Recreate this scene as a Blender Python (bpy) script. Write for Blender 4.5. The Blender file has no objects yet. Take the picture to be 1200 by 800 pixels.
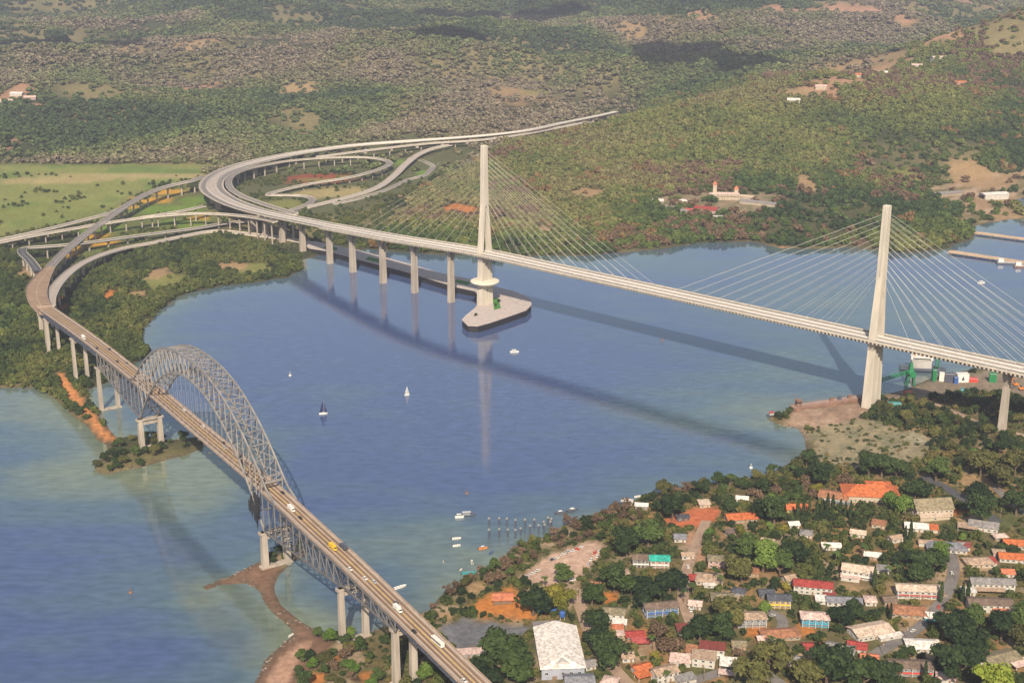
import bpy, bmesh, math, random
import numpy as np
from mathutils import Vector, Matrix

R = math.radians
rng = np.random.default_rng(7)
random.seed(7)
S = bpy.context.scene
COL = S.collection

# ------------------------------------------------------------------ camera, world, sun, exposure
CAM_H, FOC = 450.0, 1600.0
PITCH = math.atan(500 / 1600)
cam = bpy.data.objects.new('camera', bpy.data.cameras.new('camera'))
COL.objects.link(cam)
cam.location = (0, 0, CAM_H)
cam.rotation_euler = (math.pi / 2 - PITCH, 0, 0)
cam.data.sensor_width = 36
cam.data.lens = 48.0
cam.data.clip_start = 1
cam.data.clip_end = 60000
S.camera = cam

SUN_S = (0.03, 1.22)                      # how far a shadow runs (x, y) for each metre of height
SUN_EL = math.atan(1 / math.hypot(*SUN_S))
SUN_AZ = math.atan2(-SUN_S[0], -SUN_S[1])  # compass angle of the sun from +Y
world = bpy.data.worlds.new('World')
S.world = world
world.use_nodes = True
wn = world.node_tree
wn.nodes.clear()
wo = wn.nodes.new('ShaderNodeOutputWorld')
bg = wn.nodes.new('ShaderNodeBackground')
sky = wn.nodes.new('ShaderNodeTexSky')
sky.sky_type = 'NISHITA'
sky.sun_disc = False
sky.sun_elevation = SUN_EL
sky.sun_rotation = SUN_AZ
sky.air_density = 1.4
sky.dust_density = 2.0
bg.inputs['Strength'].default_value = 0.08
wn.links.new(sky.outputs[0], bg.inputs['Color'])
wn.links.new(bg.outputs[0], wo.inputs['Surface'])
sun = bpy.data.objects.new('sun', bpy.data.lights.new('sun', 'SUN'))
COL.objects.link(sun)
sun.data.energy = 5.0
sun.data.angle = R(0.5)
sun.data.color = (1.0, 0.87, 0.69)
sun.rotation_euler = Vector((SUN_S[0], SUN_S[1], -1)).to_track_quat('-Z', 'Y').to_euler()
sun.location = (0, 0, 3000)
S.view_settings.view_transform = 'Standard'
S.view_settings.look = 'None'
S.view_settings.gamma = 1
S.view_settings.use_curve_mapping = False
S.view_settings.exposure = 0.6
S.cycles.max_bounces = 5
S.cycles.diffuse_bounces = 2
S.cycles.glossy_bounces = 2
S.cycles.transmission_bounces = 2
S.cycles.volume_bounces = 0
S.cycles.use_denoising = True
S.cycles.caustics_reflective = False
S.cycles.caustics_refractive = False

# ------------------------------------------------------------------ surveying helpers
CP, SP = math.cos(PITCH), math.sin(PITCH)

def W(u, v, z=0.0):
    """point of the place at elevation z that the photograph shows at (u, v)"""
    x, y = (u - 600) / FOC, -(v - 400) / FOC
    dz = -SP + y * CP
    dy = CP + y * SP
    t = (z - CAM_H) / dz
    return Vector((x * t, dy * t, z))

def pix(x, y, z):
    dy, dz = y, z - CAM_H
    f = dy * CP - dz * SP
    up = dy * SP + dz * CP
    return 600 + FOC * x / f, 400 - FOC * up / f

def hash2(ix, iy, s):
    h = (ix.astype(np.int64) * 374761393 + iy.astype(np.int64) * 668265263 + s * 1442695041) & 0xffffffff
    h = ((h ^ (h >> 13)) * 1274126177) & 0xffffffff
    return ((h ^ (h >> 16)) & 0xffff) / 65535.0

def vnoise(x, y, s=0):
    ix, iy = np.floor(x), np.floor(y)
    fx, fy = x - ix, y - iy
    fx = fx * fx * (3 - 2 * fx); fy = fy * fy * (3 - 2 * fy)
    a = hash2(ix, iy, s); b = hash2(ix + 1, iy, s); c = hash2(ix, iy + 1, s); d = hash2(ix + 1, iy + 1, s)
    return (a + (b - a) * fx) * (1 - fy) + (c + (d - c) * fx) * fy

def fbm(x, y, s=0, o=4):
    t = 0; a = 0.5
    for k in range(o):
        t = t + a * vnoise(x * 2 ** k, y * 2 ** k, s + k)
        a *= 0.5
    return t / (1 - 0.5 ** o)

def wpoly(p):
    return np.array([W(u, v)[:2] for u, v in p])

def inside(poly, x, y):
    r = np.zeros(x.shape, bool)
    n = len(poly)
    for i in range(n):
        x1, y1 = poly[i]; x2, y2 = poly[(i + 1) % n]
        if y1 == y2: continue
        c = ((y1 > y) != (y2 > y)) & (x < (x2 - x1) * (y - y1) / (y2 - y1) + x1)
        r ^= c
    return r

def dist_line(pts, x, y, closed=False):
    d = np.full(x.shape, 1e9)
    n = len(pts)
    for i in range(n if closed else n - 1):
        x1, y1 = pts[i][:2]; x2, y2 = pts[(i + 1) % n][:2]
        vx, vy = x2 - x1, y2 - y1
        L = vx * vx + vy * vy + 1e-9
        t = np.clip(((x - x1) * vx + (y - y1) * vy) / L, 0, 1)
        d = np.minimum(d, np.hypot(x - x1 - t * vx, y - y1 - t * vy))
    return d

def sd(poly, x, y):
    d = dist_line(poly, x, y, True)
    return np.where(inside(poly, x, y), d, -d)

def sstep(a, b, x):
    t = np.clip((x - a) / (b - a), 0, 1)
    return t * t * (3 - 2 * t)

# ------------------------------------------------------------------ the land
SHORE_FAR = wpoly([(-900, 470), (0, 454), (40, 455), (62, 466), (81, 481), (96, 497), (118, 517), (132, 523), (139, 515),
    (122, 495), (106, 475), (100, 458), (112, 452), (128, 447), (150, 432), (168, 420), (178, 410), (164, 398), (171, 382),
    (187, 366), (205, 349), (232, 341), (262, 335), (300, 331), (335, 325), (356, 316), (352, 304), (385, 296), (430, 292),
    (500, 298), (600, 301), (700, 299), (770, 292), (830, 284), (880, 283), (915, 291), (960, 292), (1000, 290), (1060, 297),
    (1112, 292), (1116, 287), (1140, 281), (1145, 272), (1140, 265), (1180, 258), (1230, 254), (1180, 240), (1190, 233),
    (1230, 228), (1500, 225), (2000, 222), (2600, -70), (-2000, -70)])
SHORE_ISLE = wpoly([(109, 552), (116, 540), (134, 515), (156, 509), (200, 515), (240, 511), (246, 522), (219, 533),
    (184, 542), (150, 550), (125, 556)])
SHORE_TOWN = wpoly([(290, 830), (296, 800), (310, 775), (328, 757), (345, 744), (340, 735), (322, 720), (308, 705),
    (303, 692), (288, 683), (262, 685), (238, 691), (240, 685), (265, 677), (290, 665), (320, 650), (350, 637), (362, 646),
    (340, 660), (326, 675), (323, 690), (328, 706), (347, 723), (369, 738), (388, 747), (425, 747), (445, 735), (475, 723),
    (505, 714), (515, 700), (525, 690), (540, 683), (562, 668), (585, 655), (602, 640), (622, 632), (642, 628), (665, 612),
    (700, 600), (735, 590), (760, 580), (790, 572), (850, 563), (880, 560), (905, 553), (930, 540), (943, 528), (945, 515),
    (935, 502), (918, 499), (902, 492), (906, 484), (930, 480), (1000, 470), (1030, 464), (1060, 456), (1090, 444),
    (1130, 434), (1200, 426), (1400, 410), (1900, 400), (1900, 1100), (250, 1100)])
RIDGE = []
for u, v, Y in [(770, 137, 2950), (880, 113, 2950), (1000, 94, 3000), (1140, 70, 3250), (1250, 36, 3400), (1420, 10, 3600), (1700, 0, 3800)]:
    y = -(v - 400) / FOC
    t = Y / (CP + y * SP)
    RIDGE.append(((u - 600) / FOC * t, Y, CAM_H + t * (-SP + y * CP) - 12))

def ridge_h(x, y):
    best = np.zeros(x.shape)
    for i in range(len(RIDGE) - 1):
        x1, y1, z1 = RIDGE[i]; x2, y2, z2 = RIDGE[i + 1]
        vx, vy = x2 - x1, y2 - y1
        L = vx * vx + vy * vy
        t = np.clip(((x - x1) * vx + (y - y1) * vy) / L, 0, 1)
        d = np.hypot(x - x1 - t * vx, y - y1 - t * vy)
        s = np.where(y < y1 + t * vy, 430.0, 300.0)
        best = np.maximum(best, (z1 + t * (z2 - z1)) * np.exp(-(d / s) ** 2))
    return best

VILLAGE = wpoly([(760, 236), (815, 231), (900, 229), (915, 236), (900, 246), (880, 256), (830, 252), (775, 247)])
YARD_E = wpoly([(1080, 224), (1130, 214), (1200, 203), (1300, 200), (1300, 236), (1180, 242), (1200, 258), (1150, 268), (1115, 262), (1130, 250), (1100, 238)])
CORRIDOR = [W(u, v, 25) for u, v in [(270, 199), (300, 189), (340, 181), (380, 175), (425, 169), (500, 164), (567, 159), (617, 153), (660, 144), (700, 136), (724, 131)]]

def land_h(x, y):
    x = np.asarray(x, float); y = np.asarray(y, float)
    wob = (fbm(x / 22, y / 22, 11, 3) - 0.5) * 9
    dA = sd(SHORE_FAR, x, y) + wob * np.clip(y / 1600, .3, 1)
    dB = sd(SHORE_ISLE, x, y) + wob * .4
    dC = sd(SHORE_TOWN, x, y) + wob * .45
    d = np.maximum(np.maximum(dA, dB), dC)
    h = np.clip(d * 0.22, -5, 1.6)
    h = h + np.where(dC > 8, 9 * sstep(8, 170, dC) + 2.5 * (fbm(x / 70, y / 70, 5, 3) - .4) * sstep(10, 60, dC), 0)
    inl = sstep(15, 90, dA)
    h = h + inl * (1.0 + 3 * fbm(x / 120, y / 120, 3, 3))
    far = sstep(2700, 6800, y) * 150 + sstep(6500, 10500, y) * 330
    rough = sstep(2500, 3600, y)
    left = sstep(150, -250, x) * sstep(2480, 2900, y)
    rg = 1 - np.abs(2 * fbm(x / 1500 + 3.3, y / 800, 21, 4) - 1)
    far = far + rough * (170 * (rg - .72) + 90 * (fbm(x / 420, y / 380, 25, 3) - .45)) + left * 35 * fbm(x / 500, y / 420, 9, 3)
    h = h + inl * np.maximum(far, 0)
    h = h + inl * ridge_h(x, y) * (0.82 + .36 * fbm(x / 330, y / 330, 31, 3))
    k = (y > 1900) & (y < 3700)
    if k.any():
        xx, yy = x[k], y[k]
        cap = np.minimum(11 + .3 * np.maximum(dist_line(CORRIDOR, xx, yy) - 45, 0), 3.5 + .3 * np.maximum(-sd(YARD_E, xx, yy), 0))
        cap = np.minimum(cap, 6 + .3 * np.maximum(-sd(VILLAGE, xx, yy), 0))
        h[k] = np.minimum(h[k], cap)
    return h

def H1(x, y):
    return float(land_h(np.array([x]), np.array([y]))[0])

def G(u, v, h=0.0):
    """ground point (x, y, ground z) whose point h metres up shows at (u, v)"""
    z = h + 3
    for _ in range(8):
        p = W(u, v, z)
        g = max(H1(p.x, p.y), 0)
        z = .4 * z + .6 * (g + h)
    return Vector((p.x, p.y, g))

# ------------------------------------------------------------------ object helpers
def tag(o, label=None, cat=None, group=None, kind=None):
    if label: o['label'] = label
    if cat: o['category'] = cat
    if group: o['group'] = group
    if kind: o['kind'] = kind
    return o

def thing(name, label, cat, loc=(0, 0, 0), rz=0.0, group=None):
    o = bpy.data.objects.new(name, None)
    COL.objects.link(o)
    o.location = loc
    o.rotation_euler = (0, 0, rz)
    o.empty_display_size = 1
    return tag(o, label, cat, group)

class MB:
    def __init__(s):
        s.v = []; s.f = []; s.m = []
    def add(s, vs, fs, m=0):
        n = len(s.v)
        s.v += [tuple(q) for q in vs]
        s.f += [tuple(i + n for i in f) for f in fs]
        s.m += [m] * len(fs)
        return s
    def box(s, x0, x1, y0, y1, z0, z1, m=0):
        return s.add([(x0, y0, z0), (x1, y0, z0), (x1, y1, z0), (x0, y1, z0), (x0, y0, z1), (x1, y0, z1), (x1, y1, z1), (x0, y1, z1)],
                     [(3, 2, 1, 0), (4, 5, 6, 7), (0, 1, 5, 4), (1, 2, 6, 5), (2, 3, 7, 6), (3, 0, 4, 7)], m)
    def hexa(s, b, t, m=0):
        return s.add(list(b) + list(t), [(3, 2, 1, 0), (4, 5, 6, 7), (0, 1, 5, 4), (1, 2, 6, 5), (2, 3, 7, 6), (3, 0, 4, 7)], m)
    def beam(s, p, q, w, h=None, m=0, up=(0, 0, 1)):
        h = h or w
        p = Vector(p); q = Vector(q)
        d = (q - p)
        if d.length < 1e-6: return s
        d.normalize()
        u = Vector(up)
        if abs(d.dot(u)) > .98: u = Vector((1, 0.2, 0))
        a = d.cross(u).normalized() * (w / 2)
        b = a.cross(d).normalized() * (h / 2)
        return s.hexa([p - a - b, p + a - b, p + a + b, p - a + b], [q - a - b, q + a - b, q + a + b, q - a + b], m)
    def tube(s, pts, r, n=8, m=0, cap=True):
        base = len(s.v)
        pts = [Vector(q) for q in pts]
        rs = r if isinstance(r, (list, tuple)) else [r] * len(pts)
        for i, p in enumerate(pts):
            d = (pts[min(i + 1, len(pts) - 1)] - pts[max(i - 1, 0)]).normalized()
            u = Vector((0, 0, 1)) if abs(d.z) < .9 else Vector((1, 0, 0))
            a = d.cross(u).normalized(); b = a.cross(d).normalized()
            for k in range(n):
                an = 2 * math.pi * k / n
                s.v.append(tuple(p + (a * math.cos(an) + b * math.sin(an)) * rs[i]))
        for i in range(len(pts) - 1):
            for k in range(n):
                k2 = (k + 1) % n
                s.f.append((base + i * n + k, base + i * n + k2, base + (i + 1) * n + k2, base + (i + 1) * n + k)); s.m.append(m)
        if cap:
            s.f.append(tuple(base + k for k in range(n))[::-1]); s.m.append(m)
            e = base + (len(pts) - 1) * n
            s.f.append(tuple(e + k for k in range(n))); s.m.append(m)
        return s
    def lathe(s, prof, n=16, c=(0, 0), m=0):
        base = len(s.v)
        for r, z in prof:
            for k in range(n):
                a = 2 * math.pi * k / n
                s.v.append((c[0] + r * math.cos(a), c[1] + r * math.sin(a), z))
        for i in range(len(prof) - 1):
            for k in range(n):
                k2 = (k + 1) % n
                s.f.append((base + i * n + k, base + i * n + k2, base + (i + 1) * n + k2, base + (i + 1) * n + k)); s.m.append(m)
        s.f.append(tuple(base + k for k in range(n))[::-1]); s.m.append(m)
        e = base + (len(prof) - 1) * n
        s.f.append(tuple(e + k for k in range(n))); s.m.append(m)
        return s
    def prism(s, poly, z0, z1, m=0):
        n = len(poly)
        a = sum(poly[i][0] * poly[(i + 1) % n][1] - poly[(i + 1) % n][0] * poly[i][1] for i in range(n))
        if a < 0: poly = list(poly)[::-1]
        vs = [(p[0], p[1], z0) for p in poly] + [(p[0], p[1], z1) for p in poly]
        fs = [tuple(range(n))[::-1], tuple(range(n, 2 * n))] + [(i, (i + 1) % n, n + (i + 1) % n, n + i) for i in range(n)]
        return s.add(vs, fs, m)
    def build(s, name, mats, parent=None, world=False, smooth=False):
        me = bpy.data.meshes.new(name)
        v = s.v
        if world and parent is not None:
            o_ = parent
            inv = Matrix.Identity(4)
            chain = []
            while o_ is not None:
                chain.append(o_); o_ = o_.parent
            mw = Matrix.Identity(4)
            for q in reversed(chain):
                mw = mw @ Matrix.Translation(q.location) @ q.rotation_euler.to_matrix().to_4x4()
            inv = mw.inverted()
            v = [tuple(inv @ Vector(p)) for p in v]
        me.from_pydata(v, [], s.f)
        if not isinstance(mats, (list, tuple)): mats = [mats]
        for q in mats: me.materials.append(q)
        if len(mats) > 1: me.polygons.foreach_set('material_index', s.m)
        if smooth: me.polygons.foreach_set('use_smooth', [True] * len(me.polygons))
        me.update()
        o = bpy.data.objects.new(name, me)
        COL.objects.link(o)
        if parent is not None: o.parent = parent
        return o

def copy_tree(o, parent=None):
    c = o.copy()
    COL.objects.link(c)
    if parent is not None:
        c.parent = parent
    for ch in o.children:
        copy_tree(ch, c)
    return c

# ------------------------------------------------------------------ materials
MATS = {}

def mat(name, col, rough=.8, var=.18, scale=.3, metal=0.0, col2=None, spec=.3, bump=0.0, stretch=None, detail=5):
    """a plain surface with an uneven, weathered colour"""
    if name in MATS: return MATS[name]
    m = bpy.data.materials.new(name)
    m.use_nodes = True
    nt = m.node_tree
    b = nt.nodes['Principled BSDF']
    b.inputs['Roughness'].default_value = rough
    b.inputs['Metallic'].default_value = metal
    b.inputs['Specular IOR Level'].default_value = spec
    tc = nt.nodes.new('ShaderNodeTexCoord')
    no = nt.nodes.new('ShaderNodeTexNoise')
    no.inputs['Scale'].default_value = scale
    no.inputs['Detail'].default_value = detail
    no.inputs['Roughness'].default_value = .65
    src = tc.outputs['Object']
    if stretch:
        mp = nt.nodes.new('ShaderNodeMapping')
        mp.inputs['Scale'].default_value = stretch
        nt.links.new(src, mp.inputs[0]); src = mp.outputs[0]
    nt.links.new(src, no.inputs['Vector'])
    rp = nt.nodes.new('ShaderNodeValToRGB')
    c2 = col2 or tuple(min(c * (1 + var), 1) for c in col)
    c1 = tuple(c * (1 - var) for c in col)
    rp.color_ramp.elements[0].position = .3
    rp.color_ramp.elements[1].position = .7
    rp.color_ramp.elements[0].color = (*c1, 1)
    rp.color_ramp.elements[1].color = (*c2, 1)
    nt.links.new(no.outputs['Fac'], rp.inputs[0])
    nt.links.new(rp.outputs[0], b.inputs['Base Color'])
    if bump:
        bp = nt.nodes.new('ShaderNodeBump')
        bp.inputs['Strength'].default_value = bump
        bp.inputs['Distance'].default_value = .1
        nt.links.new(no.outputs['Fac'], bp.inputs['Height'])
        nt.links.new(bp.outputs[0], b.inputs['Normal'])
    MATS[name] = m
    return m

def roof_mat(name, col, scale=1.6):
    """roofing with courses and patches of rust or dirt"""
    if name in MATS: return MATS[name]
    m = mat(name, col, .75, .16, .22)
    nt = m.node_tree
    b = nt.nodes['Principled BSDF']
    rp = [n for n in nt.nodes if n.type == 'VALTORGB'][0]
    tc = [n for n in nt.nodes if n.type == 'TEX_COORD'][0]
    wv = nt.nodes.new('ShaderNodeTexWave')
    wv.bands_direction = 'X'
    wv.inputs['Scale'].default_value = scale
    wv.inputs['Distortion'].default_value = .6
    nt.links.new(tc.outputs['Object'], wv.inputs[0])
    n2 = nt.nodes.new('ShaderNodeTexNoise')
    n2.inputs['Scale'].default_value = .55; n2.inputs['Detail'].default_value = 6
    nt.links.new(tc.outputs['Object'], n2.inputs['Vector'])
    mr = nt.nodes.new('ShaderNodeMapRange')
    mr.inputs[1].default_value = 0; mr.inputs[2].default_value = 1
    mr.inputs[3].default_value = .82; mr.inputs[4].default_value = 1.08
    nt.links.new(wv.outputs['Fac'], mr.inputs[0])
    mr2 = nt.nodes.new('ShaderNodeMapRange')
    mr2.inputs[1].default_value = .35; mr2.inputs[2].default_value = .6
    mr2.inputs[3].default_value = .58; mr2.inputs[4].default_value = 1.05
    nt.links.new(n2.outputs['Fac'], mr2.inputs[0])
    mu = nt.nodes.new('ShaderNodeMath'); mu.operation = 'MULTIPLY'
    nt.links.new(mr.outputs[0], mu.inputs[0]); nt.links.new(mr2.outputs[0], mu.inputs[1])
    mx = nt.nodes.new('ShaderNodeVectorMath'); mx.operation = 'SCALE'
    nt.links.new(rp.outputs[0], mx.inputs[0]); nt.links.new(mu.outputs[0], mx.inputs[3])
    nt.links.new(mx.outputs[0], b.inputs['Base Color'])
    return m

def leaf_mat(name, c1, c2, per='random'):
    """foliage: tone changes from plant to plant and from clump to clump"""
    m = bpy.data.materials.new(name)
    m.use_nodes = True
    nt = m.node_tree
    b = nt.nodes['Principled BSDF']
    b.inputs['Roughness'].default_value = .75
    b.inputs['Specular IOR Level'].default_value = .18
    tc = nt.nodes.new('ShaderNodeTexCoord')
    no = nt.nodes.new('ShaderNodeTexNoise')
    no.inputs['Scale'].default_value = .5 if per == 'random' else 2.0
    no.inputs['Detail'].default_value = 4
    nt.links.new(tc.outputs['Object'], no.inputs['Vector'])
    oi = nt.nodes.new('ShaderNodeObjectInfo')
    if per == 'random':
        ad = nt.nodes.new('ShaderNodeMath'); ad.operation = 'MULTIPLY_ADD'
        ad.inputs[1].default_value = .5; ad.inputs[2].default_value = -.25
        nt.links.new(oi.outputs['Random'], ad.inputs[0])
        a2 = nt.nodes.new('ShaderNodeMath'); a2.operation = 'ADD'
        nt.links.new(no.outputs['Fac'], a2.inputs[0]); nt.links.new(ad.outputs[0], a2.inputs[1])
        rp = nt.nodes.new('ShaderNodeValToRGB')
        rp.color_ramp.elements[0].position = .25; rp.color_ramp.elements[1].position = .75
        rp.color_ramp.elements[0].color = (*c1, 1); rp.color_ramp.elements[1].color = (*c2, 1)
        nt.links.new(a2.outputs[0], rp.inputs[0])
        nt.links.new(rp.outputs[0], b.inputs['Base Color'])
    else:
        at = nt.nodes.new('ShaderNodeAttribute')
        at.attribute_type = 'INSTANCER'
        at.attribute_name = 'tint'
        mr = nt.nodes.new('ShaderNodeMapRange')
        mr.inputs[1].default_value = .3; mr.inputs[2].default_value = .7
        mr.inputs[3].default_value = .7; mr.inputs[4].default_value = 1.3
        nt.links.new(no.outputs['Fac'], mr.inputs[0])
        mx = nt.nodes.new('ShaderNodeVectorMath'); mx.operation = 'SCALE'
        nt.links.new(at.outputs['Color'], mx.inputs[0]); nt.links.new(mr.outputs[0], mx.inputs[3])
        nt.links.new(mx.outputs[0], b.inputs['Base Color'])
    return m

M = dict(
    concrete=mat('pale_concrete', (.47, .42, .35), .85, .2, .16, stretch=(1, 1, .16)),
    concrete_grey=mat('grey_concrete', (.36, .34, .32), .9, .18, .08, stretch=(1, 1, .3)),
    pier=mat('bridge_pier_concrete', (.33, .285, .24), .9, .3, .22, stretch=(1, 1, .14)),
    deck_pale=mat('pale_road_surface', (.33, .28, .245), .9, .1, .12),
    deck_side=mat('ribbed_deck_edge', (.36, .31, .275), .85, .12, .1),
    asphalt=mat('light_asphalt', (.17, .15, .14), .92, .15, .1),
    asphalt_dark=mat('dark_asphalt', (.07, .07, .075), .92, .2, .15),
    tan_road=mat('dusty_tan_road', (.26, .175, .115), .92, .22, .07, stretch=(1, 1, 1)),
    kerb=mat('dusty_kerb', (.34, .25, .19), .9, .2, .2),
    line=mat('road_paint', (.7, .66, .55), .8, .2, .5),
    line_y=mat('yellow_road_paint', (.55, .4, .1), .8, .2, .5),
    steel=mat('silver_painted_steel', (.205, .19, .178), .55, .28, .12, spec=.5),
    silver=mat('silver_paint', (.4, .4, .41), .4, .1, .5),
    steel_truss=mat('shaded_truss_steel', (.125, .118, .118), .6, .28, .12, spec=.5),  # silver steel darkened to hold the shade under the deck
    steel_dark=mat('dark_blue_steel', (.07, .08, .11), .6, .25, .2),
    cable=mat('pale_cable_sheath', (.54, .51, .45), .5, .05, .5),
    rail=mat('grey_rail', (.4, .38, .36), .6, .1, .5),
    soil=mat('ochre_soil', (.36, .19, .085), .95, .25, .08),
    rust=mat('rusty_steel', (.19, .11, .08), .85, .35, .3),
    black=mat('black_hull', (.015, .015, .018), .6, .3, .3),
    white=mat('white_paint', (.6, .58, .54), .55, .06, .4),
    green=mat('green_crane_paint', (.02, .17, .065), .5, .2, .3),
    teal=mat('teal_paint', (.03, .25, .26), .6, .15, .3),
    red=mat('red_paint', (.5, .05, .035), .55, .15, .4),
    blue=mat('blue_paint', (.04, .1, .3), .5, .15, .4),
    yellow=mat('yellow_paint', (.62, .38, .03), .5, .1, .4),
    orange=mat('orange_paint', (.6, .2, .04), .55, .15, .4),
    glass=mat('dark_glass', (.02, .025, .03), .15, .2, .5, spec=.6),
    rubber=mat('rubber', (.02, .02, .02), .9, .1, 1),
    wood=mat('weathered_timber', (.2, .13, .09), .9, .3, .5),
    bark=mat('tree_bark', (.12, .085, .06), .95, .3, .8),
    smear_black=mat('black_smear', (.02, .022, .026), .95, .3, .4),
    skin=mat('clothed_figure', (.05, .05, .07), .9, .3, 2),
)
HAZE = 6e-5
# ------------------------------------------------------------------ land sheet with its ground cover
GRASS_PLAIN = wpoly([(-900, 196), (0, 195), (120, 196), (252, 195), (236, 210), (165, 230), (130, 250), (60, 268), (0, 280), (-900, 330)])
FIELD_IN = wpoly([(60, 300), (130, 262), (215, 215), (235, 240), (262, 262), (250, 280), (150, 290), (100, 305)])
CLOVER = wpoly([(225, 228), (300, 190), (500, 165), (585, 178), (515, 207), (430, 250), (350, 262), (240, 245)])
SAND_FLAT = wpoly([(945, 512), (980, 490), (1030, 500), (1090, 520), (1085, 548), (1040, 556), (1000, 556), (960, 545)])
SAND_SPIT = wpoly([(280, 840), (296, 795), (330, 750), (345, 742), (318, 716), (295, 690), (235, 695), (235, 680), (290, 664),
    (322, 648), (330, 668), (323, 690), (352, 722), (388, 744), (388, 770), (350, 800), (340, 840)])
SAND_PALE = wpoly([(305, 840), (310, 800), (330, 770), (358, 752), (368, 756), (350, 775), (338, 805), (336, 840)])
QUAY = wpoly([(925, 482), (1000, 472), (1030, 468), (1020, 490), (985, 500), (950, 505), (925, 500)])
PORT = wpoly([(1035, 464), (1095, 446), (1200, 428), (1300, 424), (1300, 500), (1210, 478), (1170, 466), (1120, 464), (1085, 470), (1040, 472)])
PARKING = wpoly([(606, 682), (640, 655), (693, 636), (712, 646), (690, 672), (668, 690), (640, 692)])
CLAY_YARD = wpoly([(562, 704), (600, 692), (622, 715), (628, 732), (590, 732), (560, 722), (545, 718)])
GREY_YARD = wpoly([(515, 735), (545, 728), (620, 742), (618, 752), (540, 770), (520, 760)])
CLAY_COURT = wpoly([(775, 612), (820, 598), (845, 600), (838, 618), (800, 628), (780, 620)])
STRIP = wpoly([(66, 436), (80, 446), (105, 480), (134, 514), (130, 521), (118, 512), (90, 478), (68, 452)])
# bare or grassy clearings in the woods: pixel centre, radii in pixels, colour
PATCHES = [(605, 113, 42, 11, 'ochre'), (625, 106, 22, 4, 'field'), (235, 108, 28, 5, 'pink'), (230, 53, 34, 3, 'ochre'),
    (150, 60, 12, 2, 'ochre'), (345, 110, 22, 5, 'ochre'), (818, 17, 22, 7, 'pink'), (930, 13, 46, 2.4, 'pink'), (1000, 15, 46, 2.6, 'pink'),
    (1040, 20, 14, 6, 'pink'), (1150, 1, 18, 2, 'pink'), (1195, 44, 14, 8, 'field'), (960, 102, 24, 5, 'pink'), (1000, 96, 26, 5, 'pink'),
    (1040, 86, 34, 6, 'pink'), (1095, 73, 34, 7, 'pink'), (1125, 66, 16, 5, 'pink'), (930, 108, 26, 3, 'ochre'), (1010, 79, 10, 6, 'ochre'),
    (10, 170, 10, 6, 'pink'), (45, 125, 16, 4, 'pink'), (15, 115, 20, 6, 'pink'), (740, 28, 16, 3, 'ochre'), (780, 27, 16, 4, 'ochre'),
    (540, 245, 22, 7, 'clay'), (600, 260, 22, 8, 'field'), (470, 230, 8, 2, 'ochre'), (1150, 210, 40, 10, 'ochre'), (945, 215, 12, 8, 'ochre'),
    (1064, 205, 14, 6, 'field'), (690, 226, 24, 6, 'ochre'), (640, 270, 14, 5, 'ochre'), (905, 293, 22, 5, 'pink'), (30, 320, 12, 7, 'ochre'),
    (65, 355, 9, 7, 'clay'), (75, 360, 6, 8, 'clay'), (190, 328, 30, 10, 'field'), (160, 345, 12, 5, 'ochre'), (130, 345, 9, 8, 'clay'), (300, 315, 26, 8, 'field'), (270, 312, 20, 6, 'ochre'), (185, 320, 14, 8, 'ochre'),
    (376, 209, 42, 5.5, 'redbed'), (368, 210.5, 20, 2, 'field'), (402, 207, 9, 2, 'field'), (392, 226, 46, 6, 'straw'), (330, 240, 24, 6, 'field'), (115, 275, 14, 5, 'amber'), (85, 296, 10, 6, 'amber'),
    (175, 235, 26, 3.5, 'amber'), (155, 243, 16, 3, 'amber'), (232, 258, 14, 5, 'amber'), (200, 225, 22, 3, 'amber'), (120, 285, 16, 4, 'amber'),
    (195, 245, 44, 5, 'lawn'), (120, 268, 26, 6, 'lawn'), (215, 262, 30, 4, 'lawn'), (230, 235, 18, 5, 'lawn'), (150, 207, 110, 4, 'straw'), (60, 212, 60, 4, 'straw'), (60, 250, 80, 12, 'lawn2'),
    (470, 190, 8, 3, 'lawn'), (495, 203, 9, 3.5, 'lawn'), (372, 795, 18, 6, 'clay'), (388, 772, 10, 4, 'clay'),
    (432, 792, 14, 7, 'clay'), (468, 796, 12, 8, 'ochre'), (520, 722, 14, 5, 'ochre'), (560, 690, 14, 8, 'ochre'),
    (715, 700, 12, 8, 'clay'), (745, 745, 14, 6, 'clay'), (1055, 690, 24, 7, 'ochre'), (1000, 690, 24, 5, 'ochre'), (1060, 725, 26, 6, 'ochre'), (1140, 685, 14, 10, 'ochre'),
    (1140, 565, 20, 8, 'ochre'), (1090, 605, 14, 5, 'straw'), (1120, 600, 22, 7, 'clay'), (815, 640, 8, 26, 'pink'), (945, 735, 10, 12, 'clay'), (890, 740, 16, 8, 'clay')]
PCOL = dict(ochre=(.29, .19, .10), pink=(.36, .2, .125), field=(.17, .17, .05), clay=(.4, .145, .04), straw=(.3, .24, .11),
            amber=(.45, .24, .03), lawn=(.12, .19, .03), lawn2=(.15, .17, .045), redbed=(.22, .05, .025))

nr, nc = 400, 420
ys = 420 * (24000 / 420) ** (np.linspace(0, 1, nr))
tx = np.linspace(-.95, .95, nc)
# denser columns towards the middle of the valley
tx = np.sign(tx) * (np.abs(tx) * .45 + .55 * np.abs(tx) ** 2.2 / .95 ** 1.2)
YY = np.repeat(ys[:, None], nc, 1)
XX = tx[None, :] * YY
HH = land_h(XX.ravel(), YY.ravel()).reshape(nr, nc)

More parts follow.
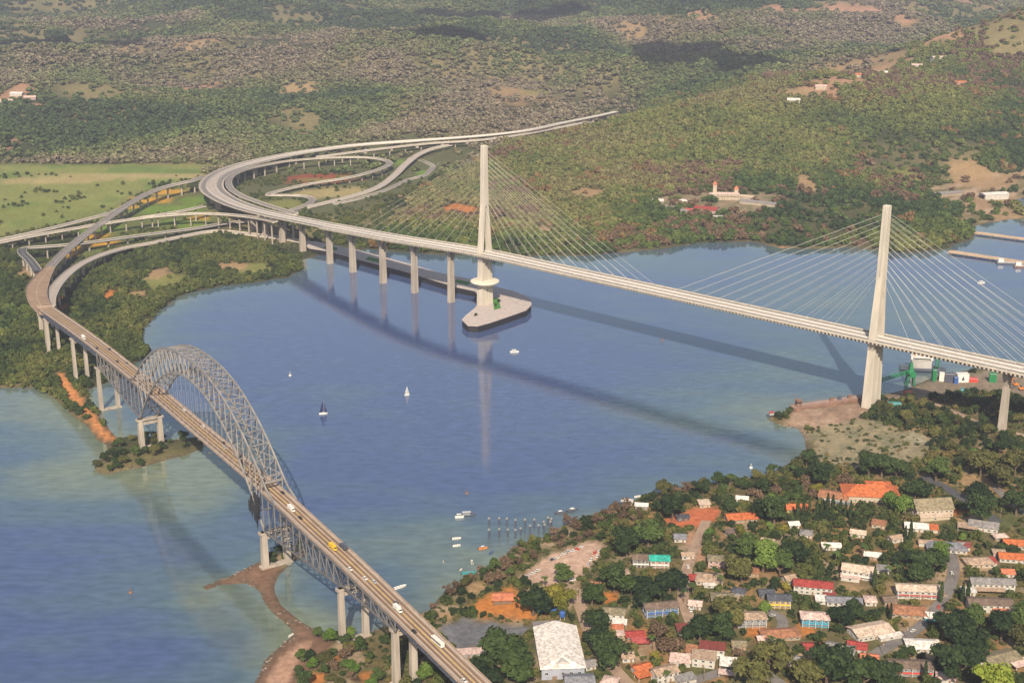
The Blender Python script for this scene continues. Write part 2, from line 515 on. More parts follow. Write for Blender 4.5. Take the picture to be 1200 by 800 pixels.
def ground_colour(x, y, h):
    n = x.size
    n1 = fbm(x / 60, y / 60, 41, 4); n2 = fbm(x / 14, y / 14, 51, 3); n3 = fbm(x / 300, y / 300, 61, 3)
    c = np.empty((n, 3))
    woods = np.array((.04, .048, .02)); dry = np.array((.155, .13, .06))
    t = sstep(.35, .65, n3)[:, None]
    c[:] = woods * (1 - t) + dry * t
    def put(mask, col, k=1.0):
        w = (np.clip(mask, 0, 1) * k)[:, None]
        c[:] = c * (1 - w) + np.array(col) * w
    soft = (n2 - .5) * 10
    dT = sd(SHORE_TOWN, x, y)
    town = sstep(-4, 6, dT)
    put(town, (.115, .095, .045))
    put(town * sstep(.5, .62, n1), (.27, .155, .07), .8)
    put(town * sstep(.52, .62, n2) * sstep(.3, .5, n1), (.06, .075, .025), .8)
    put(town * sstep(.62, .72, fbm(x / 25, y / 25, 77, 3)), (.34, .25, .17), .7)
    put(sstep(-10, 20, sd(GRASS_PLAIN, x, y) + soft), (.17, .185, .055))
    put(sstep(-10, 20, sd(GRASS_PLAIN, x, y) + soft) * sstep(.5, .65, n1), (.10, .15, .035), .8)
    put(sstep(-6, 10, sd(FIELD_IN, x, y) + soft), (.10, .115, .035))
    put(sstep(-10, 10, sd(CLOVER, x, y) + soft), (.085, .09, .04))
    put(sstep(-3, 4, sd(SAND_FLAT, x, y) + soft * 1.6), (.25, .205, .125))
    put(sstep(-3, 4, sd(SAND_FLAT, x, y) + soft) * sstep(.45, .6, n2), (.13, .125, .075), .8)
    put(sstep(-3, 4, sd(SAND_FLAT, x, y) + soft) * sstep(.55, .65, n1), (.33, .29, .21), .8)
    put(sstep(-2, 2, sd(SAND_SPIT, x, y) + soft * .3), (.15, .09, .06))
    put(sstep(-2, 2, sd(SAND_PALE, x, y) + soft * .3), (.36, .22, .15))
    put(sstep(-3, 3, sd(QUAY, x, y) + soft * .5), (.27, .175, .12))
    put(sstep(-3, 3, sd(QUAY, x, y) + soft * .5) * sstep(.5, .62, n2), (.14, .11, .08), .7)
    put(sstep(-3, 3, sd(QUAY, x, y) + soft * .5) * sstep(.42, .3, n2), (.38, .28, .2), .6)
    put(sstep(-3, 3, sd(PORT, x, y) + soft * .4), (.2, .16, .12), .85)
    put(sstep(-1, 1.5, sd(PARKING, x, y) + soft * .1), (.40, .27, .2))
    put(sstep(-3, 3, sd(CLAY_YARD, x, y) + soft * .4), (.42, .16, .04))
    put(sstep(-3, 3, sd(GREY_YARD, x, y) + soft * .3), (.13, .13, .14))
    put(sstep(-2, 2, sd(CLAY_COURT, x, y) + soft * .15), (.40, .12, .055))
    put(sstep(-2, 2, sd(STRIP, x, y) + soft * .2), (.46, .19, .07))
    put(sstep(-5, 5, sd(VILLAGE, x, y) + soft * 1.2), (.26, .19, .125), .9)
    put(sstep(-5, 5, sd(VILLAGE, x, y) + soft) * sstep(.48, .6, n2), (.09, .10, .04), .8)
    put(sstep(-8, 8, sd(YARD_E, x, y) + soft), (.28, .185, .105), .9)
    put(sstep(-8, 8, sd(YARD_E, x, y) + soft) * sstep(.45, .58, n1), (.11, .105, .045), .85)
    put(sstep(-8, 8, sd(YARD_E, x, y) + soft) * sstep(.55, .68, n2), (.36, .25, .18), .7)
    for (pu, pv, ru, rv, k) in PATCH_W:
        # every clearing is an ellipse on the ground
        cx, cy, ax, ay = pu, pv, ru, rv
        q = ((x - cx) / ax) ** 2 + ((y - cy) / ay) ** 2 + (n2 - .5) * 1.6
        put(sstep(1.4, .6, q), PCOL[k], .75 if cy > 2450 else .9)
    # wet margin along the shore
    wet = sstep(1.1, .1, h)
    put(wet, (.10, .075, .05), .75)
    c *= (0.8 + .4 * n2)[:, None]
    return np.clip(c, 0, 1)

PATCH_W = []
for (u, v, ru, rv, k) in PATCHES:
    p = G(u, v); a = G(u + ru, v); b1 = W(u, v - rv, p.z); b2 = W(u, v + rv, p.z)
    PATCH_W.append((p.x, p.y, max(abs(a.x - p.x), 3), max(abs(b1.y - b2.y) / 2, 3), k))

GC = ground_colour(XX.ravel(), YY.ravel(), HH.ravel())
verts = np.stack([XX.ravel(), YY.ravel(), HH.ravel()], 1)
idx = np.arange(nr * nc).reshape(nr, nc)
quads = np.stack([idx[:-1, :-1].ravel(), idx[:-1, 1:].ravel(), idx[1:, 1:].ravel(), idx[1:, :-1].ravel()], 1)
me = bpy.data.meshes.new('ground')
me.from_pydata(verts.tolist(), [], quads.tolist())
ca = me.color_attributes.new('cover', 'FLOAT_COLOR', 'POINT')
ca.data.foreach_set('color', np.concatenate([GC, np.ones((len(GC), 1))], 1).astype(np.float32).ravel())
me.polygons.foreach_set('use_smooth', [True] * len(me.polygons))
gm = bpy.data.materials.new('ground_cover')
gm.use_nodes = True
nt = gm.node_tree
b = nt.nodes['Principled BSDF']
b.inputs['Roughness'].default_value = .95
b.inputs['Specular IOR Level'].default_value = .1
at = nt.nodes.new('ShaderNodeVertexColor'); at.layer_name = 'cover'
tc = nt.nodes.new('ShaderNodeTexCoord')
no = nt.nodes.new('ShaderNodeTexNoise'); no.inputs['Scale'].default_value = .22; no.inputs['Detail'].default_value = 8
no.inputs['Roughness'].default_value = .7
nt.links.new(tc.outputs['Object'], no.inputs['Vector'])
mr = nt.nodes.new('ShaderNodeMapRange')
mr.inputs[1].default_value = .3; mr.inputs[2].default_value = .7; mr.inputs[3].default_value = .6; mr.inputs[4].default_value = 1.35
nt.links.new(no.outputs['Fac'], mr.inputs[0])
mx = nt.nodes.new('ShaderNodeVectorMath'); mx.operation = 'SCALE'
nt.links.new(at.outputs['Color'], mx.inputs[0]); nt.links.new(mr.outputs[0], mx.inputs[3])
nt.links.new(mx.outputs[0], b.inputs['Base Color'])
me.materials.append(gm)
ground = bpy.data.objects.new('ground', me)
COL.objects.link(ground)
ground['kind'] = 'structure'

# ------------------------------------------------------------------ water
wm = bpy.data.materials.new('bay_water')
wm.use_nodes = True
nt = wm.node_tree
b = nt.nodes['Principled BSDF']
b.inputs['Roughness'].default_value = .07
b.inputs['IOR'].default_value = 1.72
b.inputs['Specular IOR Level'].default_value = .7
geo = nt.nodes.new('ShaderNodeNewGeometry')
def tex_noise(scale, detail, stretch=(1, 1, 1), rz=0):
    mp = nt.nodes.new('ShaderNodeMapping'); mp.inputs['Scale'].default_value = stretch; mp.inputs['Rotation'].default_value = (0, 0, rz)
    nt.links.new(geo.outputs['Position'], mp.inputs[0])
    n = nt.nodes.new('ShaderNodeTexNoise'); n.inputs['Scale'].default_value = scale; n.inputs['Detail'].default_value = detail
    nt.links.new(mp.outputs[0], n.inputs['Vector'])
    return n
at = nt.nodes.new('ShaderNodeVertexColor'); at.layer_name = 'silt'
nA = tex_noise(.011, 5, (1, 2.4, 1), R(-25))
nB = tex_noise(.07, 5, (1, 2.5, 1), R(10))
sep = nt.nodes.new('ShaderNodeSeparateColor')
nt.links.new(at.outputs['Color'], sep.inputs[0])
ma = nt.nodes.new('ShaderNodeMath'); ma.operation = 'MULTIPLY_ADD'; ma.inputs[1].default_value = .75
nt.links.new(nA.outputs['Fac'], ma.inputs[0])
ms = nt.nodes.new('ShaderNodeMath'); ms.operation = 'SUBTRACT'; ms.inputs[1].default_value = .37
nt.links.new(sep.outputs[0], ms.inputs[0]); nt.links.new(ms.outputs[0], ma.inputs[2])
rp = nt.nodes.new('ShaderNodeValToRGB')
e = rp.color_ramp.elements
e[0].position = .05; e[0].color = (.048, .075, .166, 1)
e[1].position = .9; e[1].color = (.135, .165, .115, 1)
q = e.new(.42); q.color = (.066, .105, .135, 1)
nt.links.new(ma.outputs[0], rp.inputs[0])
mr = nt.nodes.new('ShaderNodeMapRange')
mr.inputs[1].default_value = .3; mr.inputs[2].default_value = .7; mr.inputs[3].default_value = .8; mr.inputs[4].default_value = 1.2
nt.links.new(nB.outputs['Fac'], mr.inputs[0])
mx = nt.nodes.new('ShaderNodeVectorMath'); mx.operation = 'SCALE'
nt.links.new(rp.outputs[0], mx.inputs[0]); nt.links.new(mr.outputs[0], mx.inputs[3])
nt.links.new(mx.outputs[0], b.inputs['Base Color'])
nW = tex_noise(.3, 4, (1, 1.8, 1), R(-20))
bp = nt.nodes.new('ShaderNodeBump'); bp.inputs['Strength'].default_value = .25; bp.inputs['Distance'].default_value = .17
nt.links.new(nW.outputs['Fac'], bp.inputs['Height'])
nt.links.new(bp.outputs[0], b.inputs['Normal'])
nR = tex_noise(.006, 6, (1, 3.2, 1), R(-12))          # breaths of wind roughen the water in streaks
mr2 = nt.nodes.new('ShaderNodeMapRange'); mr2.inputs[1].default_value = .38; mr2.inputs[2].default_value = .66; mr2.inputs[3].default_value = .01; mr2.inputs[4].default_value = .085
nt.links.new(nR.outputs['Fac'], mr2.inputs[0]); nt.links.new(mr2.outputs[0], b.inputs['Roughness'])
wr, wc = 150, 150
wy = 380 * (20000 / 380) ** np.linspace(0, 1, wr)
wx = np.linspace(-1, 1, wc); wx = np.sign(wx) * (np.abs(wx) * .5 + .5 * wx ** 2)
WY = np.repeat(wy[:, None], wc, 1); WX = wx[None, :] * WY
fx, fy = WX.ravel(), WY.ravel()
# how much sediment and shoal shows through: the lee of the old bridge and the margins
near_shore = np.maximum.reduce([sd(SHORE_FAR, fx, fy), sd(SHORE_TOWN, fx, fy), sd(SHORE_ISLE, fx, fy)])
silt = .55 * np.exp(-np.maximum(-near_shore, 0) / 38)
def blob(u, v, ru, rv, k):
    p = W(u, v); a = W(u + ru, v); b1 = W(u, v - rv); b2 = W(u, v + rv)
    return k * np.exp(-(((fx - p.x) / (a.x - p.x)) ** 2 + ((fy - p.y) / abs(b1.y - b2.y) * 2) ** 2))
for a in [(90, 560, 130, 50, .6), (250, 560, 70, 55, .75), (30, 480, 120, 34, .55), (120, 690, 120, 30, .18), (60, 780, 130, 50, .1), (250, 720, 60, 30, .3),
          (500, 640, 110, 45, .55), (360, 740, 60, 40, .4), (400, 470, 60, 18, .18), (830, 480, 130, 42, .42), (930, 430, 90, 26, .35), (1000, 360, 220, 50, .5), (700, 310, 170, 10, .3), (220, 350, 50, 16, .15)]:
    silt = silt + blob(*a)
me = bpy.data.meshes.new('water')
idx = np.arange(wr * wc).reshape(wr, wc)
quads = np.stack([idx[:-1, :-1].ravel(), idx[:-1, 1:].ravel(), idx[1:, 1:].ravel(), idx[1:, :-1].ravel()], 1)
me.from_pydata(np.stack([fx, fy, fx * 0], 1).tolist(), [], quads.tolist())
ca = me.color_attributes.new('silt', 'FLOAT_COLOR', 'POINT')
silt = np.clip(silt, 0, 1)
ca.data.foreach_set('color', np.stack([silt, silt, silt, silt * 0 + 1], 1).astype(np.float32).ravel())
me.materials.append(wm)
water = bpy.data.objects.new('water', me)
COL.objects.link(water)
water['kind'] = 'structure'

# ------------------------------------------------------------------ haze
if HAZE:
    hb = MB().box(-16000, 16000, -400, 26000, -7, 760)
    hm = bpy.data.materials.new('haze')
    hm.use_nodes = True
    nt = hm.node_tree
    nt.nodes.clear()
    ou = nt.nodes.new('ShaderNodeOutputMaterial')
    pv = nt.nodes.new('ShaderNodeVolumePrincipled')
    pv.inputs['Color'].default_value = (.76, .79, 1.0, 1)
    pv.inputs['Density'].default_value = HAZE
    pv.inputs['Anisotropy'].default_value = .1
    nt.links.new(pv.outputs[0], ou.inputs['Volume'])
    haze = hb.build('haze', hm)
    haze['kind'] = 'stuff'

# ------------------------------------------------------------------ clouds well above the haze, whose shade darkens the far woods
def cloud(u, v, z0, w, l, seed):
    g = np.random.default_rng(seed)
    t = W(u, v, z0); zc = 1500.0
    c = Vector((t.x - SUN_S[0] * (zc - z0), t.y - SUN_S[1] * (zc - z0), zc))
    bm = bmesh.new()
    for i in range(14):
        r = g.uniform(.2, .36) * min(w, l)
        m_ = Matrix.Translation((g.uniform(-.5, .5) * (w - r), g.uniform(-.5, .5) * (l - r), g.uniform(-.1, .25) * r + 20)) @ Matrix.Diagonal((1, 1, .55, 1))
        bmesh.ops.create_icosphere(bm, subdivisions=3, radius=r, matrix=m_)
    for vt in bm.verts:
        q = vt.co
        n_ = float(fbm(np.array([q.x / 45 + seed * 9]), np.array([(q.y + q.z * 1.7) / 45]), seed, 3)[0])
        vt.co += vt.normal * (n_ - .5) * 60
    me = bpy.data.meshes.new('cloud'); bm.to_mesh(me); bm.free()
    me.polygons.foreach_set('use_smooth', [True] * len(me.polygons))
    me.materials.append(mat('cloud_white', (.85, .85, .86), 1, .03, .01))
    o = bpy.data.objects.new('cloud', me); COL.objects.link(o); o.location = c
    o['kind'] = 'structure'
cloud(812, 86, 30, 340, 1150, 3)
cloud(470, 64, 60, 520, 260, 4)
cloud(560, 14, 110, 800, 300, 5)
cloud(90, 62, 60, 420, 200, 6)
# ------------------------------------------------------------------ spline roads on stilts
def spline(pts, step=6.0, smooth=3):
    P = [Vector(p) for p in pts]
    out = []
    for i in range(len(P) - 1):
        p0 = P[max(i - 1, 0)]; p1 = P[i]; p2 = P[i + 1]; p3 = P[min(i + 2, len(P) - 1)]
        n = max(2, int((p2 - p1).length / step))
        for k in range(n):
            t = k / n
            out.append(.5 * ((2 * p1) + (p2 - p0) * t + (2 * p0 - 5 * p1 + 4 * p2 - p3) * t * t + (3 * p1 - p0 - 3 * p2 + p3) * t ** 3))
    out.append(P[-1])
    for _ in range(smooth):
        q = [out[0]] + [(out[i - 1] + 2 * out[i] + out[i + 1]) / 4 for i in range(1, len(out) - 1)] + [out[-1]]
        out = q
    # even steps
    res = [out[0]]; acc = 0
    for a, b_ in zip(out, out[1:]):
        L = (b_ - a).length
        while acc + L >= step:
            t = (step - acc) / L
            a = a.lerp(b_, t); L = (b_ - a).length; acc = 0
            res.append(a.copy())
        acc += L
    if (res[-1] - out[-1]).length > step * .3: res.append(out[-1])
    return res

def frames(line):
    fr = []
    for i, p in enumerate(line):
        d = line[min(i + 1, len(line) - 1)] - line[max(i - 1, 0)]
        d.z = 0; d.normalize()
        fr.append((p, Vector((-d.y, d.x, 0))))       # point, leftward normal
    return fr

def sweep(mb, line, prof, m=0, widths=None):
    """prof: closed outline of (offset to the left, height); widths scale offsets"""
    fr = frames(line)
    n = len(prof); base = len(mb.v)
    for i, (p, s) in enumerate(fr):
        w = widths[i] if widths else 1
        for o, z in prof:
            mb.v.append(tuple(p + s * (o * w) + Vector((0, 0, z))))
    for i in range(len(fr) - 1):
        for k in range(n):
            k2 = (k + 1) % n
            mb.f.append((base + i * n + k, base + (i + 1) * n + k, base + (i + 1) * n + k2, base + i * n + k2)); mb.m.append(m)
    mb.f.append(tuple(base + k for k in range(n))); mb.m.append(m)
    e = base + (len(fr) - 1) * n
    mb.f.append(tuple(e + k for k in range(n))[::-1]); mb.m.append(m)
    return mb

def offset_sweep(mb, line, off, w, z0, z1, widths=None, m=0):
    fr = frames(line)
    L2 = [p + s * (off * (widths[i] if widths else 1)) for i, (p, s) in enumerate(fr)]
    return sweep(mb, L2, [(-w / 2, z0), (-w / 2, z1), (w / 2, z1), (w / 2, z0)], m)

ROAD_LINES = []      # corridors kept clear of trees
def ramp(name, label, pts, width, pillar_every=32, depth=1.8, surf='asphalt', edge='concrete', side='concrete', group=None, wends=None,
         pw=2.2, pd=1.6, twin=False, marks=True, cat='elevated road', min_h=3.0, skip=None, head=True):
    line = spline(pts)
    n = len(line)
    if wends: wid = [np.interp(i / (n - 1), [a for a, _ in wends], [b_ for _, b_ in wends]) / width for i in range(n)]
    else: wid = [1.0] * n
    root = thing(name, label, cat, (line[0].x, line[0].y, line[0].z), 0, group)
    h = width / 2
    d = MB(); sweep(d, line, [(-h, -.45), (-h, 0), (h, 0), (h, -.45), (h * .62, -depth), (-h * .62, -depth)], 0, wid)
    d.build('deck', M[side], root, True)
    r = MB(); sweep(r, line, [(-h + .75, .0), (-h + .75, .06), (h - .75, .06), (h - .75, .0)], 0, wid)
    r.build('road_surface', M[surf], root, True)
    for sgn in (-1, 1):
        q = MB(); fr = frames(line)
        L2 = [p + s * (sgn * (h * wid[i] - .25)) for i, (p, s) in enumerate(fr)]
        sweep(q, L2, [(-.22, -.3), (-.22, 1.05), (.22, 1.05), (.22, -.3)])
        q.build('parapet', M[edge], root, True)
    if marks:
        q = MB(); offset_sweep(q, line, 0, .14, .06, .1)
        q.build('lane_line', M['line'], root, True)
    k = max(int(pillar_every / 6), 1)
    for i in range(k // 2, n, k):
        p = line[i]; s = frames(line)[i][1]
        g = max(H1(p.x, p.y), -3)
        if p.z - depth - g < min_h: continue
        if skip and skip(p): continue
        t = Vector((-s.y, s.x, 0))
        q = MB()
        ww = pw
        top = p.z - depth
        for sg in ((-1, 1) if twin else (0,)):
            c = p + s * (sg * h * wid[i] * .5)
            def ring(z, a, b_): return [Vector((c.x, c.y, z)) + s * (x * a) + t * (y * b_) for x, y in ((-1, -1), (1, -1), (1, 1), (-1, 1))]
            q.hexa(ring(g - 2, ww / 2 * 1.1, pd / 2), ring(top - 1.6, ww / 2, pd / 2))
        if head:
            c = Vector((p.x, p.y, 0))
            a = h * wid[i] * .62
            q.hexa([Vector((p.x, p.y, top - 1.6)) + s * (x * a * .75) + t * (y * pd / 2 * 1.05) for x, y in ((-1, -1), (1, -1), (1, 1), (-1, 1))],
                   [Vector((p.x, p.y, top + .1)) + s * (x * a) + t * (y * pd / 2 * 1.05) for x, y in ((-1, -1), (1, -1), (1, 1), (-1, 1))])
        q.build('pillar', M['pier'], root, True)
    ROAD_LINES.append([(p.x, p.y) for p in line if p.z < 27 or p.y > 1900])
    return root, line

def px(lst):
    return [W(*q) for q in lst]

# ------------------------------------------------------------------ cable-stayed bridge
T1 = W(568, 296, 70); T2 = W(1027, 396, 70)
EA = (T2 - T1); SPAN = EA.length; EA.normalize()
EM = Vector((-EA.y, EA.x, 0))          # away from the camera
def NB(a, b_=0, z=70.0):
    q = T1 + EA * a + EM * b_
    return Vector((q.x, q.y, z))

MAINPX = [(464, 279, 64), (420, 271, 58), (385, 264.5, 52), (350, 257.5, 45), (318, 251, 39), (289, 243.5, 33), (264, 233.5, 29), (248, 221, 27),
          (252, 208.5, 26), (270, 198.5, 25), (300, 189.5, 25), (340, 181, 25), (380, 174.8, 25), (425, 169.5, 25), (500, 164, 25), (567, 159, 25),
          (617, 153, 26), (660, 144, 27), (700, 136, 28), (722, 131, 30)]
bridge = thing('cable_stayed_bridge', 'cream cable-stayed bridge with two tall pylons crossing the bay', 'bridge', NB(0, 0, 0))
left_pts = [NB(a) for a in (1250, 1000, 700, 400, 150, 0)] + px([(518, 287.5, 68.5)] + MAINPX[:3])
bl = spline(left_pts, 8)
DW = 15.0
q = MB(); sweep(q, bl, [(-DW, -.5), (-DW, 0), (DW, 0), (DW, -.5), (DW - 1.2, -1.0), (-DW + 1.2, -1.0)])
q.build('deck', M['deck_side'], bridge, True)
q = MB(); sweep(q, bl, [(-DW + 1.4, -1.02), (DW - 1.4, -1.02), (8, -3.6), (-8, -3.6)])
q.build('box_girder', M['steel_dark'], bridge, True)  # underside coloured dark to deepen its shade and its reflection on the water
for off, w, mm in ((-10.2, 7.2, 'asphalt'), (10.2, 7.2, 'asphalt'), (0, 9.0, 'deck_pale')):
    q = MB(); offset_sweep(q, bl, off, w, 0, .07); q.build('carriageway', M[mm], bridge, True)
for off in (-14.7, 14.7, -5.6, 5.6):
    q = MB(); offset_sweep(q, bl, off, .45, -.2, 1.25); q.build('barrier', M['white' if abs(off) < 6 else 'concrete'], bridge, True)
for off in (-10.2, 10.2, 0):
    q = MB(); offset_sweep(q, bl, off, .2, .07, .11); q.build('lane_line', M['line'], bridge, True)
# ribs that carry the deck's edge: one part for each side
for sg in (-1, 1):
    q = MB()
    fr = frames(spline(left_pts, 4))
    for p, s in fr:
        t = Vector((-s.y, s.x, 0)) * .55
        z = Vector((0, 0, 1))
        o1 = p + s * (sg * (DW + .25)); o2 = p + s * (sg * 9)
        q.hexa([o1 - t - z * 1.9, o1 + t - z * 1.9, o2 + t - z * 4.4, o2 - t - z * 4.4], [o1 - t - z * .55, o1 + t - z * .55, o2 + t - z * .9, o2 - t - z * .9])
    q.build('edge_ribs', M['concrete'], bridge, True)
# pylons
ZT = 196.0
def pylon(a, base_z):
    root = bpy.data.objects.new('pylon', None); COL.objects.link(root); root.parent = bridge
    def ring(b_, hb, ha, z, da=0):
        return [NB(a + x * ha + da, b_ + y * hb, z) for x, y in ((-1, -1), (1, -1), (1, 1), (-1, 1))]
    for sg in (-1, 1):
        q = MB()
        q.hexa(ring(sg * 7.8, 1.7, 3.5, 66), ring(sg * 2.4, 1.4, 3.2, 128))
        q.build('leg', M['concrete'], root, True)
    q = MB(); q.hexa(ring(0, 3.9, 3.3, 126), ring(0, 2.9, 2.9, ZT))
    q.hexa(ring(0, 3.05, 3.05, ZT), ring(0, 2.5, 2.5, ZT + .8))
    q.build('mast', M['concrete'], root, True)
    # recessed line along the mast's faces
    q = MB()
    for sa in (-1, 1):
        q.hexa([NB(a + x, sa * 3.95 + y, 130) for x, y in ((-.5, -.06), (.5, -.06), (.5, .06), (-.5, .06))],
               [NB(a + x, sa * 2.98 + y, ZT - 2) for x, y in ((-.5, -.06), (.5, -.06), (.5, .06), (-.5, .06))])
    q.build('groove', M['concrete_grey'], root, True)
    q = MB(); q.hexa(ring(0, 8.4, 3.6, 60), ring(0, 9.8, 3.8, 66.2)); q.build('crossbeam', M['concrete'], root, True)
    for sg in (-1, 1):
        q = MB()
        q.hexa(ring(sg * 5.0, 4.3, 5.2, base_z - 4), ring(sg * 4.3, 3.6, 3.9, 60)); q.build('lower_leg', M['concrete'], root, True)
    q = MB(); q.hexa(ring(0, 1.2, 4.4, base_z - 4), ring(0, 1.0, 3.2, 60)); q.build('web_wall', M['concrete_grey'], root, True)
    return root
G2 = H1(NB(SPAN).x, NB(SPAN).y)
pylon(0, 0)
pylon(SPAN, G2)
# stay cables: two planes on each side of each pylon
NCAB = 12
cab_m = []
for ap in (0, SPAN):
    for side in (-1, 1):
        reach = SPAN / 2 - 14
        for sg in (-1, 1):
            for k in range(NCAB):
                f = (k + 1) / NCAB
                za = 122 + (ZT - 8 - 122) * f ** .9
                ad = ap + side * (26 + (reach - 26) * f)
                i = min(range(len(bl)), key=lambda j: (bl[j] - NB(ad)).length)
                zd = bl[i].z + .6
                q = MB().tube([NB(ap + side * 3.4, sg * (4.2 - .9 * f), za), NB(ad, sg * 13.4, zd)], .1, 5)
                q.build('stay_cable', M['cable'], bridge, True)
# approach piers
def vpier(a_pt, t, s, g, top, wa=6.8, wb=2.7, own=None):
    root = bpy.data.objects.new('pier', None); COL.objects.link(root); root.parent = own or bridge
    def ring(off, hs, ht, z):
        return [Vector((a_pt.x, a_pt.y, z)) + s * (off + x * hs) + t * (y * ht) for x, y in ((-1, -1), (1, -1), (1, 1), (-1, 1))]
    H = top - g
    zs = top - min(14, H * .3)
    q = MB(); q.hexa(ring(0, wa * .62, wb, g - 5), ring(0, wa * .5, wb * .82, zs)); q.build('shaft', M['pier'], root, True)
    for sg in (-1, 1):
        q = MB(); q.hexa(ring(sg * wa * .29, wa * .2, wb * .8, zs), ring(sg * wa * .78, wa * .24, wb * .95, top)); q.build('arm', M['pier'], root, True)
    return root
for u, v in [(386, 324), (423, 337.5), (464, 347.5), (510, 359)]:
    p = W(u, v, 0)
    i = min(range(len(bl)), key=lambda j: math.hypot(bl[j].x - p.x, bl[j].y - p.y))
    pt, s = frames(bl)[i]
    vpier(Vector((pt.x, pt.y, 0)), Vector((-s.y, s.x, 0)), s, 0, pt.z - 3.4)
for aa in (SPAN + 128, SPAN + 246):
    p = NB(aa)
    vpier(p, EA, EM, H1(p.x, p.y), 66.5)

# the viaduct that carries the bridge road round the curve
main_root, main_line = ramp('curved_viaduct', 'broad pale viaduct sweeping in a long curve from the cable-stayed bridge to the hills', px(MAINPX[2:]), 30,
    58, 2.6, 'deck_pale', 'concrete', 'concrete', wends=[(0, 30), (.12, 30), (.28, 40), (.42, 36), (.55, 26), (.75, 18), (1, 12)], pw=8, pd=5, cat='viaduct', skip=lambda p: p.y < 2080)
fr = frames(main_line); n = len(fr)
for u, v in [(351, 315.5), (318, 300), (289, 291), (267, 283), (252, 277)]:
    p = W(u, v, 2)
    i = min(range(n), key=lambda j: math.hypot(main_line[j].x - p.x, main_line[j].y - p.y))
    pt, s_ = fr[i]
    vpier(Vector((pt.x, pt.y, 0)), Vector((-s_.y, s_.x, 0)), s_, H1(pt.x, pt.y), pt.z - 2.6, own=main_root)
wl = [np.interp(i / (n - 1), [0, .12, .28, .42, .55, .75, 1], [30, 30, 40, 36, 26, 18, 12]) / 30 for i in range(n)]
for off in (-10.0, 9.4):
    q = MB(); L2 = [p + s * (off * wl[i]) for i, (p, s) in enumerate(fr)]
    sweep(q, L2, [(-3.6, .06), (-3.6, .13), (3.6, .13), (3.6, .06)]); q.build('carriageway', M['asphalt'], main_root, True)
for off in (-5.6, 5.0):
    q = MB(); L2 = [p + s * (off * wl[i]) for i, (p, s) in enumerate(fr)]
    sweep(q, L2, [(-.22, 0), (-.22, 1.2), (.22, 1.2), (.22, 0)]); q.build('barrier', M['white'], main_root, True)

RG = None
ramp('loop_ramp', 'slim grey ramp coiling above the red flower bed inside the curved viaduct',
     px([(346, 250.5, 43), (322, 243.5, 36.5), (300, 236, 31), (282, 229, 29), (269, 219, 27), (270, 208, 26), (284, 200, 25), (305, 194.5, 24), (340, 188.5, 23), (387, 185, 21), (425, 184.5, 20), (448, 187, 19),
         (457, 192, 18), (440, 200, 16), (407, 208.5, 14), (360, 216, 11), (325, 224.5, 8), (312, 228.5, 7), (330, 229, 6.5), (355, 229.5, 6), (367, 234, 6), (360, 240, 6), (340, 247, 6)]), 11, 34)
ramp('second_viaduct', 'straight pale carriageway running below the curved viaduct towards the hills',
     px([(372, 184.2, 21.7), (400, 180.5, 22), (430, 176.5, 22), (500, 168.5, 22), (560, 164.5, 22), (610, 158, 22), (650, 150.5, 22), (690, 143, 23)]), 13, 40, surf='deck_pale')
ramp('diagonal_ramp', 'wide ramp slanting down from the far viaduct to pass under the curve',
     px([(528, 170, 21), (508, 174, 19), (490, 181.5, 15), (476, 192, 12), (463, 205, 9), (445, 218.5, 7), (420, 228, 6), (385, 237, 6), (360, 243, 6)]), 14, 40, surf='deck_pale')
ramp('low_ramp', 'narrow low ramp with a rounded junction beside the wide slanting ramp',
     px([(560, 182.5, 8), (530, 187, 7), (512, 191.5, 6), (506, 198, 6), (498, 205.5, 6), (478, 211, 6), (452, 223, 6), (420, 233, 6), (392, 239, 6)]), 10, 60)
ramp('short_link', 'short link road joining the slanting ramp to the rounded junction', px([(478, 186, 9), (490, 187, 8), (501, 191, 7), (508, 195, 6.4)]), 9, 60)
ramp('outer_ramp', 'grey ramp descending across the green field from the curved viaduct to the old bridge',
     px([(241, 206, 25), (225, 212, 25), (200, 217.5, 24), (175, 226, 23), (150, 240, 22), (128, 255, 21), (103, 273, 20), (86, 286.5, 20), (70, 301, 21.5), (57, 315, 25)]), 13, 34, surf='asphalt')
ramp('field_ramp', 'grey ramp forking off the descending ramp and running level over the meadow',
     px([(150, 241, 21.5), (128, 250, 20), (100, 257.5, 18), (50, 270, 15), (0, 281, 12), (-60, 293, 9), (-140, 306, 8)]), 11, 40)
ramp('stilt_ramp', 'slender ramp on a row of thin columns leaving the curve beneath the viaduct',
     px([(322, 259.5, 38.5), (302, 255.5, 33.5), (282, 253, 29), (258, 251, 25), (225, 250.5, 22), (175, 254.5, 21), (125, 261.5, 20), (75, 270, 18), (30, 278, 16), (-30, 290, 13), (-140, 310, 10)]), 11, 26, pw=1.6, pd=1.4)
ramp('branch_ramp', 'short dark branch ramp merging into the slender ramp on thin columns',
     px([(240, 241.5, 24), (220, 246, 23), (195, 250.5, 22), (165, 255, 21)]), 9, 40, surf='asphalt_dark')
ramp('dark_ramp', 'dark-sided ramp curling low from under the curve to the head of the old bridge',
     px([(352, 246, 6.2), (325, 253.5, 6.5), (295, 258.8, 7), (262, 262, 8), (237, 266.5, 9), (200, 271.5, 11), (165, 276, 13), (125, 281.5, 15), (85, 286.5, 18), (50, 289.5, 20), (28, 291, 21), (26, 296, 22.5), (34, 304, 25), (43, 316, 28)]), 12, 34, surf='asphalt_dark', side='steel_dark')
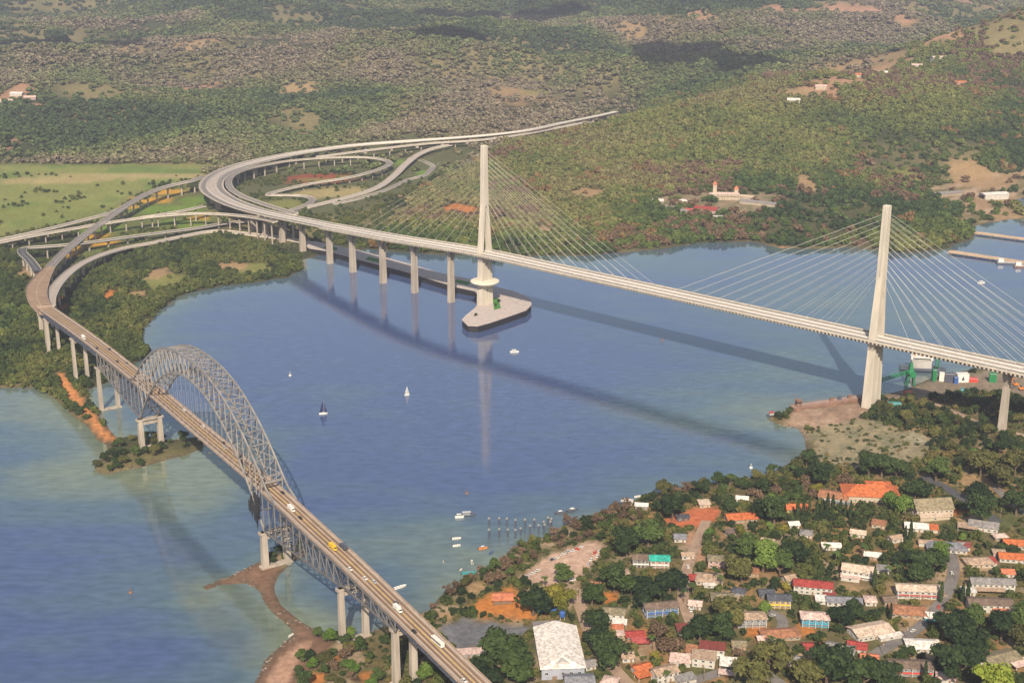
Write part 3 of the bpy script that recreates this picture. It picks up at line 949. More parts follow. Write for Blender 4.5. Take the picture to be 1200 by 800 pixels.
ramp('shore_ramp', 'pale ramp curving along the mangrove trees to the head of the old bridge',
     px([(374, 287, 6), (335, 280, 4.5), (292, 274.5, 4), (252, 271, 4.4), (215, 277, 6), (180, 284.5, 9), (145, 291, 12), (112, 301.5, 17), (88, 314, 23), (70, 330, 30), (60, 346, 36), (58, 358, 40)]), 13, 40, surf='deck_pale', min_h=4)

# ------------------------------------------------------------------ promenade island round the first pylon
prom = thing('promenade_pier', 'grey promenade with black sides reaching out to a rounded island at the pylon foot', 'pier', (W(570, 362).x, W(570, 362).y, 0))
isl_top = [(541, 374.5), (545, 370), (556, 361), (566, 350), (560, 345), (556, 340.5), (535, 336), (505, 327), (470, 316.5), (440, 309), (410, 301), (385, 294), (362, 290.5),
           (356, 286), (368, 282.5), (395, 287.5), (420, 293), (450, 301), (480, 309), (512, 318.5), (551, 327), (582, 336), (600, 340.5), (613, 345), (622, 351), (623, 357), (617, 363), (600, 369), (575, 377.5), (560, 381.5), (548, 381)]
PT = 8.0
tp = [W(u, v, PT) for u, v in isl_top]
def inset(poly, d):
    n = len(poly); a = sum(poly[i].x * poly[(i + 1) % n].y - poly[(i + 1) % n].x * poly[i].y for i in range(n))
    sg = 1 if a > 0 else -1
    out = []
    for i in range(n):
        e1 = (poly[i] - poly[i - 1]).normalized(); e2 = (poly[(i + 1) % n] - poly[i]).normalized()
        nn = Vector((-(e1.y + e2.y), e1.x + e2.x, 0))
        nn = nn.normalized() * sg if nn.length > 1e-6 else Vector((0, 0, 0))
        out.append(poly[i] + nn * d)
    return out
MB().prism([(p.x, p.y) for p in inset(tp, .5)], -3, PT - .9).build('dark_hull', M['black'], prom, True)
MB().prism([(p.x, p.y) for p in tp], PT - .9, PT).build('paving', mat('promenade_paving', (.40, .34, .31), .9, .12, .2), prom, True)
lawn = lambda pts: MB().prism([(W(u, v, PT).x, W(u, v, PT).y) for u, v in pts], PT, PT + .15)
gl = mat('clipped_lawn', (.05, .16, .025), .95, .3, .3)
lawn([(383, 287.5), (396, 290.5), (394, 293.5), (379, 290.5)]).build('lawn', gl, prom, True)
lawn([(432, 301), (452, 305), (449, 309), (428, 304)]).build('lawn', gl, prom, True)
lawn([(536, 327.5), (552, 331), (548, 334), (532, 330)]).build('lawn', gl, prom, True)
lawn([(577, 349), (584, 349), (587, 361), (579, 363)]).build('lawn', gl, prom, True)
q = MB().lathe([(2, 29), (9, 30.3), (16, 33.5), (17.2, 35), (17, 36.2), (15.6, 36.6), (4, 37.4)], 40, (T1.x, T1.y))
disc = q.build('viewing_disc', mat('disc_cream', (.6, .54, .44), .7, .1, .1), bridge, True)

# ------------------------------------------------------------------ old arch bridge
OA = Vector((.543, -.840, 0)).normalized(); OB = Vector((.840, .543, 0)).normalized()
OP = Vector((-318, 1123, 0))
L = 272.0
def zdk(a):
    return float(np.interp(a, [-420, -314, -212, -121, 0, 272, 397, 464, 640], [44, 50.5, 55.5, 58.5, 60, 59.5, 55, 51, 40]))
def OLD(a, b_=0, z=None):
    q = OP + OA * a + OB * b_
    return Vector((q.x, q.y, zdk(a) if z is None else z))
old = thing('arch_bridge', 'silver steel arch bridge with tan roadway across the mouth of the bay', 'bridge', (OP.x, OP.y, 0))
HW = 7.6
ol = spline([OLD(a) for a in (640, 560, 464, 397, 340, 272, 136, 0, -121, -212, -290, -330)], 6, 2)
q = MB(); sweep(q, ol, [(-HW, -.5), (-HW, 0), (HW, 0), (HW, -.5), (HW - 1, -1.2), (-HW + 1, -1.2)]); q.build('deck', M['kerb'], old, True)
q = MB(); offset_sweep(q, ol, 0, 11.6, 0, .06); q.build('carriageway', M['tan_road'], old, True)
for off in (-7.3, 7.3):
    q = MB(); offset_sweep(q, ol, off, .3, -.2, 1.1); q.build('railing', M['kerb'], old, True)
for off in (-6.1, 6.1):
    q = MB(); offset_sweep(q, ol, off, .5, 0, .45); q.build('kerb', M['concrete_grey'], old, True)
for off, mm in ((-.18, 'line_y'), (.18, 'line_y')):
    q = MB(); offset_sweep(q, ol, off, .16, .06, .1); q.build('centre_line', M[mm], old, True)
for off in (-2.9, 2.9):
    q = MB(); offset_sweep(q, ol, off, .12, .06, .1); q.build('lane_line', M['line'], old, True)
# dark tracks worn by the wheels
q = MB(); 
for off in (-4.4, -1.5, 1.5, 4.4):
    offset_sweep(q, ol, off, 1.0, .06, .075)
q.build('wheel_track', mat('worn_tan_road', (.13, .085, .06), .9, .3, .05), old, True)
# expansion joint seen by the third pier
q = MB(); p1 = OLD(372, -5.8); p2 = OLD(372, 5.8); q.beam(p1 + Vector((0, 0, .06)), p2 + Vector((0, 0, .06)), .9, .12); q.build('expansion_joint', M['steel_dark'], old, True)

NP = 26
def zbot(s): return 30 + 75 * (1 - abs(2 * s - 1) ** 2.15)
def ztop(s):
    if s < 0 or s > 1: return None
    return zbot(s) + 17 + 24 * abs(2 * s - 1) ** 1.8
TB = 7.9
for sg in (-1, 1):
    tr = bpy.data.objects.new('arch_truss', None); COL.objects.link(tr); tr.parent = old
    q = MB(); top = [OLD(-22, sg * TB, zdk(-22) + .5), OLD(-10, sg * TB, 64)] + [OLD(L * i / NP, sg * TB, ztop(i / NP)) for i in range(NP + 1)] + [OLD(L + 10, sg * TB, 64), OLD(L + 24, sg * TB, zdk(L + 24) + .5)]
    for a, b_ in zip(top, top[1:]): q.beam(a, b_, 1.1, 1.3)
    q.build('top_chord', M['steel'], tr, True)
    q = MB(); bot = [OLD(L * i / NP, sg * TB, zbot(i / NP)) for i in range(NP + 1)]
    for a, b_ in zip(bot, bot[1:]): q.beam(a, b_, 1.1, 1.3)
    q.build('bottom_chord', M['steel'], tr, True)
    q = MB()
    for i in range(NP + 1): q.beam(bot[i], top[i + 2], .7)
    for i in range(NP):
        if i < NP / 2: q.beam(bot[i + 1], top[i + 2], .7)
        else: q.beam(bot[i], top[i + 3], .7)
    q.build('web_member', M['steel'], tr, True)
    q = MB()
    for i in range(NP + 1):
        a = L * i / NP; z = zdk(a)
        if zbot(i / NP) > z + 2: q.beam(OLD(a, sg * TB, z - .8), bot[i], .22)
        elif zbot(i / NP) < z - 2: q.beam(bot[i], OLD(a, sg * TB, z - .8), .6)
    q.build('hanger', M['steel'], tr, True)
qt, qb = MB(), MB()
low = []
for i in range(NP + 1):
    a = L * i / NP; z = ztop(i / NP); zb = zbot(i / NP)
    qt.beam(OLD(a, -TB, z), OLD(a, TB, z), .6)
    if i < NP:
        a2 = L * (i + 1) / NP; z2 = ztop((i + 1) / NP)
        qt.beam(OLD(a, -TB, z), OLD(a2, TB, z2), .42); qt.beam(OLD(a, TB, z), OLD(a2, -TB, z2), .42)
    if zb > zdk(a) + 7:
        qb.beam(OLD(a, -TB, zb), OLD(a, TB, zb), .6)
        if i < NP and zbot((i + 1) / NP) > zdk(a) + 7:
            qb.beam(OLD(a, -TB, zb), OLD(a2, TB, zbot((i + 1) / NP)), .42); qb.beam(OLD(a, TB, zb), OLD(a2, -TB, zbot((i + 1) / NP)), .42)
    elif zb < zdk(a) - 2:
        MB().beam(OLD(a, -TB, zb), OLD(a, TB, zb), .6).build('cross_strut', M['steel'], old, True)
qb.build('lower_bracing', M['steel'], old, True)
q = qt
q.build('upper_bracing', M['steel'], old, True)
for aa in (0, L):
    q = MB(); z = zdk(aa) + 7
    q.beam(OLD(aa, -TB, z), OLD(aa, TB, z), .8, 1.6); q.beam(OLD(aa, -TB, z + 5), OLD(aa, TB, z + 5), .6)
    q.beam(OLD(aa, -TB, z + 5), OLD(aa, 0, z), .4); q.beam(OLD(aa, TB, z + 5), OLD(aa, 0, z), .4)
    q.build('portal_frame', M['steel'], old, True)
# stringers and floor beams under the deck
q = MB(); 
for off in (-4.5, 0, 4.5):
    offset_sweep(q, ol, off, .6, -2.6, -1.2)
for i in range(0, 75):
    a = -330 + i * 12.5
    q.beam(OLD(a, -TB, zdk(a) - 2.0), OLD(a, TB, zdk(a) - 2.0), .5, 1.6)
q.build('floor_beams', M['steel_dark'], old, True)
# deck trusses of the side spans
def deck_truss(a0, a1, zfun, n):
    for sg in (-1, 1):
        tr = bpy.data.objects.new('deck_truss', None); COL.objects.link(tr); tr.parent = old
        A = [a0 + (a1 - a0) * i / n for i in range(n + 1)]
        tp_ = [OLD(a, sg * TB, zdk(a) - 1.4) for a in A]; bt = [OLD(a, sg * TB, zfun(a)) for a in A]
        q = MB()
        for a, b_ in zip(tp_, tp_[1:]): q.beam(a, b_, .9, 1.0)
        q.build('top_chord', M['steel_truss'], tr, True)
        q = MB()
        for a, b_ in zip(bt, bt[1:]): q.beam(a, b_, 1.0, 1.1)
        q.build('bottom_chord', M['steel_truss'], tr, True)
        q = MB()
        for i in range(n + 1): q.beam(tp_[i], bt[i], .75)
        for i in range(n):
            if (i < n / 2) == (zfun(A[0]) > zfun(A[-1])): q.beam(tp_[i], bt[i + 1], .45)
            else: q.beam(bt[i], tp_[i + 1], .45)
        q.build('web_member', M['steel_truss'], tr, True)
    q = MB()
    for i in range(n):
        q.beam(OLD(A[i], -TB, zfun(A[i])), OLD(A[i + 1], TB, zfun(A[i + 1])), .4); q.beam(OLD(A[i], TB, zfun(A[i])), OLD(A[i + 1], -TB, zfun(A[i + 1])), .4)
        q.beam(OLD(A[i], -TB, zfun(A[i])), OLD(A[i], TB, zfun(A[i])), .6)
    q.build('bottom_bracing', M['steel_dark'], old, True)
deck_truss(-121, 0, lambda a: 30 + 14.5 * (-a / 121) ** 1.15, 11)
deck_truss(272, 397, lambda a: 30 + 11 * ((a - 272) / 125) ** 1.15, 12)
deck_truss(397, 470, lambda a: zdk(a) - 13 + 5.5 * (a - 397) / 73, 7)
# plate girders of the approach spans
for a0, a1 in ((-330, -121), (397, 640)):
    for b_ in (-5.9, 5.9):
        q = MB(); ln = spline([OLD(a, b_) for a in np.linspace(a0, a1, 8)], 8)
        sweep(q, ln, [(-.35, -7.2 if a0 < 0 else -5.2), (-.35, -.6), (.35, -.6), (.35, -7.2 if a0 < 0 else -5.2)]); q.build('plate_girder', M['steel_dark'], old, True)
# piers: two columns, a tie and a cap
def opier(a, top, w, sp, cap=True):
    p = OLD(a); g = H1(p.x, p.y)
    pr = bpy.data.objects.new('pier', None); COL.objects.link(pr); pr.parent = old
    for sg in (-1, 1):
        c = OLD(a, sg * sp); gg = max(min(H1(c.x, c.y), g), -4) - 3
        q = MB()
        def ring(h1, h2, z): return [Vector((c.x, c.y, z)) + OA * (x * h1) + OB * (y * h2) for x, y in ((-1, -1), (1, -1), (1, 1), (-1, 1))]
        q.hexa(ring(w * .62, w * .62, gg), ring(w * .5, w * .5, top)); q.build('column', M['pier'], pr, True)
    if cap:
        q = MB(); q.beam(OLD(a, -sp - w * .9, top - .9), OLD(a, sp + w * .9, top - .9), w * 1.15, 1.8); q.build('cap', M['pier'], pr, True)
        q = MB(); q.beam(OLD(a, -sp, top - 4.5), OLD(a, sp, top - 4.5), w * .6, 2.6); q.build('tie_beam', M['pier'], pr, True)
    q = MB(); q.beam(OLD(a, -sp - w, max(g, 0) + .6), OLD(a, sp + w, max(g, 0) + .6), w * 1.5, 1.6); q.build('footing', M['pier'], pr, True)
opier(-314, zdk(-314) - 7.4, 2.6, 5.4)
opier(-212, zdk(-212) - 7.4, 2.8, 5.8)
opier(-121, 44, 3.0, 8.0)
opier(0, 29.6, 3.8, 8.6)
opier(272, 29.6, 3.8, 8.6)
opier(397, 40, 3.2, 8.4)
opier(466, zdk(466) - 7.6, 3.4, 6.0)
opier(540, zdk(540) - 6, 3.4, 6.0)
# lamp posts along the deck
# curved deck where the old bridge meets the ramps
ramp('approach_bend', 'wide tan approach deck bending from the old bridge up to the ramps', [OLD(-322), OLD(-345)] + px([(58, 370, 45.5), (46, 355, 42), (43, 340, 36.5), (49, 326, 29.8), (60, 311.8, 24.2)]), 24,
     50, 2.4, 'tan_road', 'kerb', 'steel_dark', wends=[(0, 15), (.3, 21), (.62, 25), (.8, 20), (1, 13)], pw=4, pd=2.4, cat='elevated road', marks=True)

# black stand-in sheets for dark smears at the bearing of the second arch pier
smear_mb = MB()
random.seed(3)
for k in range(26):
    a = 263 + random.uniform(-14, 5); b_ = -TB - random.uniform(.2, 1.6)
    z1 = random.uniform(44, 58); z0 = z1 - random.uniform(6, 20)
    w = random.uniform(1.2, 3.4)
    p = [OLD(a + x * w, b_ + random.uniform(-.6, .6), z) for x, z in ((-.5, z1), (.5, z1 - 1), (.75, (z0 + z1) / 2), (.2, z0), (-.5, z0 + 2))]
    bk = [q + OB * .15 for q in p]
    smear_mb.add(p + bk, [(0, 1, 2, 3, 4), (9, 8, 7, 6, 5)] + [(i, i + 5, (i + 1) % 5 + 5, (i + 1) % 5) for i in range(5)])
tag(smear_mb.build('smear_sheets', M['smear_black']), 'black stand-in sheets for dark smears at the arch foot by its nearer pier', 'sheeting')
# ------------------------------------------------------------------ town roads: draped sheets
def road(name, pts, width, m, lift=.35):
    pw_ = spline([G(u, v) for u, v in pts], 5, 4)
    fr_ = frames(pw_)
    q = MB(); vs = []; fs = []
    for p, s in fr_:
        for o in (-1, -.33, .33, 1):
            c = p + s * (o * width / 2)
            vs.append((c.x, c.y, max(H1(c.x, c.y), H1(p.x, p.y) - .4) + lift))
    for i in range(len(fr_) - 1):
        for k in range(3):
            fs.append((i * 4 + k, (i + 1) * 4 + k, (i + 1) * 4 + k + 1, i * 4 + k + 1))
    q.add(vs, fs)
    o = q.build(name, m, smooth=True)
    o['kind'] = 'structure'
    for f in o.data.polygons:
        pass
    ROAD_LINES.append([(p.x, p.y) for p in pw_])
    return o
rd_grey = mat('worn_street', (.15, .135, .125), .95, .25, .12)
rd_dust = mat('dusty_street', (.29, .2, .14), .95, .25, .12)
road('street', [(1112, 640), (1118, 665), (1112, 690), (1098, 712), (1078, 735), (1050, 752), (1020, 770)], 8, rd_grey)
road('street', [(1082, 558), (1105, 570), (1128, 584), (1152, 600), (1170, 612)], 9, M['asphalt_dark'])
road('street', [(1166, 570), (1180, 585), (1200, 600), (1240, 625)], 7, rd_grey)
road('street', [(828, 610), (815, 640), (806, 664), (800, 700), (812, 735)], 8, rd_dust)
road('street', [(670, 690), (682, 715), (688, 735), (700, 760), (716, 778), (740, 805), (775, 830)], 8, rd_dust)
road('street', [(892, 715), (915, 718), (920, 735), (905, 748)], 7, rd_grey)
road('street', [(800, 800), (840, 790), (870, 780), (900, 790), (930, 815)], 8, rd_grey)
road('street', [(1060, 702), (1090, 700), (1110, 698)], 5, rd_dust)
road('track', [(1075, 466), (1100, 475), (1130, 488), (1160, 500), (1215, 515)], 6, rd_dust)

# ------------------------------------------------------------------ houses
WALL = {k: mat('wall_' + k, tuple(q * .68 for q in c), .85, .14, .35, stretch=(1, 1, .6)) for k, c in dict(white=(.62, .58, .52), cream=(.58, .48, .36), blue=(.16, .26, .42), aqua=(.06, .34, .5),
        grey=(.33, .33, .34), yellow=(.55, .38, .12), pink=(.55, .36, .32), tan=(.42, .32, .22), dark=(.12, .11, .12), brown=(.25, .16, .1), lilac=(.42, .44, .52), pinkred=(.5, .1, .09)).items()}
ROOF = {k: roof_mat('roof_' + k, c) for k, c in dict(turquoise=(.03, .36, .28), brown=(.17, .12, .09), tan=(.38, .27, .19), cream=(.56, .43, .33), olive=(.23, .19, .12), grey=(.24, .22, .21), slate=(.08, .085, .1),
        red=(.31, .05, .04), darkred=(.2, .05, .04), pinkred=(.42, .09, .08), orange=(.47, .13, .045), clay=(.5, .17, .09), white=(.68, .62, .56), pinkwhite=(.6, .43, .37), rust=(.33, .15, .08), slategrey=(.2, .2, .22)).items()}
FOOT = []          # footprints (x, y, half width, half depth, yaw)
FACADES = []
def roof_mesh(kind, w, d, h, rise, over=.8, t=.25):
    q = MB(); a = w / 2 + over; b_ = d / 2 + over
    if kind == 'gable':
        for sg in (-1, 1):
            q.hexa([(-a, sg * b_, h - .15), (a, sg * b_, h - .15), (a, 0, h + rise), (-a, 0, h + rise)], [(-a, sg * b_, h - .15 + t), (a, sg * b_, h - .15 + t), (a, 0, h + rise + t), (-a, 0, h + rise + t)])
        q.box(-a, a, -.2, .2, h + rise + t - .05, h + rise + t + .12)
    elif kind == 'gable_y':
        for sg in (-1, 1):
            q.hexa([(sg * a, -b_, h - .15), (sg * a, b_, h - .15), (0, b_, h + rise), (0, -b_, h + rise)], [(sg * a, -b_, h - .15 + t), (sg * a, b_, h - .15 + t), (0, b_, h + rise + t), (0, -b_, h + rise + t)])
        q.box(-.2, .2, -b_, b_, h + rise + t - .05, h + rise + t + .12)
    elif kind == 'hip':
        r = max(w - d, 1.0) / 2 if w >= d else .5
        ry = 0 if w >= d else (d - w) / 2
        base = [(-a, -b_, h), (a, -b_, h), (a, b_, h), (-a, b_, h)]
        lo = [(x, y, z - .2) for x, y, z in base]
        if w >= d:
            q.add(lo + base + [(-r, 0, h + rise), (r, 0, h + rise)], [(3, 2, 1, 0), (0, 1, 5, 4), (1, 2, 6, 5), (2, 3, 7, 6), (3, 0, 4, 7), (4, 5, 9, 8), (5, 6, 9), (6, 7, 8, 9), (7, 4, 8)])
        else:
            q.add(lo + base + [(0, -ry, h + rise), (0, ry, h + rise)], [(3, 2, 1, 0), (0, 1, 5, 4), (1, 2, 6, 5), (2, 3, 7, 6), (3, 0, 4, 7), (4, 5, 8), (5, 6, 9, 8), (6, 7, 9), (7, 4, 8, 9)])
    elif kind == 'shed':
        q.hexa([(-a, -b_, h), (a, -b_, h), (a, b_, h + rise), (-a, b_, h + rise)], [(-a, -b_, h + t), (a, -b_, h + t), (a, b_, h + rise + t), (-a, b_, h + rise + t)])
    else:
        q.box(-a, a, -b_, b_, h, h + t * 1.4)
    return q

WIN = {}
def window_mesh(w, h):
    k = (round(w, 1), round(h, 1))
    if k not in WIN:
        q = MB().box(-w / 2, w / 2, -.06, .05, 0, h, 0)
        t = .12
        q.box(-w / 2 - t, w / 2 + t, -.12, .04, -t, 0, 1); q.box(-w / 2 - t, w / 2 + t, -.12, .04, h, h + t, 1)
        q.box(-w / 2 - t, -w / 2, -.12, .04, 0, h, 1); q.box(w / 2, w / 2 + t, -.12, .04, 0, h, 1); q.box(-.05, .05, -.1, .04, 0, h, 1)
        me = bpy.data.meshes.new('window'); me.from_pydata(q.v, [], q.f)
        me.materials.append(M['glass']); me.materials.append(M['white']); me.polygons.foreach_set('material_index', q.m); me.update()
        WIN[k] = me
    return WIN[k]
DOOR = None
def add_window(root, x, y, z, rz, w=1.6, h=1.3):
    o = bpy.data.objects.new('window', window_mesh(w, h)); COL.objects.link(o); o.parent = root
    o.location = (x, y, z); o.rotation_euler = (0, 0, rz)
def add_door(root, x, y, z=0, w=1.2, h=2.2):
    MB().box(x - w / 2, x + w / 2, y - .1, y + .05, z, z + h).build('door', M['wood'], root)

def house(u, v, wpx, d, yaw, roof, rcol, wall, label, floors=1, rise=None, extra=(), name='house', cat='house', bands=None, fl=2.8, wins=True):
    hgt = floors * fl + .3
    rs = rise if rise is not None else (d * .2 if roof in ('gable', 'hip') else wpx * .1 if roof == 'gable_y' else .7)
    p = G(u, v, hgt + rs * .5)
    sc = FOC / math.sqrt(p.x ** 2 + p.y ** 2 + (CAM_H - p.z) ** 2)
    w = wpx / sc
    corners = [(sx * w / 2, sy * d / 2) for sx in (-1, 1) for sy in (-1, 1)]
    cy, sy_ = math.cos(R(yaw)), math.sin(R(yaw))
    gz = min(H1(p.x + x * cy - y * sy_, p.y + x * sy_ + y * cy) for x, y in corners)
    g0 = H1(p.x, p.y)
    root = thing(name, label, cat, (p.x, p.y, g0), R(yaw))
    wb = MB().box(-w / 2, w / 2, -d / 2, d / 2, gz - g0 - 1.0, hgt)
    if roof == 'gable':
        for sx in (-1, 1):
            x0, x1 = (sx * w / 2, sx * w / 2 - sx * .25)
            wb.add([(x0, -d / 2, hgt), (x0, d / 2, hgt), (x0, 0, hgt + rs * .93), (x1, -d / 2, hgt), (x1, d / 2, hgt), (x1, 0, hgt + rs * .93)], [(0, 1, 2), (3, 5, 4), (0, 2, 5, 3), (1, 4, 5, 2)])
    if roof == 'gable_y':
        for sy in (-1, 1):
            y0, y1 = (sy * d / 2, sy * d / 2 - sy * .25)
            wb.add([(-w / 2, y0, hgt), (w / 2, y0, hgt), (0, y0, hgt + rs * .93), (-w / 2, y1, hgt), (w / 2, y1, hgt), (0, y1, hgt + rs * .93)], [(0, 1, 2), (3, 5, 4), (0, 2, 5, 3), (1, 4, 5, 2)])
    wb.build('wall', WALL[wall], root)
    roof_mesh(roof, w, d, hgt, rs).build('roof', ROOF[rcol], root)
    if wins:
        nw = max(2, int(w / 3.6))
        for f in range(floors):
            for i in range(nw):
                x = (i + .5) / nw * w - w / 2
                if f == 0 and i == nw // 2: add_door(root, x, -d / 2); continue
                add_window(root, x, -d / 2, f * fl + .95, 0)
            ns = max(1, int(d / 4))
            for i in range(ns):
                yy = (i + .5) / ns * d - d / 2
                add_window(root, w / 2, yy, f * fl + .95, math.pi / 2)
                add_window(root, -w / 2, yy, f * fl + .95, -math.pi / 2)
    if bands:
        # a painted balcony front along the upper floor
        q = MB().box(-w / 2 + .3, w / 2 - .3, -d / 2 - 1.5, -d / 2 - 1.35, fl - .1, fl + 1.0)
        q.build('balcony_front', bands if not isinstance(bands, str) else M.get(bands) or WALL[bands], root)
        MB().box(-w / 2 + .3, w / 2 - .3, -d / 2 - 1.5, -d / 2 - .02, fl - .32, fl - .12).build('balcony_floor', M['concrete_grey'], root)
        q = MB()
        for i in range(5):
            x = (-.5 + i / 4) * (w - 1.0); q.box(x - .12, x + .12, -d / 2 - 1.55, -d / 2 - 1.3, -.6, hgt)
        q.build('balcony_posts', M['white'], root)
    for (ex, ey, ew, ed, eh, k, rc, wc) in extra:
        # lower wings and porch roofs: offsets in metres from the centre
        q = roof_mesh(k, ew, ed, eh, ed * .12 if k == 'shed' else ed * .2, .4)
        q.v = [(x + ex, y + ey, z) for x, y, z in q.v]
        q.build('porch_roof', ROOF[rc], root)
        if wc:
            q = MB().box(ex - ew / 2 + .3, ex + ew / 2 - .3, ey - ed / 2 + .3, ey + ed / 2 - .3, -1.2, eh - .02); q.build('wing_wall', WALL[wc], root)
            add_window(root, ex, ey - ed / 2 + .3, .9, 0)
        else:
            for sx in (-1, 1):
                for sy in (-1, 1):
                    MB().box(ex + sx * (ew / 2 - .2) - .1, ex + sx * (ew / 2 - .2) + .1, ey + sy * (ed / 2 - .2) - .1, ey + sy * (ed / 2 - .2) + .1, -1.2, eh).build('porch_post', M['white'], root)
        FOOT.append((p.x + ex * cy - ey * sy_, p.y + ex * sy_ + ey * cy, ew / 2 + .5, ed / 2 + .5, R(yaw)))
    FOOT.append((p.x, p.y, w / 2 + .8, d / 2 + .8, R(yaw)))
    # keep a line of sight open in front of the facade
    fx_, fy_ = sy_, -cy
    FACADES.append((p.x, p.y, w / 2, d / 2))
    LAND.append((p.x, p.y, label))
    return root
LAND = []
hs = house
hs(773, 652, 22, 9, -3, 'gable', 'turquoise', 'pink', 'two-storey pink house with a turquoise roof', 2, bands='white')
hs(751, 651, 19, 9, -3, 'gable', 'brown', 'dark', 'dark house with brown roof joined to the turquoise-roofed house', 2, bands='white')
hs(840, 652, 19, 9, -8, 'hip', 'olive', 'pink', 'small pink-walled house with an olive hip roof amid trees', 2)
hs(831, 674, 30, 13, -6, 'hip', 'tan', 'cream', 'bungalow with a broad tan roof and a red side wing', 1, extra=[(-11, -1, 6, 7, 2.6, 'shed', 'red', None), (0, -9, 8, 4, 2.5, 'flat', 'white', 'white')])
hs(847, 697, 25, 11, -4, 'hip', 'olive', 'tan', 'olive-brown hip-roofed house half hidden below the tan bungalow', 1)
hs(774, 707, 38, 9, 10, 'gable', 'brown', 'blue', 'long blue-walled house with a brown gable roof', 2, bands='blue')
hs(720, 714, 23, 9, -8, 'gable', 'olive', 'white', 'white house with olive roof and a white carport', 2, extra=[(4, -8.5, 9, 6, 2.6, 'shed', 'white', None)])
hs(744, 741, 20, 7, 3, 'gable', 'red', 'brown', 'small house with a bright red roof behind a pinkish-red one', 1, extra=[(3, -8, 12, 6, 2.6, 'shed', 'pinkred', None), (-9, 2, 5, 6, 2.8, 'flat', 'pinkwhite', 'tan')])
hs(913, 698, 25, 9, -3, 'gable', 'slate', 'yellow', 'yellow-fronted house with a dark slate roof', 2, bands='yellow')
hs(880, 719, 33, 10, 3, 'hip', 'tan', 'grey', 'grey two-storey house with a tan hip roof', 2, bands='grey')
hs(914, 739, 42, 11, 6, 'hip', 'rust', 'tan', 'low house with a wide rust-brown roof by the paved yard', 1, extra=[(-13, -4, 6, 6, 2.4, 'gable', 'pinkwhite', 'white')])
hs(953, 682, 42, 10, -12, 'gable', 'red', 'white', 'long white house with a deep red roof under a tall tree', 2, extra=[(11, -6, 8, 5, 2.6, 'shed', 'darkred', 'white')])
hs(955, 719, 30, 10, -6, 'hip', 'pinkwhite', 'aqua', 'bright blue house with a pale hip roof', 2, bands='aqua')
hs(835, 756, 27, 8, -12, 'shed', 'darkred', 'white', 'white house with a dark red sloping roof', 2, bands='white', extra=[(-12, -2, 8, 8, 3.2, 'shed', 'rust', 'white')])
hs(825, 767, 25, 9, -12, 'shed', 'tan', 'white', 'white two-storey house with flat tan roof between white sheds', 2, extra=[(-14, -2, 13, 9, 3.0, 'shed', 'pinkwhite', 'white'), (16, 0, 12, 9, 2.9, 'shed', 'white', None), (15, -11, 10, 5, 2.4, 'flat', 'pinkwhite', None)])
hs(752, 780, 20, 8, 24, 'gable', 'orange', 'pink', 'house with a vivid orange roof beside the street', 1, extra=[(-3, -7, 9, 6, 2.6, 'shed', 'orange', None)])
hs(779, 783, 27, 9, 22, 'gable', 'tan', 'white', 'tan-roofed house beside the vivid orange roof', 2, extra=[(10, -8, 12, 7, 2.8, 'shed', 'grey', 'white')])
hs(868, 603, 34, 12, 8, 'gable', 'orange', 'tan', 'long low building with an orange roof on the clay terrace', 1, rise=2.2)
hs(935, 592, 26, 10, -3, 'gable', 'orange', 'yellow', 'orange-roofed building behind the row of poplars', 1, rise=2.4)
hs(1020, 571, 62, 24, -6, 'hip', 'orange', 'cream', 'large cream hall with a great orange hip roof', 1, fl=5, rise=5.5, extra=[(8, 9, 20, 14, 7.2, 'hip', 'orange', None)], name='hall', cat='hall')
hs(978, 578, 32, 15, -22, 'gable', 'rust', 'white', 'white-walled hall with a faded rusty roof by the orange hip roof', 1, fl=4.2, rise=2, extra=[(8, -9, 10, 5, 2.6, 'flat', 'slategrey', None)], name='hall', cat='hall')
hs(1092, 588, 42, 15, 7, 'gable', 'olive', 'cream', 'cream church-like hall with a steep olive roof', 2, rise=6, fl=3.2, extra=[(-2, -10, 24, 6, 3.0, 'shed', 'cream', 'cream')], name='hall', cat='hall')
hs(1074, 614, 24, 10, -12, 'gable', 'white', 'white', 'bright white-roofed house with an orange lean-to', 1, extra=[(11, -1, 9, 8, 2.9, 'shed', 'orange', 'white')])
hs(1153, 612, 30, 12, -20, 'gable', 'grey', 'white', 'grey-roofed house with a tan porch by the dark street', 1, fl=3.4, extra=[(-11, -6, 14, 8, 2.8, 'shed', 'tan', None)])
hs(1109, 637, 42, 13, -8, 'hip', 'slategrey', 'white', 'low house with a long patched grey metal roof', 1, extra=[(12, 3, 10, 8, 3.2, 'gable', 'grey', 'white'), (-14, 5, 10, 6, 3.0, 'gable', 'tan', 'white')])
hs(1192, 634, 28, 10, -10, 'gable', 'orange', 'cream', 'orange-roofed house behind the lower orange roof at the edge', 1)
hs(1190, 650, 34, 10, -10, 'gable', 'orange', 'white', 'white house with a long orange-red roof at the edge', 1, extra=[(-10, 7, 9, 7, 3.0, 'hip', 'tan', 'pink')])
hs(1147, 655, 30, 11, 4, 'hip', 'tan', 'cream', 'low tan-roofed house with a small red awning', 1, extra=[(9, 0, 7, 7, 2.8, 'shed', 'red', 'white')])
hs(1006, 622, 16, 7, -20, 'gable', 'cream', 'white', 'little cream-roofed house alone among dark trees', 1)
hs(974, 637, 20, 7, -5, 'gable', 'white', 'white', 'small white shed-like house deep among the trees', 1)
hs(1023, 648, 18, 7, -15, 'gable', 'white', 'tan', 'small tan house with a white roof above the cream one', 1)
hs(1007, 664, 36, 11, -18, 'gable', 'cream', 'white', 'white two-storey house with a cream gable roof', 2, bands='white', extra=[(-5, -8, 13, 5, 2.8, 'shed', 'pinkwhite', 'white')])
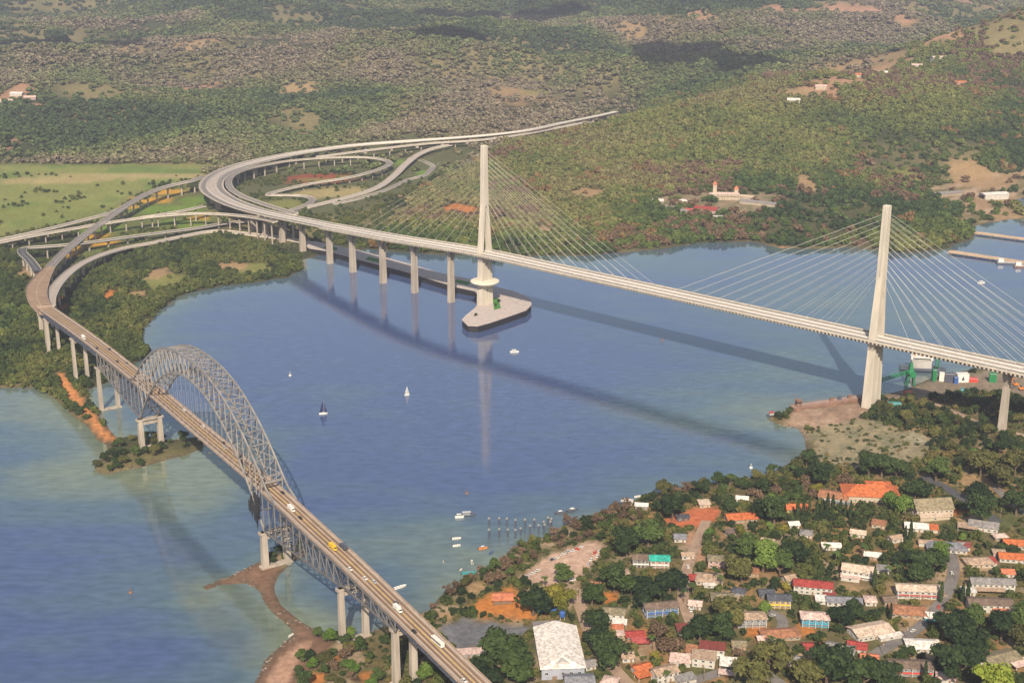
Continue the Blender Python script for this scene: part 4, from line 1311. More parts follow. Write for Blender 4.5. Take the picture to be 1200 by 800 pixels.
hs(1077, 687, 49, 10, -5, 'gable', 'cream', 'white', 'long white two-storey block with red-striped balconies', 2, bands='pinkred', rise=1.6)
hs(1163, 679, 46, 9, -4, 'gable', 'grey', 'white', 'grey-roofed white block facing the street corner', 2, rise=1.8, extra=[(-3, -7.5, 20, 4, 2.9, 'shed', 'tan', None)])
hs(1160, 703, 46, 10, -4, 'gable', 'brown', 'white', 'brown-roofed block with an orange awning', 2, rise=1.6, extra=[(8, -8, 14, 5, 2.9, 'shed', 'clay', None)])
hs(989, 701, 38, 8, -6, 'gable', 'slategrey', 'white', 'grey corrugated-roofed shed below the cream two-storey house', 1, extra=[(-15, 1, 7, 7, 2.6, 'shed', 'white', 'white')])
hs(1064, 712, 38, 13, -10, 'hip', 'rust', 'tan', 'low house with a rust roof and a pale green annexe', 1, extra=[(14, -5, 8, 7, 2.6, 'shed', 'white', 'aqua')])
hs(1020, 735, 44, 14, 18, 'gable', 'cream', 'white', 'large cream-roofed house beside the wide grey street', 1, fl=3.6, rise=1.8, extra=[(9, -9, 16, 4, 2.5, 'flat', 'white', 'white')])
hs(1082, 752, 36, 12, -4, 'hip', 'white', 'white', 'house with a bright white pyramid roof', 1)
hs(1067, 776, 46, 10, -3, 'gable', 'brown', 'grey', 'grey two-storey block with a brown roof and red awning', 2, rise=1.6, bands='red')
hs(1172, 768, 40, 13, 22, 'gable', 'olive', 'white', 'large olive-roofed house near the yellow-green tree', 1, fl=3.4, rise=2, extra=[(11, -9, 18, 7, 2.8, 'shed', 'pinkwhite', None), (-14, 4, 6, 6, 2.8, 'shed', 'darkred', 'white')])
hs(953, 755, 22, 8, 5, 'gable', 'red', 'white', 'red-roofed house beside a grey-roofed one with a pale lean-to', 1)
hs(985, 757, 30, 11, -20, 'gable', 'grey', 'white', 'grey-roofed house with a pale lean-to between two red roofs', 1, fl=3.2, extra=[(-6, -9, 15, 7, 2.9, 'shed', 'pinkwhite', 'white')])
hs(1005, 754, 20, 9, -20, 'gable', 'red', 'white', 'small red-roofed house beside the large cream-roofed house', 1)
hs(1019, 768, 18, 8, -14, 'gable', 'clay', 'pink', 'small clay-roofed house below the large cream-roofed house', 1)
hs(589, 697, 22, 10, 2, 'gable', 'clay', 'brown', 'open-fronted shelter with a clay-red roof above the shore', 1, fl=3.4, name='shelter', cat='shelter', wins=False)
hs(549, 762, 34, 6, 8, 'flat', 'pinkwhite', 'grey', 'long low shed with a flat pale roof beside the old bridge', 1, name='shed', cat='shed')
hs(800, 604, 14, 5, 5, 'flat', 'slate', 'dark', 'small dark-roofed kiosk on the clay court', 1, name='kiosk', cat='kiosk')
hs(898, 692, 16, 8, 0, 'gable', 'slate', 'dark', 'little dark house in deep shade behind the slate-roofed one', 1)
hs(1135, 690, 14, 6, -10, 'flat', 'white', 'white', 'small white hut by the street corner', 1, name='hut', cat='hut')
hs(806, 648, 14, 6, 0, 'gable', 'tan', 'white', 'tan-roofed cottage at the head of the dusty lane', 1, name='cottage', cat='cottage')
hs(735, 586, 12, 6, -10, 'flat', 'white', 'white', 'white boat shed at the tree-lined shore', 1, name='boat_shed', cat='shed')
hs(752, 590, 14, 6, -10, 'gable', 'white', 'grey', 'grey shed under the shore trees by the boat shed', 1, name='shed', cat='shed')

# the smaller roofs between the trees
SMALL = [(700, 683, 12, 'rust', 'tan', 'little rust-roofed hut in the tree belt below the parking lot'), (730, 668, 13, 'tan', 'white', 'tan-roofed cottage in the wood near the brown-roofed house'), (797, 627, 13, 'slategrey', 'white', 'grey-roofed cottage just below the clay court'),
    (858, 622, 14, 'brown', 'cream', 'brown-roofed cottage in the wood below the long orange roof'), (900, 632, 14, 'tan', 'white', 'tan-roofed cottage in the wood below the second orange roof'), (945, 622, 13, 'grey', 'white', 'grey-roofed cottage below the poplars'), (930, 612, 11, 'white', 'white', 'white hut at the poplars\' end'),
    (882, 668, 13, 'rust', 'tan', 'rust-roofed cottage in the wood above the yellow-fronted house'), (925, 675, 12, 'tan', 'white', 'tan-roofed cottage above the deep red roof'), (866, 690, 14, 'slate', 'grey', 'dark-roofed cottage above the grey two-storey house'), (815, 705, 14, 'pinkwhite', 'white', 'pale-roofed cottage on the lane by the blue-walled house'),
    (800, 735, 12, 'darkred', 'tan', 'dark-red-roofed cottage in the grove above the white sheds'), (866, 752, 15, 'olive', 'tan', 'olive-roofed cottage beside the dark grove'), (895, 768, 13, 'rust', 'tan', 'rust-roofed cottage in the grove at the lower edge'), (930, 770, 13, 'grey', 'white', 'grey-roofed cottage below the pair of red roofs'), (1035, 665, 13, 'grey', 'white', 'grey-roofed cottage beside the cream two-storey house'),
    (1042, 700, 14, 'brown', 'tan', 'brown-roofed cottage beyond the rust roof with the annexe'), (1020, 700, 12, 'pinkwhite', 'white', 'pale-roofed cottage beside the corrugated shed'), (1050, 628, 15, 'tan', 'white', 'tan-roofed cottage before the church-like hall'), (1030, 612, 14, 'rust', 'cream', 'rust-roofed cottage before the orange hip roof'), (1130, 636, 12, 'darkred', 'white', 'dark-red-roofed cottage beside the patched metal roof'),
    (1172, 626, 14, 'pinkwhite', 'tan', 'pale-roofed cottage above the two orange roofs at the edge'), (1180, 668, 14, 'clay', 'white', 'clay-roofed cottage between the orange roof and the grey block'), (1125, 762, 12, 'rust', 'tan', 'rust-roofed cottage between two great dark trees'), (1190, 715, 13, 'tan', 'white', 'tan-roofed cottage past the orange awning'), (1108, 790, 18, 'pinkwhite', 'white', 'pale-roofed house at the lower edge beside the lime-green tree'),
    (735, 765, 13, 'tan', 'white', 'tan-roofed cottage above the vivid orange roof'), (724, 735, 11, 'clay', 'tan', 'clay-roofed hut beside the bright red roof'), (690, 775, 12, 'grey', 'white', 'grey-roofed hut on the dusty lane by the lower hall'), (715, 795, 16, 'pinkwhite', 'white', 'pale-roofed house at the lower edge by the dusty lane'), (870, 582, 13, 'white', 'white', 'white-roofed hut at the shore behind the long orange roof'), (825, 588, 12, 'cream', 'cream', 'cream hut at the shore behind the clay court')]
for i, (u, v, wp, rc, wc, lab) in enumerate(SMALL):
    hs(u, v, wp, 6.5 + (i % 3), (-14, 6, -5, 18, -22)[i % 5], ('gable', 'hip', 'gable', 'shed')[i % 4], rc, wc, lab, 1, name='cottage', cat='house')
# wooden poles along the streets
def pole():
    root = thing('utility_pole', 'wooden utility pole', 'pole'); q = MB().tube([(0, 0, -1), (0, 0, 9.5)], [.2, .13], 6); q.build('shaft', M['wood'], root)
    q = MB().box(-1.3, 1.3, -.09, .09, 8.5, 8.72); q.box(-.9, .9, -.08, .08, 7.6, 7.8); q.build('crossarm', M['wood'], root)
    MB().lathe([(.28, 6.0), (.3, 6.1), (.3, 7.0), (.1, 7.1)], 8, (.42, 0)).build('transformer', M['concrete_grey'], root); return root
up0 = pole(); first = True
for nm_, lst in (('along the wide grey street', [(1122, 655), (1120, 680), (1106, 708), (1088, 730), (1062, 748), (1034, 766)]), ('along the dark street by the church-like hall', [(1098, 562), (1122, 577), (1148, 592), (1172, 608)]), ('along the dusty lane beside the great pale hall', [(678, 700), (688, 722), (696, 748), (712, 768)]), ('along the dusty lane from the clay court', [(822, 640), (812, 668), (806, 695), (816, 722)]), ('along the street below the white sheds', [(825, 797), (860, 786), (895, 784)])):
    for u, v in lst:
        o = up0 if first else copy_tree(up0); first = False
        o.location = G(u, v); o.rotation_euler = (0, 0, random.uniform(0, 3)); o['label'] = 'wooden utility pole ' + nm_; o['group'] = 'utility poles ' + nm_

# the great white hall in the foreground
p = G(655, 757, 9); hall = thing('great_hall', 'great hall with a huge pale gabled roof and lilac-grey end wall', 'hall', (p.x, p.y, H1(p.x, p.y)), R(4))
w, d, h, rs = 26, 50, 8.5, 4.0
wb = MB().box(-w / 2, w / 2, -d / 2, d / 2, -2, h)
wb.build('wall', WALL['lilac'], hall)
a, b_ = w / 2 + 1, d / 2 + 1
q = MB(); t = .3
for sg in (-1, 1):
    q.hexa([(sg * a, -b_, h - .1), (sg * a, b_, h - .1), (0, b_, h + rs), (0, -b_ + 9, h + rs)], [(sg * a, -b_, h - .1 + t), (sg * a, b_, h - .1 + t), (0, b_, h + rs + t), (0, -b_ + 9, h + rs + t)])
q.add([(-a, -b_, h + .2), (a, -b_, h + .2), (0, -b_ + 9, h + rs + t)], [(0, 1, 2)])
q.add([(-w / 2, d / 2, h), (w / 2, d / 2, h), (0, d / 2, h + rs)], [(2, 1, 0)])
q.build('roof', ROOF['white'], hall)
q = MB(); zg = h + 1.6
q.add([(-5, -b_ + 3.2, zg), (5, -b_ + 3.2, zg), (0, -b_ + 3.2, zg + 2.2), (-5, -b_ + 4.6, zg), (5, -b_ + 4.6, zg), (0, -b_ + 7.5, zg + 2.2)], [(0, 1, 2), (0, 2, 5, 3), (1, 4, 5, 2), (3, 5, 4), (0, 3, 4, 1)])
q.build('gable_vent', M['concrete_grey'], hall)
add_door(hall, -5, -d / 2, 0, 3, 3.4)
for x in (-10, 0, 5, 10): add_window(hall, x, -d / 2, 4.4, 0, 1.8, 1.5)
for i in range(9): add_window(hall, w / 2, -d / 2 + 3 + i * 5.4, 4.2, math.pi / 2, 2.2, 1.6)
FOOT.append((p.x, p.y, w / 2 + 2, d / 2 + 2, R(4))); LAND.append((p.x, p.y, 'great pale-roofed hall')); FACADES.append((p.x, p.y, w / 2, d / 2))
hs(679, 795, 32, 16, 4, 'gable', 'slategrey', 'lilac', 'lower grey-roofed hall adjoining the great pale hall', 1, fl=5, rise=3, name='hall', cat='hall')
hs(641, 731, 30, 8, 6, 'flat', 'grey', 'grey', 'flat grey-roofed shed behind the great pale hall', 1, name='shed', cat='shed')
p = G(659, 722, 2); q = thing('water_tank', 'blue water tank on a stand behind the great pale hall', 'tank', (p.x, p.y, p.z))
MB().lathe([(1.9, 2.2), (2.0, 2.3), (2.0, 5.2), (1.2, 5.9), (.3, 6.1)], 16).build('tank', M['blue'], q)
w4 = MB()
for sx in (-1, 1):
    for sy in (-1, 1): w4.box(sx * 1.2 - .15, sx * 1.2 + .15, sy * 1.2 - .15, sy * 1.2 + .15, -1, 2.2)
w4.build('stand', M['concrete_grey'], q)
p = G(641, 724); q = MB().box(-9, 9, -.1, .1, 0, 2.6); 
for i in range(6): q.box(-9 + i * 3.6 - .15, -9 + i * 3.6 + .15, -.22, .22, -1, 2.9)
o = q.build('fence', M['blue']); o.location = (p.x, p.y + 8, p.z); o.rotation_euler = (0, 0, R(8)); tag(o, 'blue panel fence behind the flat grey-roofed shed', 'fence')

# buildings of the far shore
hs(849, 226, 34, 16, -3, 'hip', 'pinkwhite', 'cream', 'long cream arcaded palace with two small towers by the hill foot', 2, rise=2.4, fl=4.5, name='palace', cat='building')
pal = [o for o in bpy.data.objects if o.name.startswith('palace')][0]
hh = 9.3
q = MB()
for i in range(10):
    x = -23 + i * 5.1; q.box(x - .5, x + .5, -9.6, -8.7, -1, 6.8)
q.box(-24, 24, -10, -8.4, 6.8, 8.2); q.build('arcade', WALL['cream'], pal)
for x, zt in ((-16, 24), (19, 17)):
    q = MB().box(x - 3, x + 3, -2, 4, hh - 3, zt); q.build('tower', WALL['cream'], pal)
    q = MB().lathe([(4.2, zt), (3.4, zt + 2.2), (2.0, zt + 3.6), (.3, zt + 5)], 12, (x, 1)); q.build('cupola', ROOF['clay'], pal)
hs(828, 243, 26, 24, -22, 'gable', 'red', 'pink', 'red-roofed warehouse among the buildings on the far shore', 1, fl=5, rise=3, name='warehouse', cat='warehouse', extra=[(-22, -14, 14, 10, 4, 'gable', 'pinkred', 'pink')])
hs(889, 236, 42, 14, -30, 'gable', 'grey', 'cream', 'long grey-roofed shed beside the arcaded palace', 1, fl=4, rise=2, name='shed', cat='shed')
hs(872, 229, 24, 10, -28, 'gable', 'cream', 'cream', 'long cream shed running down beside the arcaded palace', 1, fl=4, rise=1.5, name='shed', cat='shed')
hs(771, 234, 12, 10, 0, 'gable', 'white', 'white', 'small white house at the village edge on the far shore', 1)
hs(800, 234, 9, 10, 0, 'hip', 'white', 'white', 'little white pavilion beyond the red-roofed warehouse', 1, name='pavilion', cat='pavilion')
hs(783, 242, 16, 10, -20, 'gable', 'grey', 'cream', 'grey-roofed house near the red-roofed warehouse', 1)
hs(805, 246, 14, 10, -10, 'gable', 'grey', 'white', 'grey and white house joined to the red-roofed warehouse', 1)
hs(845, 253, 18, 6, 0, 'flat', 'white', 'white', 'low white boathouse on the far bank', 1, name='boathouse', cat='boathouse')
hs(1165, 226, 29, 20, 14, 'gable', 'white', 'white', 'white warehouse with a big open door on the far quay', 1, fl=8, rise=1.6, name='warehouse', cat='warehouse', wins=False)
wh = [o for o in bpy.data.objects if o.name.startswith('warehouse')][-1]
wdt = max(v.co.x for v in wh.children[0].data.vertices)
MB().box(-wdt - .12, -wdt + .05, -7, 7, -.5, 6.6).build('door', M['black'], wh)
hs(1110, 225, 34, 16, 20, 'gable', 'grey', 'tan', 'low tan shed with a grey roof on the far quay', 1, fl=4.5, rise=2, name='shed', cat='shed')
hs(1133, 229, 12, 8, 10, 'flat', 'white', 'white', 'white hut between the two sheds on the far quay', 1, name='hut', cat='hut')
for k, (u, v, wp, rc, wc, lab) in enumerate([(20, 108, 14, 'white', 'white', 'white block among the woods of the far hillside'), (8, 117, 14, 'cream', 'cream', 'cream block at the woods\' edge, lowest of the far group'), (35, 113, 12, 'pinkwhite', 'pink', 'pink-roofed house in the far woods beside the white block'),
        (962, 101, 12, 'pinkwhite', 'cream', 'pale house lowest along the bare strip behind the ridge'), (1003, 92, 12, 'clay', 'cream', 'clay-roofed house midway along the bare strip behind the ridge'), (1037, 84, 16, 'white', 'white', 'white house where the bare strip behind the ridge bends'), (1075, 76, 12, 'pinkwhite', 'white', 'pale house high on the bare strip behind the ridge'),
        (1100, 71, 16, 'cream', 'white', 'long cream house near the top of the bare strip'), (1128, 65, 14, 'clay', 'cream', 'topmost clay-roofed house behind the ridge'), (930, 117, 14, 'white', 'white', 'low white shed just over the ridge line'), (888, 54, 5, 'white', 'white', 'tiny white house lost in the distant forest')]):
    hs(u, v, wp, 16, (-10, 8, 15)[k % 3], 'gable', rc, wc, lab, 1, fl=5, rise=3)

# ------------------------------------------------------------------ docks and port
def pier_dock(name, label, pts, width):
    ln = spline([W(u, v, 3.2) for u, v in pts], 6, 2)
    root = thing(name, label, 'dock', (ln[0].x, ln[0].y, 0))
    q = MB(); sweep(q, ln, [(-width / 2, -1.0), (-width / 2, 0), (width / 2, 0), (width / 2, -1.0)]); q.build('deck', mat('dock_deck', (.42, .30, .2), .9, .2, .1), root, True)
    q = MB()
    for i in range(1, len(ln), 3):
        p, s = frames(ln)[i]
        for sg in (-1, 1):
            c = p + s * sg * (width / 2 - .8); q.tube([(c.x, c.y, -3), (c.x, c.y, 2.3)], .5, 6)
    q.build('piles', M['wood'], root, True)
    return root
pier_dock('finger_dock', 'long brown finger dock with a barge alongside', [(1112, 294), (1150, 299.5), (1200, 307), (1260, 316)], 14)
pier_dock('finger_dock', 'shorter brown finger dock beyond the long one', [(1143, 272), (1170, 275.5), (1200, 279.5), (1260, 287)], 13)
def barge(u, v, l, w, yaw, label, cab):
    p = W(u, v, 0); root = thing('barge', label, 'barge', (p.x, p.y, 0), R(yaw))
    q = MB().prism([(-l / 2, -w / 2), (l / 2 - 3, -w / 2), (l / 2, -w / 4), (l / 2, w / 4), (l / 2 - 3, w / 2), (-l / 2, w / 2)], -1, 2.0); q.build('hull', M['steel_dark'] if cab else M['rust'], root)
    MB().box(-l / 2 + 1, l / 2 - 4, -w / 2 + .6, w / 2 - .6, 2.0, 2.5).build('deck', M['concrete_grey'], root)
    q = MB().box(-l / 2 + 2, -l / 2 + 9, -w / 2 + 1.5, w / 2 - 1.5, 2.5, 6.5); q.build('cabin', M['white'], root)
    MB().box(-l / 2 + 9, -l / 2 + 9.1, -w / 2 + 2, w / 2 - 2, 4.4, 5.8).build('window', M['glass'], root)
    return root
barge(1181, 309, 30, 10, -10, 'grey flat barge moored along the long finger dock', True)
barge(1199, 313, 24, 9, -10, 'rusty barge with a white cabin at the end of the dock', False)
for u, v, lab in [(1165, 283, 'small launch between the two finger docks'), (1192, 262, 'small launch in the basin beyond the docks')]:
    pass

# rusty jetty and work platform
p = W(965, 474, 0); 
jr = thing('rusty_jetty', 'rusty steel jetty with a wheelhouse tower at its tip', 'jetty', (p.x, p.y, 0))
A_ = W(928, 478, 2.6); B_ = W(1012, 466, 2.6); dv = (B_ - A_).normalized(); nv = Vector((-dv.y, dv.x, 0))
q = MB(); q.beam(A_, B_, 9, 2.6); q.build('hull', M['rust'], jr, True)
q = MB(); q.beam(A_ + nv * 0 + Vector((0, 0, 1.5)), B_ + Vector((0, 0, 1.5)), 7.8, .3); q.build('deck', mat('pink_deck', (.31, .21, .175), .9, .2, .2), jr, True)
q = MB()
for sg in (-1, 1):
    a_ = A_ + nv * sg * 3.8; b2 = B_ + nv * sg * 3.8
    for z in (2.2, 2.9): q.beam(a_ + Vector((0, 0, z)), b2 + Vector((0, 0, z)), .15)
    for i in range(22):
        c = a_.lerp(b2, i / 21); q.beam(c + Vector((0, 0, 1.4)), c + Vector((0, 0, 3.0)), .15)
q.build('railing', M['rust'], jr, True)
c = A_ + dv * 7
q = MB(); q.beam(c + Vector((0, 0, 1.4)), c + Vector((0, 0, 7)), 5, 5); q.build('wheelhouse', M['rust'], jr, True)
q = MB(); q.beam(c + Vector((0, 0, 7)), c + Vector((0, 0, 7.4)), 6, 6); q.build('wheelhouse_roof', M['rust'], jr, True)
q = MB(); q.beam(c + Vector((0, 0, 4.5)), c + Vector((0, 0, 6)), 5.1, 5.1); q.build('window', M['glass'], jr, True)
q = MB(); q.tube([A_ + dv * 3 + Vector((0, 0, 1.4)), A_ + dv * 3 + Vector((0, 0, 13))], .3, 6); q.build('mast', M['rust'], jr, True)
for i, f in enumerate((.55, .66, .8)):
    c = A_.lerp(B_, f) + Vector((0, 0, 1.65)); q = MB(); q.box(-1.8, 1.8, -1.4, 1.4, 0, 2.4); q.box(-1.2, .4, -1.0, 1.0, 2.4, 3.4); q.box(.8, 1.3, -.3, .3, 2.4, 4.2)
    o = q.build('winch', M['rust' if i != 1 else 'steel_dark']); o.location = c; tag(o, 'rusty deck winch on the jetty, %s from the wheelhouse' % ('nearest', 'second', 'farthest')[i], 'winch', None)
# tug at the end of the spit
def tug(u, v, yaw, label, hullm, l=11):
    p = W(u, v, 0); root = thing('tugboat', label, 'boat', (p.x, p.y, 0), R(yaw))
    hull_mesh(l, l * .32, 1.6).build('hull', hullm, root)
    MB().box(-l * .28, l * .1, -l * .1, l * .1, 1.3, 3.6).build('cabin', M['white'], root)
    MB().box(-l * .28 - .05, l * .1 + .05, -l * .1 - .05, l * .1 + .05, 2.5, 3.2).build('window', M['glass'], root)
    MB().box(-l * .32, l * .14, -l * .13, l * .13, 3.6, 3.8).build('cabin_roof', M['red'], root)
    q = MB(); q.tube([(-.5, 0, 3.8), (-.5, 0, 7.5)], .14, 6); q.build('mast', M['steel_dark'], root)
    return root
def hull_mesh(l, w, h, n=10):
    q = MB(); rings = []
    for i in range(n + 1):
        t = i / n; x = (t - .5) * l
        b_ = w / 2 * min(1, (1 - max(0, (t - .55) / .45) ** 2.2)) * (.82 + .18 * min(1, t * 5))
        b_ = max(b_, .04); sh = h * (1 + .35 * max(0, t - .5))
        rings.append([(x, -b_ * .55, -.5), (x, -b_, h * .35), (x, -b_, sh), (x, -b_ * .86, sh), (x, -b_ * .8, sh * .6), (x, b_ * .8, sh * .6), (x, b_ * .86, sh), (x, b_, sh), (x, b_, h * .35), (x, b_ * .55, -.5)])
    vs = [v for r in rings for v in r]; m = 10; fs = []
    for i in range(n):
        for k in range(m):
            k2 = (k + 1) % m
            fs.append((i * m + k, (i + 1) * m + k, (i + 1) * m + k2, i * m + k2))
    fs.append(tuple(range(m))); fs.append(tuple(n * m + k for k in range(m))[::-1])
    q.add(vs, fs); return q
tug(905, 487, 20, 'small dark tug at the tip of the muddy spit', M['steel_dark'])

# port gear behind the second pylon
def lattice(mb, p, q, w, n=8, t=.35):
    p = Vector(p); q = Vector(q); d = (q - p).normalized(); u = Vector((0, 0, 1)) if abs(d.z) < .9 else Vector((1, 0, 0))
    a = d.cross(u).normalized() * w / 2; b_ = a.cross(d).normalized() * w / 2
    cs = [a + b_, a - b_, -a - b_, -a + b_]
    for c in cs: mb.beam(p + c, q + c, t)
    for i in range(n):
        x = p.lerp(q, i / n); y = p.lerp(q, (i + 1) / n)
        for k in range(4): mb.beam(x + cs[k], y + cs[(k + 1) % 4], t * .7)
    return mb
p = G(1066, 452); cr = thing('harbour_crane', 'bright green harbour crane with a long lattice boom behind the second pylon', 'crane', (p.x, p.y, p.z), R(0))
q = MB()
for sx in (-1, 1):
    for sy in (-1, 1): q.beam((sx * 4, sy * 4, -1), (sx * 3, sy * 3, 10), 1.1)
q.build('portal', M['green'], cr)
q = MB().box(-4.2, 4.2, -4, 4, 10, 15); q.hexa([(-2.5, -2.5, 15), (2.5, -2.5, 15), (2.5, 2.5, 15), (-2.5, 2.5, 15)], [(-.9, -.9, 25), (.9, -.9, 25), (.9, .9, 25), (-.9, .9, 25)]); q.build('machine_house', M['green'], cr)
MB().box(-4.3, -2.0, -4.2, -3.9, 11.4, 14).build('window', M['glass'], cr)
q = lattice(MB(), (-2, 0, 15), (-44, -4, 3), 2.6, 14, .5); q.beam((0, 0, 24), (-44, -4, 4.2), .25); q.build('boom', M['green'], cr)
p = G(1037, 455); gr = thing('grab_bucket', 'black clamshell grab hanging over the quay at the second pylon', 'grab', (p.x - 12, p.y, 0), 0)
q = MB(); q.hexa([(-4, -2.4, 4), (-.3, -2.4, 2), (-.3, 2.4, 2), (-4, 2.4, 4)], [(-3, -2.4, 8), (-.3, -2.4, 8.5), (-.3, 2.4, 8.5), (-3, 2.4, 8)]); q.hexa([(.3, -2.4, 2), (4, -2.4, 4), (4, 2.4, 4), (.3, 2.4, 2)], [(.3, -2.4, 8.5), (3, -2.4, 8), (3, 2.4, 8), (.3, 2.4, 8.5)]); q.build('jaws', M['black'], gr)
lattice(MB(), (0, 0, 8), (6, 2, 16), 1.6, 4, .35).build('arm', M['black'], gr)
p = G(1083, 440); sh = thing('dredger', 'white-topped dredger moored behind the second pylon', 'ship', (p.x + 3, p.y + 16, 0), R(-12))
hull_mesh(46, 12, 4).build('hull', M['steel_dark'], sh)
MB().box(-12, 8, -4.8, 4.8, 3.6, 13).build('superstructure', M['concrete_grey'], sh)
MB().box(-13, 9, -5.6, 5.6, 13, 15.5).build('bridge_deck', M['white'], sh)
MB().box(-11, 7, -5.7, -5.55, 13.6, 14.9).build('window', M['glass'], sh)
for x in (-9, -2, 4): MB().tube([(x, 0, 15.5), (x, 0, 18)], .8, 8).build('funnel', M['orange'], sh)
q = lattice(MB(), (14, 0, 4), (14, 0, 22), 3, 6, .5); q.build('gantry', M['green'], sh)
for k, (u, v, l, w, h, mk, lab) in enumerate([(1112, 447, 9, 6, 9, 'steel_dark', 'dark blue stack beside the white container under the deck'), (1127, 447, 12, 6, 9, 'white', 'white container with a small dark emblem under the deck'), (1140, 447, 9, 5, 4, 'red', 'low red container beside the white one under the deck'),
        (1103, 446, 5, 4, 9, 'white', 'narrow white container between dark stacks'), (1094, 446, 4, 4, 12, 'green', 'slim green silo-like stack by the dredger'), (1132, 461, 11, 5, 4.5, 'teal', 'teal container in the yard near the last pier'),
        (1048, 476, 12, 5, 4, 'teal', 'pale teal container at the foot of the second pylon'), (1064, 462, 8, 4, 3.5, 'red', 'small red container near the crane'), (1163, 447, 7, 6, 9, 'green', 'green container behind the last pier'), (1120, 449, 4, 4, 7, 'blue', 'blue container squeezed beside the white one')]):
    p = G(u, v); root = thing('container', lab, 'container', (p.x, p.y, p.z), R((-8, 4, -14)[k % 3]))
    q = MB().box(-l / 2, l / 2, -w / 2, w / 2, -.3, h); q.build('body', M[mk], root)
    q = MB()
    n = int(l / .8)
    for i in range(n): x = -l / 2 + .4 + i * (l - .8) / max(n - 1, 1); q.box(x - .12, x + .12, -w / 2 - .1, -w / 2 + .02, 0, h - .2)
    q.build('ribs', M[mk], root)
    q = MB().box(-l / 2 - .08, l / 2 + .08, -w / 2 - .14, -w / 2 + .05, h - .3, h + .08); q.box(l / 2 - .02, l / 2 + .08, -w / 2, w / 2, .1, h - .3); q.build('frame', M['rail'], root)
    if mk == 'white' and l > 10:
        q = MB().tube([(0, -w / 2 - .14, 3.4), (0, -w / 2 - .2, 3.4)], 1.5, 12); q.box(-.5, .5, -w / 2 - .2, -w / 2 - .1, 4.6, 6.2); q.build('emblem', M['steel_dark'], root)
# yellow and orange plant in the yard
def digger():
    root = thing('excavator', 'orange excavator parked in the yard past the last pier', 'excavator')
    for sy in (-1, 1): MB().prism([(-2, -.4 + sy * 1.2), (2, -.4 + sy * 1.2), (2, .4 + sy * 1.2), (-2, .4 + sy * 1.2)], 0, 1).build('track', M['black'], root)
    MB().box(-2.2, 1.6, -1.4, 1.4, 1.1, 2.8).build('body', M['orange'], root)
    MB().box(.4, 1.9, -1.3, -.1, 2.8, 4.2).build('cab', M['glass'], root)
    q = MB(); q.beam((1.6, .5, 2.2), (5, .5, 6), .6); q.beam((5, .5, 6), (8, .5, 3), .5); q.build('arm', M['orange'], root)
    q = MB(); q.hexa([(7.4, -.2, 1.6), (8.8, -.2, 2.0), (8.8, 1.2, 2.0), (7.4, 1.2, 1.6)], [(7.6, -.2, 3.1), (8.5, -.2, 3.2), (8.5, 1.2, 3.2), (7.6, 1.2, 3.1)]); q.build('bucket', M['steel_dark'], root)
    return root
d0 = digger()
for i, (u, v, rz, lab) in enumerate([(1180, 449, 20, 'orange excavator parked nearest the last bridge pier'), (1190, 452, 200, 'orange excavator facing the first across the yard'), (1186, 446, 80, 'orange excavator farthest back in the yard'), (1197, 457, 140, 'orange excavator at the very edge of the yard')]):
    o = d0 if i == 0 else copy_tree(d0)
    p = G(u, v); o.location = p; o.rotation_euler = (0, 0, R(rz)); o['label'] = lab; o['group'] = 'excavators in the port yard'

# ------------------------------------------------------------------ boats
def skiff(mk, l=6, canopy=False):
    root = thing('skiff', 'skiff', 'boat')
    hull_mesh(l, l * .3, .9).build('hull', M[mk], root)
    for x in (-l * .25, 0, l * .2): MB().box(x - .2, x + .2, -l * .11, l * .11, .62, .74).build('thwart', M['wood'], root)
    MB().box(-l * .53, -l * .47, -.25, .25, .3, 1.3).build('outboard', M['black'], root)
    if canopy:
        q = MB().box(-l * .2, l * .12, -l * .13, l * .13, 2.0, 2.12); q.build('canopy', M['white'], root)
        q = MB()
        for sx in (-.18, .1):
            for sy in (-.11, .11): q.box(l * sx - .05, l * sx + .05, l * sy - .05, l * sy + .05, .5, 2.0)
        q.build('canopy_posts', M['rail'], root)
    return root
for k, (u, v, mk, l, rz, can, lab) in enumerate([(535, 631, 'white', 9, 10, False, 'white skiff, farther of the two side by side below the moored launch'), (535, 639.5, 'white', 8, 14, False, 'white skiff, nearer of the two side by side below the moored launch'), (566, 642.5, 'orange', 9, 18, True, 'orange-hulled skiff with a canopy out from the piles'),
        (576, 647.5, 'blue', 7, 60, False, 'blue skiff close to the shore trees'), (553, 659, 'white', 7, 100, True, 'white canopied skiff moored off the shelter'), (549, 671.5, 'teal', 13, 12, False, 'long teal skiff lying off the shore trees'), (540, 667.5, 'white', 3.5, 40, False, 'tiny white dinghy by the long teal skiff'), (520, 658.5, 'white', 3.2, 120, False, 'tiny white dinghy alone on the green water'),
        (469, 688, 'white', 13, 35, False, 'long white boat lying close to the old bridge'), (371, 747, 'x', 0, 0, 0, ''), (341, 744.5, 'white', 6, 45, False, 'white boat drawn up by the sandy spit'), (224, 539, 'x', 0, 0, 0, ''), (246, 531, 'white', 5, 0, False, 'small white boat off the tip of the green islet'), (657, 601, 'steel_dark', 12, 20, True, 'dark canopied workboat beyond the piles'), (671, 598, 'steel_dark', 14, 30, True, 'larger dark canopied workboat nearest the far trees'),
        (747, 582, 'white', 8, 20, False, 'white skiff under the shore trees')]):
    if mk == 'x': continue
    o = skiff(mk, l * .78, can); o.location = W(u, v, 0); o.location.z = -.05; o.rotation_euler = (0, 0, R(rz)); o['label'] = lab; o['group'] = 'small boats moored off the town'
